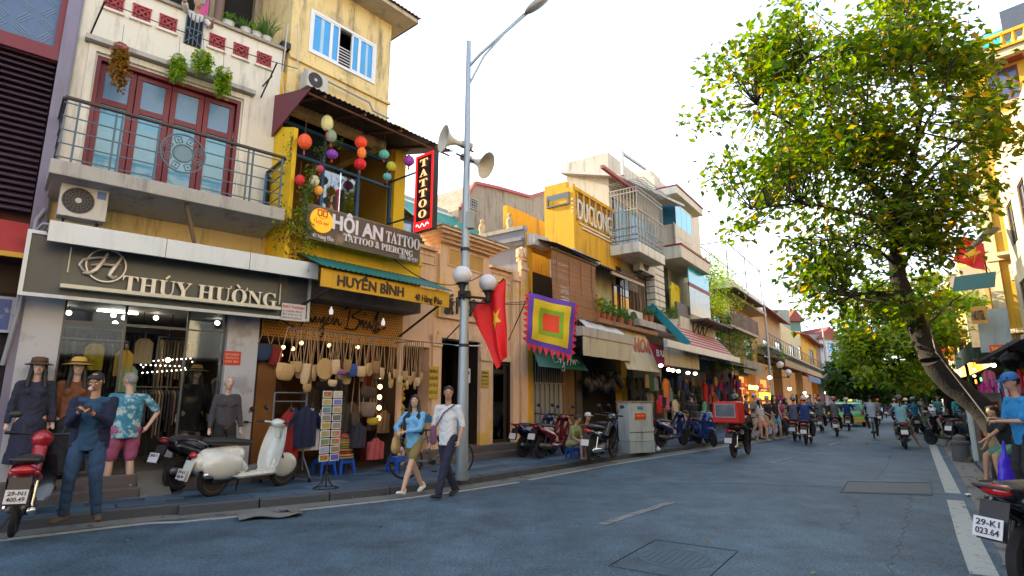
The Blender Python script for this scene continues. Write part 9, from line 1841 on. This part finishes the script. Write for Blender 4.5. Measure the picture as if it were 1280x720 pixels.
for s in (-1,1):
 for y in (-1.2,1.25): m=MB(); m.lathe([(0,-.09),(.28,-.09),(.30,-.05),(.30,.05),(.28,.09),(0,.09)],(s*.72,y,.30),20,'x'); w=m.build('wheel',TYRE,tx,smooth=40); m=MB(); m.lathe([(0,-.1),(.17,-.1),(.17,.1),(0,.1)],(s*.72,y,.30),12,'x'); m.build('rim',CHROME,w,smooth=40)
for i,(u,v,c,lb) in enumerate(((1080,516,SILP,'small silver car far down the road'),(1092,513,WHTP,'white van shape at the very end of the road'))):
 q=copy_tree(tx); q.location=gp(u,v); q['label']=lb; q['category']='car'; q.name='parked_car'
 for ch in list(q.children):
  if ch.name.startswith(('roof_sign','side_stripe')): bpy.data.objects.remove(ch)
  elif ch.name.startswith('body'): ch.data=ch.data.copy(); ch.data.materials[0]=c
  elif ch.name.startswith('rear_bumper'): ch.data=ch.data.copy(); ch.data.materials[0]=c
# ============================================================ people on foot
DEN=('denim',(.022,.06,.135))
def at(u,v,z=.12): return tuple(gp(u,v,z))
fA=lambda az: -R(az)
jk=cloth('navy_jacket',(.008,.013,.045))
e,q=person('man in an open navy jacket and blue jeans looking down at his phone',at(98,650),fA(158),H=1.72,fL=(-.17,.0,.08),fR=(.15,.03,.08),hL=(-.07,.30,1.24),hR=(.07,.30,1.26),head=(8,28),top=('blue_tee',(.015,.06,.13)),sleeve=0,bottom=DEN,shoes='brown',res=.011,poleL=(-.35,-.2,-1),poleR=(.35,-.2,-1),toe=(-18,20),fat=1.02,kneeL=(0,1,0))
# (left/right swap above is avoided: feet given in his own frame)
m=MB(); k=q['k']; P,N,ch,ld=q['P'],q['N'],q['ch'],q['ld']
for s,SH2,EL2,HH in ((-1,q['SL'],q['EL'],q['hL']),(1,q['SR'],q['ER'],q['hR'])):
 m.cap(SH2,EL2,.068,.06); m.cap(EL2,EL2.lerp(HH,.82),.058,.045); m.cap(P+Vector((s*.13,-.01,-.07)),ch+Vector((s*.115,.01,0)),.085,.08,1,1.2); m.cap(ch+Vector((s*.11,.01,0)),N+Vector((s*.10,0,-.05)),.08,.06)
m.cap(P+Vector((0,-.05,-.06)),N+Vector((0,-.03,-.06)),.13,.09,1.3,.7); m.blob('jacket',jk,e,voxel=.012,it=3,wr=.006,wsc=20)
m=MB(); c=(q['hL']+q['hR'])/2+Vector((0,.06,.05)); m.cb(c,(.14,.012,.075)); m.build('phone_case',BLKP,thing('mobile_phone','dark phone held up in both hands by the man in the navy jacket','phone',e.location,e.rotation_euler.z),bevel=.004)
m=MB(); h=q['h']; m.ell(h(.03,.055,-.065),(.04,.045,.03),10,7); m.build('lowered_mask',M('mask_white',(.6,.6,.62)),e,smooth=60)
blu=cloth('pattern_blue',(.04,.22,.34),col2=(.40,.55,.58),c2sc=11,c2t=.5)
person('grey haired older man in a patterned blue shirt and pink shorts, seen from behind',at(146,620),fA(-48),H=1.80,fL=(-.16,.04,.08),fR=(.15,-.04,.08),hL=(-.2,.3,1.15),hR=(.27,-.12,1.02),head=(-35,0),topm=blu,top=('x',(0,0,0)),sleeve=.48,bottom=('pink_plaid',(.40,.10,.20)),leg=.48,shoes='sandal',hair='grey',res=.013,fat=1.22,skin=SK2,poleR=(1,.2,-.2))
e,q=person('young woman in a light blue blouse and olive shorts walking with a straw bag',at(515,619,.0),fA(197),H=1.60,fL=(.02,.30,.10),fR=(-.03,-.28,.13),hL=(.02,.26,1.02),hR=(.16,.24,1.02),head=(-18,2),top=('sky_blouse',(.16,.42,.68)),sleeve=.95,bottom=('olive_shorts',(.22,.18,.07)),leg=.36,shoes='white',hair='long',female=True,skin=SK2,res=.011,poleL=(-.8,-.3,-.4),poleR=(.8,-.3,-.4),toe=(0,0),fat=.98)
vest=MB(); P,N,ch=q['P'],q['N'],q['ch']
for s in (-1,1): vest.cap(ch+Vector((s*.11,.03,.06)),N+Vector((s*.10,.02,-.06)),.07,.055); vest.cap(P+Vector((s*.13,.02,.14)),ch+Vector((s*.12,.03,.05)),.055,.07)
vest.blob('vest',cloth('dark_vest',(.03,.02,.03)),e,voxel=.013,it=2)
sb=thing('handbag','woven straw handbag carried by the woman in light blue','handbag',e.location,e.rotation_euler.z); m=MB(); m.cap((.24,.16,.86),(.24,.16,.76),.09,.11,.6,1.2,side=(1,0,0)); m.build('bag_body',STRAW,sb,smooth=60); m=MB(); m.tube([(.24,.06,.9),(.2,.0,1.15),(.14,.02,1.32)],.008,5); m.build('strap',_M['strap_tan'],sb)
e,q=person('man in a white polo shirt and dark jeans walking beside the woman',at(558,622,.0),fA(205),H=1.74,fL=(.0,.24,.10),fR=(.0,-.24,.12),hL=(-.27,.10,.90),hR=(.30,.05,.86),head=(-28,0),top=('white_polo',(.62,.66,.68)),sleeve=.52,bottom=('dark_jeans',(.018,.022,.05)),shoes='black',res=.011,fat=.97)
m=MB(); m.tube([tuple(q['SL']+Vector((.03,.06,.06))),tuple(q['ch']+Vector((0,.14,.05))),tuple(q['P']+Vector((.2,.10,.10)))],.012,5); m.cap(q['P']+Vector((.21,.10,.12)),q['P']+Vector((.21,.1,-.06)),.06,.07,1,.5); m.build('shoulder_bag',cloth('mauve_bag',(.16,.07,.12)),thing('shoulder_bag','mauve shoulder bag worn across the white polo shirt','bag',e.location,e.rotation_euler.z),smooth=60)
# seated people
def seated(label,loc,az,**k):
 k.setdefault('res',.02); c=k.pop('chair',0); return person(label,loc,fA(az),pel=(0,-.05,.62 if c else .40),fL=(-.12,.30,.08),fR=(.12,.34,.08),hL=(-.1,.32,.42) if not c else (-.1,.5,.7),hR=(.12,.32,.42) if not c else (.12,.3,.6),lean=k.pop('lean',22),**k)
seated('young woman in a floral top sitting low with arms on her knees',at(716,574),130,H=1.5,top=('floral',(.20,.28,.12)),sleeve=0.4,bottom=('floral2',(.30,.30,.15)),leg=.35,hair='bun',female=True,shoes='sandal',head=(-30,15))
seated('person with a white cap sitting left of the black motorbike',at(731,571),150,H=1.55,top=('brown_top',(.16,.06,.04)),bottom=('dk',(.02,.02,.03)),hat=('cap',(.6,.6,.6)),hair='short')
seated('woman in black crouching behind the tree trunk, arm stretched to the left',at(1266,604),-90,H=1.55,chair=1,top=('blk_top',(.015,.015,.018)),sleeve=.3,bottom=('mint',(.10,.25,.2)),leg=.4,hair='bun',female=True,res=.018,shoes='sandal')
for u,v,c,lb in ((716,572,0,'blue plastic stool under the young woman in the floral top'),(731,570,0,'blue plastic stool under the person in the white cap'),(1266,602,0,'blue plastic stool behind the tree trunk')): stool(PE,u,v,lb).scale=(.8,.8,.8 if u<1200 else 1.5)
e,q=person('street vendor in a blue shirt and blue cap standing at the right edge',at(1297,636),fA(-80),H=1.74,hL=(-.05,.32,1.12),hR=(.1,.30,1.15),top=('vendor_blue',(.015,.20,.48)),sleeve=.5,bottom=('blk_tr',(.015,.015,.02)),hat=('cap',(.02,.12,.35)),res=.016,lean=3,head=(0,12))
pb_=gp(1263,618,.12); o=thing('plastic_bag','bright violet blue plastic bag hanging beside the vendor','plastic bag',tuple(pb_),0); m=MB(); m.cap((0,0,.22),(0,0,.48),.15,.10,1,.6); m.cap((0,0,.48),(.02,0,.78),.04,.02); m.blob('bag',M('violet_plastic',(.06,.03,.6),.35,var=.15),o,voxel=.018,wr=.004,wsc=12)
# tourists
TP=[(953,552,150,1.62,'tank_white',(.55,.6,.65),0,'peach_sh',(.55,.28,.18),.4,'woman in a white tank top and peach shorts, first of the walking tourists','cap',(.65,.62,.6)),(962,550,150,1.70,'blk_t',(.02,.02,.025),.4,'beige_sh',(.5,.35,.22),.45,'tourist in a black top and beige shorts behind the white tank top','brim',(.6,.55,.5)),(971,549,165,1.75,'blk_tank',(.03,.025,.03),0,'denim_sh',(.18,.40,.58),.35,'woman in a black tank top and light denim shorts',None,None),(985,543,150,1.65,'beige_t',(.42,.25,.17),.2,'blk_sh',(.015,.015,.02),.35,'woman in a beige top and black shorts, last of the tourists',None,None),(946,548,140,1.66,'grey_t',(.16,.17,.20),.5,'cream_sh',(.4,.35,.28),.45,'tourist in a grey top partly hidden behind the white tank top','cap',(.55,.55,.58)),(978,547,150,1.60,'mag_t',(.3,.03,.12),.5,'blk2',(.03,.02,.03),1,'tourist in a magenta top between the denim shorts and black shorts',None,None)]
for u,v,az,H_,n1,c1,sl,n2,c2,lg,lb,hk,hc in TP:
 person(lb,at(u,v,.0 if u>950 else .12),fA(az),H=H_,fL=(-.1,.16,.09),fR=(.1,-.14,.10),hL=(-.24,.1,.85),hR=(.22,.22,1.0),top=(n1,c1),sleeve=sl,bottom=(n2,c2),leg=lg,hair='long' if sl==0 or lg<.4 else 'short',female=True,hat=(hk,hc) if hk else None,res=.024,skin=SK2,shoes='sandal',group='tourists walking along the kerb')
for u,v,az,c,lb,z in ((868,552,-30,('shop_blk',(.015,.015,.018)),'person in black standing at the colourful clothes display',.12),(1013,531,-150,('far1',(.12,.14,.2)),'distant pedestrian in grey on the far left pavement',.12),(1023,528,150,('far2',(.3,.3,.35)),'distant pedestrian in a pale top on the far left pavement',.12),(935,541,120,('far3',(.05,.06,.10)),'person in a dark top inside the shop front left of the tourists',.12),
  (1202,545,170,('cyan_sh',(.05,.42,.48)),'man in a cyan shirt standing on the right pavement',.12),(1213,546,-170,('far4',(.02,.02,.03)),'person in black beside the man in cyan',.12),(1193,541,160,('far5',(.02,.03,.06)),'person in dark clothes left of the man in cyan',.12),(1222,548,-120,('far6',(.03,.03,.04)),'person in a black top near the white advertising cabinet',.12),(1154,528,170,('far7',(.25,.28,.3)),'pedestrian in grey by the red lights on the right',.12),(1176,533,180,('far8',(.05,.25,.3)),'pedestrian in teal behind the silver scooter',.12)):
 person(lb,at(u,v,z),fA(az),H=1.66,fL=(-.1,.08,.09),fR=(.1,-.08,.09),hL=(-.2,.25,1.05),top=c,bottom=('dk2',(.03,.03,.05)) if u!=1213 else ('mauve',(.3,.2,.28)),res=.03)
# ============================================================ trees
BARK=M('dark_bark',(.013,.011,.010),.9,sc=9,var=.45,bump=1.0,bsc=30,col2=(.032,.028,.022),c2sc=5,c2t=.62)
def limb(m,pts,r0,r1,n=9,jit=0):
 Q=[];P=[Vector(p) for p in pts]
 for i in range(len(P)-1):
  a=P[max(i-1,0)];b=P[i];c=P[i+1];d=P[min(i+2,len(P)-1)]
  for k in range(5): t=k/5; Q.append(.5*((2*b)+(c-a)*t+(2*a-5*b+4*c-d)*t*t+(3*b-a-3*c+d)*t**3)+Vector([random.gauss(0,jit) for _ in range(3)]))
 Q.append(P[-1]); m.tube(Q,[r0+(r1-r0)*(i/(len(Q)-1)) for i in range(len(Q))],n); return Q
def crown(lobes,limbs,Ybase,dep,n_cl,per,L,seed,twigs,tw=.007):
 "leaf clusters spread through lobes (pixel u,v,ru,rv at depth Ybase); returns leaf list"
 rnd=random.Random(seed); out=[]; sc=Ybase/F*1.02; tot=sum(a[2]*a[3] for a in lobes); ap=[q for l in limbs for q in l]
 for (u,v,ru,rv) in lobes:
  k=int(n_cl*ru*rv/tot)+3
  for _ in range(k):
   for _t in range(6):
    a=rnd.uniform(0,2*PI); r=math.sqrt(rnd.random())**.8; dy=rnd.gauss(0,dep*.5)*math.sqrt(max(.1,1-r*r*.8)); c=dp(u+ru*r*math.cos(a),v+rv*r*math.sin(a),Ybase+dy)
    if noise.noise(c*.85+Vector((seed,0,0)))>.05+.12*r: break
   q=min(ap,key=lambda w:(w-c).length_squared)
   if rnd.random()<.55: mid=q.lerp(c,.55)+Vector((rnd.gauss(0,.1),rnd.gauss(0,.1),-.05)); twigs.tube([q,mid,c],[tw*2.2,tw*1.4,tw*.6],4)
   d0=(c-q).normalized() if (c-q).length>.1 else Vector((0,0,1))
   for j in range(per):
    p=c+Vector((rnd.gauss(0,.20),rnd.gauss(0,.20),rnd.gauss(0,.15))); d=(d0*.5+Vector((rnd.gauss(0,.8),rnd.gauss(0,.8),rnd.gauss(-.35,.5)))); out.append((p,d,Vector((rnd.gauss(0,.45),rnd.gauss(0,.45),1)).normalized(),L*rnd.uniform(.6,1.25)))
 return out
YT_=11.2; base=gp(1258,600,.12); T0=thing('street_tree','big leafy street tree leaning over the road from the right pavement','tree',tuple(base),0); ORG[T0.name]=tuple(base)
def tp(u,v,dy=0): return dp(u,v,YT_+dy)
tr=MB(); lim=[]
trunk=[base+Vector((.02,0,-.1)),tp(1256,560,-.3),tp(1240,528,-.2),tp(1215,500,-.1),tp(1185,476,0),tp(1165,450,0),tp(1150,415,.1),tp(1135,380,.1),tp(1124,350,.1),tp(1119,320,.1)]
lim.append(limb(tr,trunk[:6],.23,.20,14,.006)); lim.append(limb(tr,trunk[5:],.20,.13,12,.006))
for pts,r0,r1 in (([(1119,320,.1),(1114,285,.1),(1108,255,.2),(1085,228,.3),(1055,205,.4),(1020,178,.5),(980,150,.5),(945,130,.5)],.10,.02),([(1117,300,.1),(1124,262,0),(1134,228,-.1),(1144,185,-.2),(1150,140,-.3),(1140,90,-.4),(1125,40,-.5)],.10,.02),([(1126,262,0),(1145,235,.2),(1175,200,.3),(1215,165,.5),(1250,140,.6)],.06,.015),([(1124,345,.1),(1138,310,.4),(1148,270,.6),(1170,240,.7),(1210,225,.8)],.05,.012),([(1055,205,.4),(1040,160,.0),(1030,110,-.3),(1010,70,-.4)],.04,.012),([(1085,228,.3),(1075,180,.8),(1085,120,1.1),(1080,60,1.2)],.045,.012),([(1121,330,.1),(1090,310,-.4),(1050,300,-.7),(1015,305,-.9)],.04,.01),([(1130,372,.1),(1095,365,-.6),(1060,370,-1.0)],.035,.01),([(1114,285,.1),(1060,265,-.6),(1000,255,-1),(940,262,-1.2)],.04,.01),([(1144,185,-.2),(1170,130,-.6),(1190,80,-.9)],.035,.01),([(1150,420,.1),(1175,390,.5),(1200,370,.8)],.04,.01)):
 lim.append(limb(tr,[tp(*p) for p in pts],r0,r1,8,.012))
tr.build('trunk',BARK,T0,smooth=60)
lob=[(1085,35,85,55),(1020,75,60,50),(945,75,45,35),(960,120,60,45),(1030,150,85,65),(1120,120,90,80),(1190,115,65,55),(1235,150,35,35),(1250,175,28,22),(960,190,50,42),(915,215,22,22),(1050,225,95,60),(1160,225,85,55),(1212,245,30,36),(1030,305,55,40),(1110,310,75,45),(1158,300,38,36),(1060,355,55,28),(1120,365,45,28),(1010,345,25,18),(925,288,16,13),(888,148,24,11),(905,95,22,18),(1000,20,35,25),(1150,30,40,45),(1195,60,30,30),(1020,380,18,10),(1070,395,22,12),(975,250,30,25)]
tw=MB(); LV=crown(lob,lim,YT_,2.0,1500,14,.17,3,tw); tw.build('twigs',BARK,T0)
LT=leaf_mat('leaves_tree',(.012,.042,.005),(.075,.115,.006),(.22,.15,.02),tr=.6); cp=Vector((0,0,CH))
LV.sort(key=lambda a:(a[0]-cp).length); nb=LV[:0]; big=sorted(range(len(LV)),key=lambda i:-LV[i][3]/(LV[i][0]-cp).length)[:290]; bs=set(big)
lm=MB(); lm.leaf(Vector((0,0,0)),Vector((0,1,0)),Vector((0,0,1)),1,.55); lme=[]
for i in range(6):
 me=lm.mesh('leaf',leaf_mat('leaf_single_%d'%(i%3),((.015,.05,.008),(.03,.08,.008),(.08,.12,.01))[i%3],((.02,.06,.008),(.04,.09,.008),(.10,.14,.012))[i%3],tr=.5)); lme.append(me)
for i in big:
 p,d,n_,L=LV[i]; d=d.normalized(); x=d.cross(n_).normalized(); z=x.cross(d); q=link('leaf',lme[i%6],T0); mt=Matrix((x,d,z)).transposed().to_4x4(); q.matrix_local=Matrix.Translation(p-base)@mt@Matrix.Scale(L,4)
m=MB()
for i,(p,d,n_,L) in enumerate(LV):
 if i not in bs: m.leaf(p,d,n_,L,L*.6)
tag(m.build('foliage',LT,T0),kind='stuff'); print('leaves',len(LV))
m=MB(); m.tube([tuple(tp(1262,600,-.5)),tuple(tp(1252,560,-.55)),tuple(tp(1232,520,-.45)),tuple(tp(1205,485,-.3)),tuple(tp(1170,440,-.3)),tuple(tp(1160,400,-.2))],.012,5); m.build('cable',M('grey_cable',(.2,.2,.2)),T0)
def street_tree(label,u,vb,Yv,lobes,tr_pts,L,n,lm_,seed,r=.2,z=.12):
 b=gp(u,vb,z); Y=b.y; o=thing('street_tree',label,'tree',tuple(b),0); ORG[o.name]=tuple(b); m=MB(); ls=[limb(m,[b]+[dp(a,c,Y) for a,c in tr_pts],r,r*.5,8,.02)]
 for (a,c,ra,rc) in lobes[:6]: ls.append(limb(m,[ls[0][-1],ls[0][-1].lerp(dp(a,c,Y),.5)+Vector((0,.3,0)),dp(a,c,Y)],r*.35,.02,5,.02))
 m.build('trunk',BARK,o,smooth=60); tw=MB(); LV=crown(lobes,ls,Y,3.0,n,10,L,seed,tw,.012); tw.build('twigs',BARK,o); m=MB()
 for p,d,n_,l in LV: m.leaf(p,d,n_,l*1.0,l*.6)
 tag(m.build('foliage',lm_,o),kind='stuff'); return o
street_tree('bright green street tree just behind the big leaning one',1200,543,0,[(1095,398,46,42),(1140,392,40,42),(1080,435,34,24),(1120,440,44,30),(1160,430,34,30),(1095,462,26,14),(1140,468,30,16),(1180,410,26,24),(1065,415,14,16)],[(1190,500),(1175,470),(1150,440)],.26,1000,leaf_mat('leaves_bright',(.06,.14,.01),(.18,.26,.015),(.26,.22,.02)),11,.16)
street_tree('dark round tree over the taxi on the left side of the road end',1052,526,0,[(1062,470,20,20),(1050,480,14,14),(1072,458,16,12),(1080,478,18,14),(1045,462,9,9),(1064,490,16,8)],[(1052,505),(1056,488)],.38,700,leaf_mat('leaves_deep',(.012,.045,.012),(.04,.10,.02)),12,.16)
street_tree('mid green tree further down the right side above the riders',1160,526,0,[(1125,480,26,16),(1150,490,24,14),(1105,488,16,10),(1165,475,16,14),(1135,462,22,12)],[(1155,505),(1145,490)],.36,600,leaf_mat('leaves_mid',(.02,.07,.015),(.07,.14,.02)),13,.16)
street_tree('far green tree closing the end of the street',1118,517,0,[(1110,498,14,9),(1125,500,14,8),(1098,494,10,8),(1088,500,8,6)],[(1118,508)],.6,300,_M['leaves_mid'],14,.2)
street_tree('slender sunlit tree with bare branches before the ochre house at right',1222,540,0,[(1180,372,14,8),(1215,378,14,7),(1165,352,10,7)],[(1218,500),(1205,450),(1195,410),(1192,385)],.24,230,LEAFY,15,.08)
m=MB()
for i in range(260):
 P_,o_=(RC,random.uniform(-.5,.1)) if i%3 else (LC,random.uniform(0,.4)); p,_=P_.at(random.uniform(4,34),o_ if random.random()<.8 else o_*6); m.leaf(Vector((p.x,p.y,.02 if abs(o_)>.02 else .14)),Vector((random.gauss(0,1),random.gauss(0,1),.1)),Vector((random.gauss(0,.3),random.gauss(0,.3),1)),random.uniform(.05,.11),.05)
tag(m.build('fallen_leaves',leaf_mat('leaves_fallen',(.10,.06,.015),(.20,.14,.02),(.05,.08,.02),tr=.1)),'dry brown and yellow leaves fallen along both gutters',kind='stuff')
# overhead cables
WR=M('black_cable',(.012,.012,.012),.6,var=0)
def wire(a,b,sag,label,r=.012):
 o=thing('overhead_cable',label,'cable',tuple(a),0); m=MB(); d=b-a; m.tube([d*t+Vector((0,0,-4*sag*t*(1-t))) for t in [i/16 for i in range(17)]],r,5); m.build('cable',WR,o)
wire(dp(1034,470,30),dp(1290,308,24),.4,'black cable rising from the street middle to the right edge below the flag'); wire(dp(0,390,9),dp(120,405,9.2),.05,'thin cable at the left corner pillar')
for k_ in range(4): wire(TH.w(THL,.5,3.9+.12*k_) if k_<2 else PE.w(PEL,.4,4.4+.1*k_),PE.w(PEL,.4,4.3+.1*k_) if k_<2 else BE.w(2,.6,4.9+.1*k_),.25+.12*k_,['upper cable sagging from the clothes shop to the peach building','lower cable sagging from the clothes shop to the peach building','upper cable slung past the bamboo blind','lower cable slung past the bamboo blind'][k_],.011)
for k_ in range(3): wire(BE.w(2,.6,5.0+.15*k_),R2.w(4,1.2,5.2+.15*k_),.5+.1*k_,['top','middle','bottom'][k_]+' cable of the bundle above the far left shop awnings',.02)
wire(HB.w(2.0,.9,4.6),PE.w(2.3,.4,4.75),.5,'looping cable across the peach wall'); wire(dp(700,145,40),dp(842,60,36),.3,'thin cable crossing the pale sky above the yellow house',.01)
bpy.data.scenes.remove(SCR_)
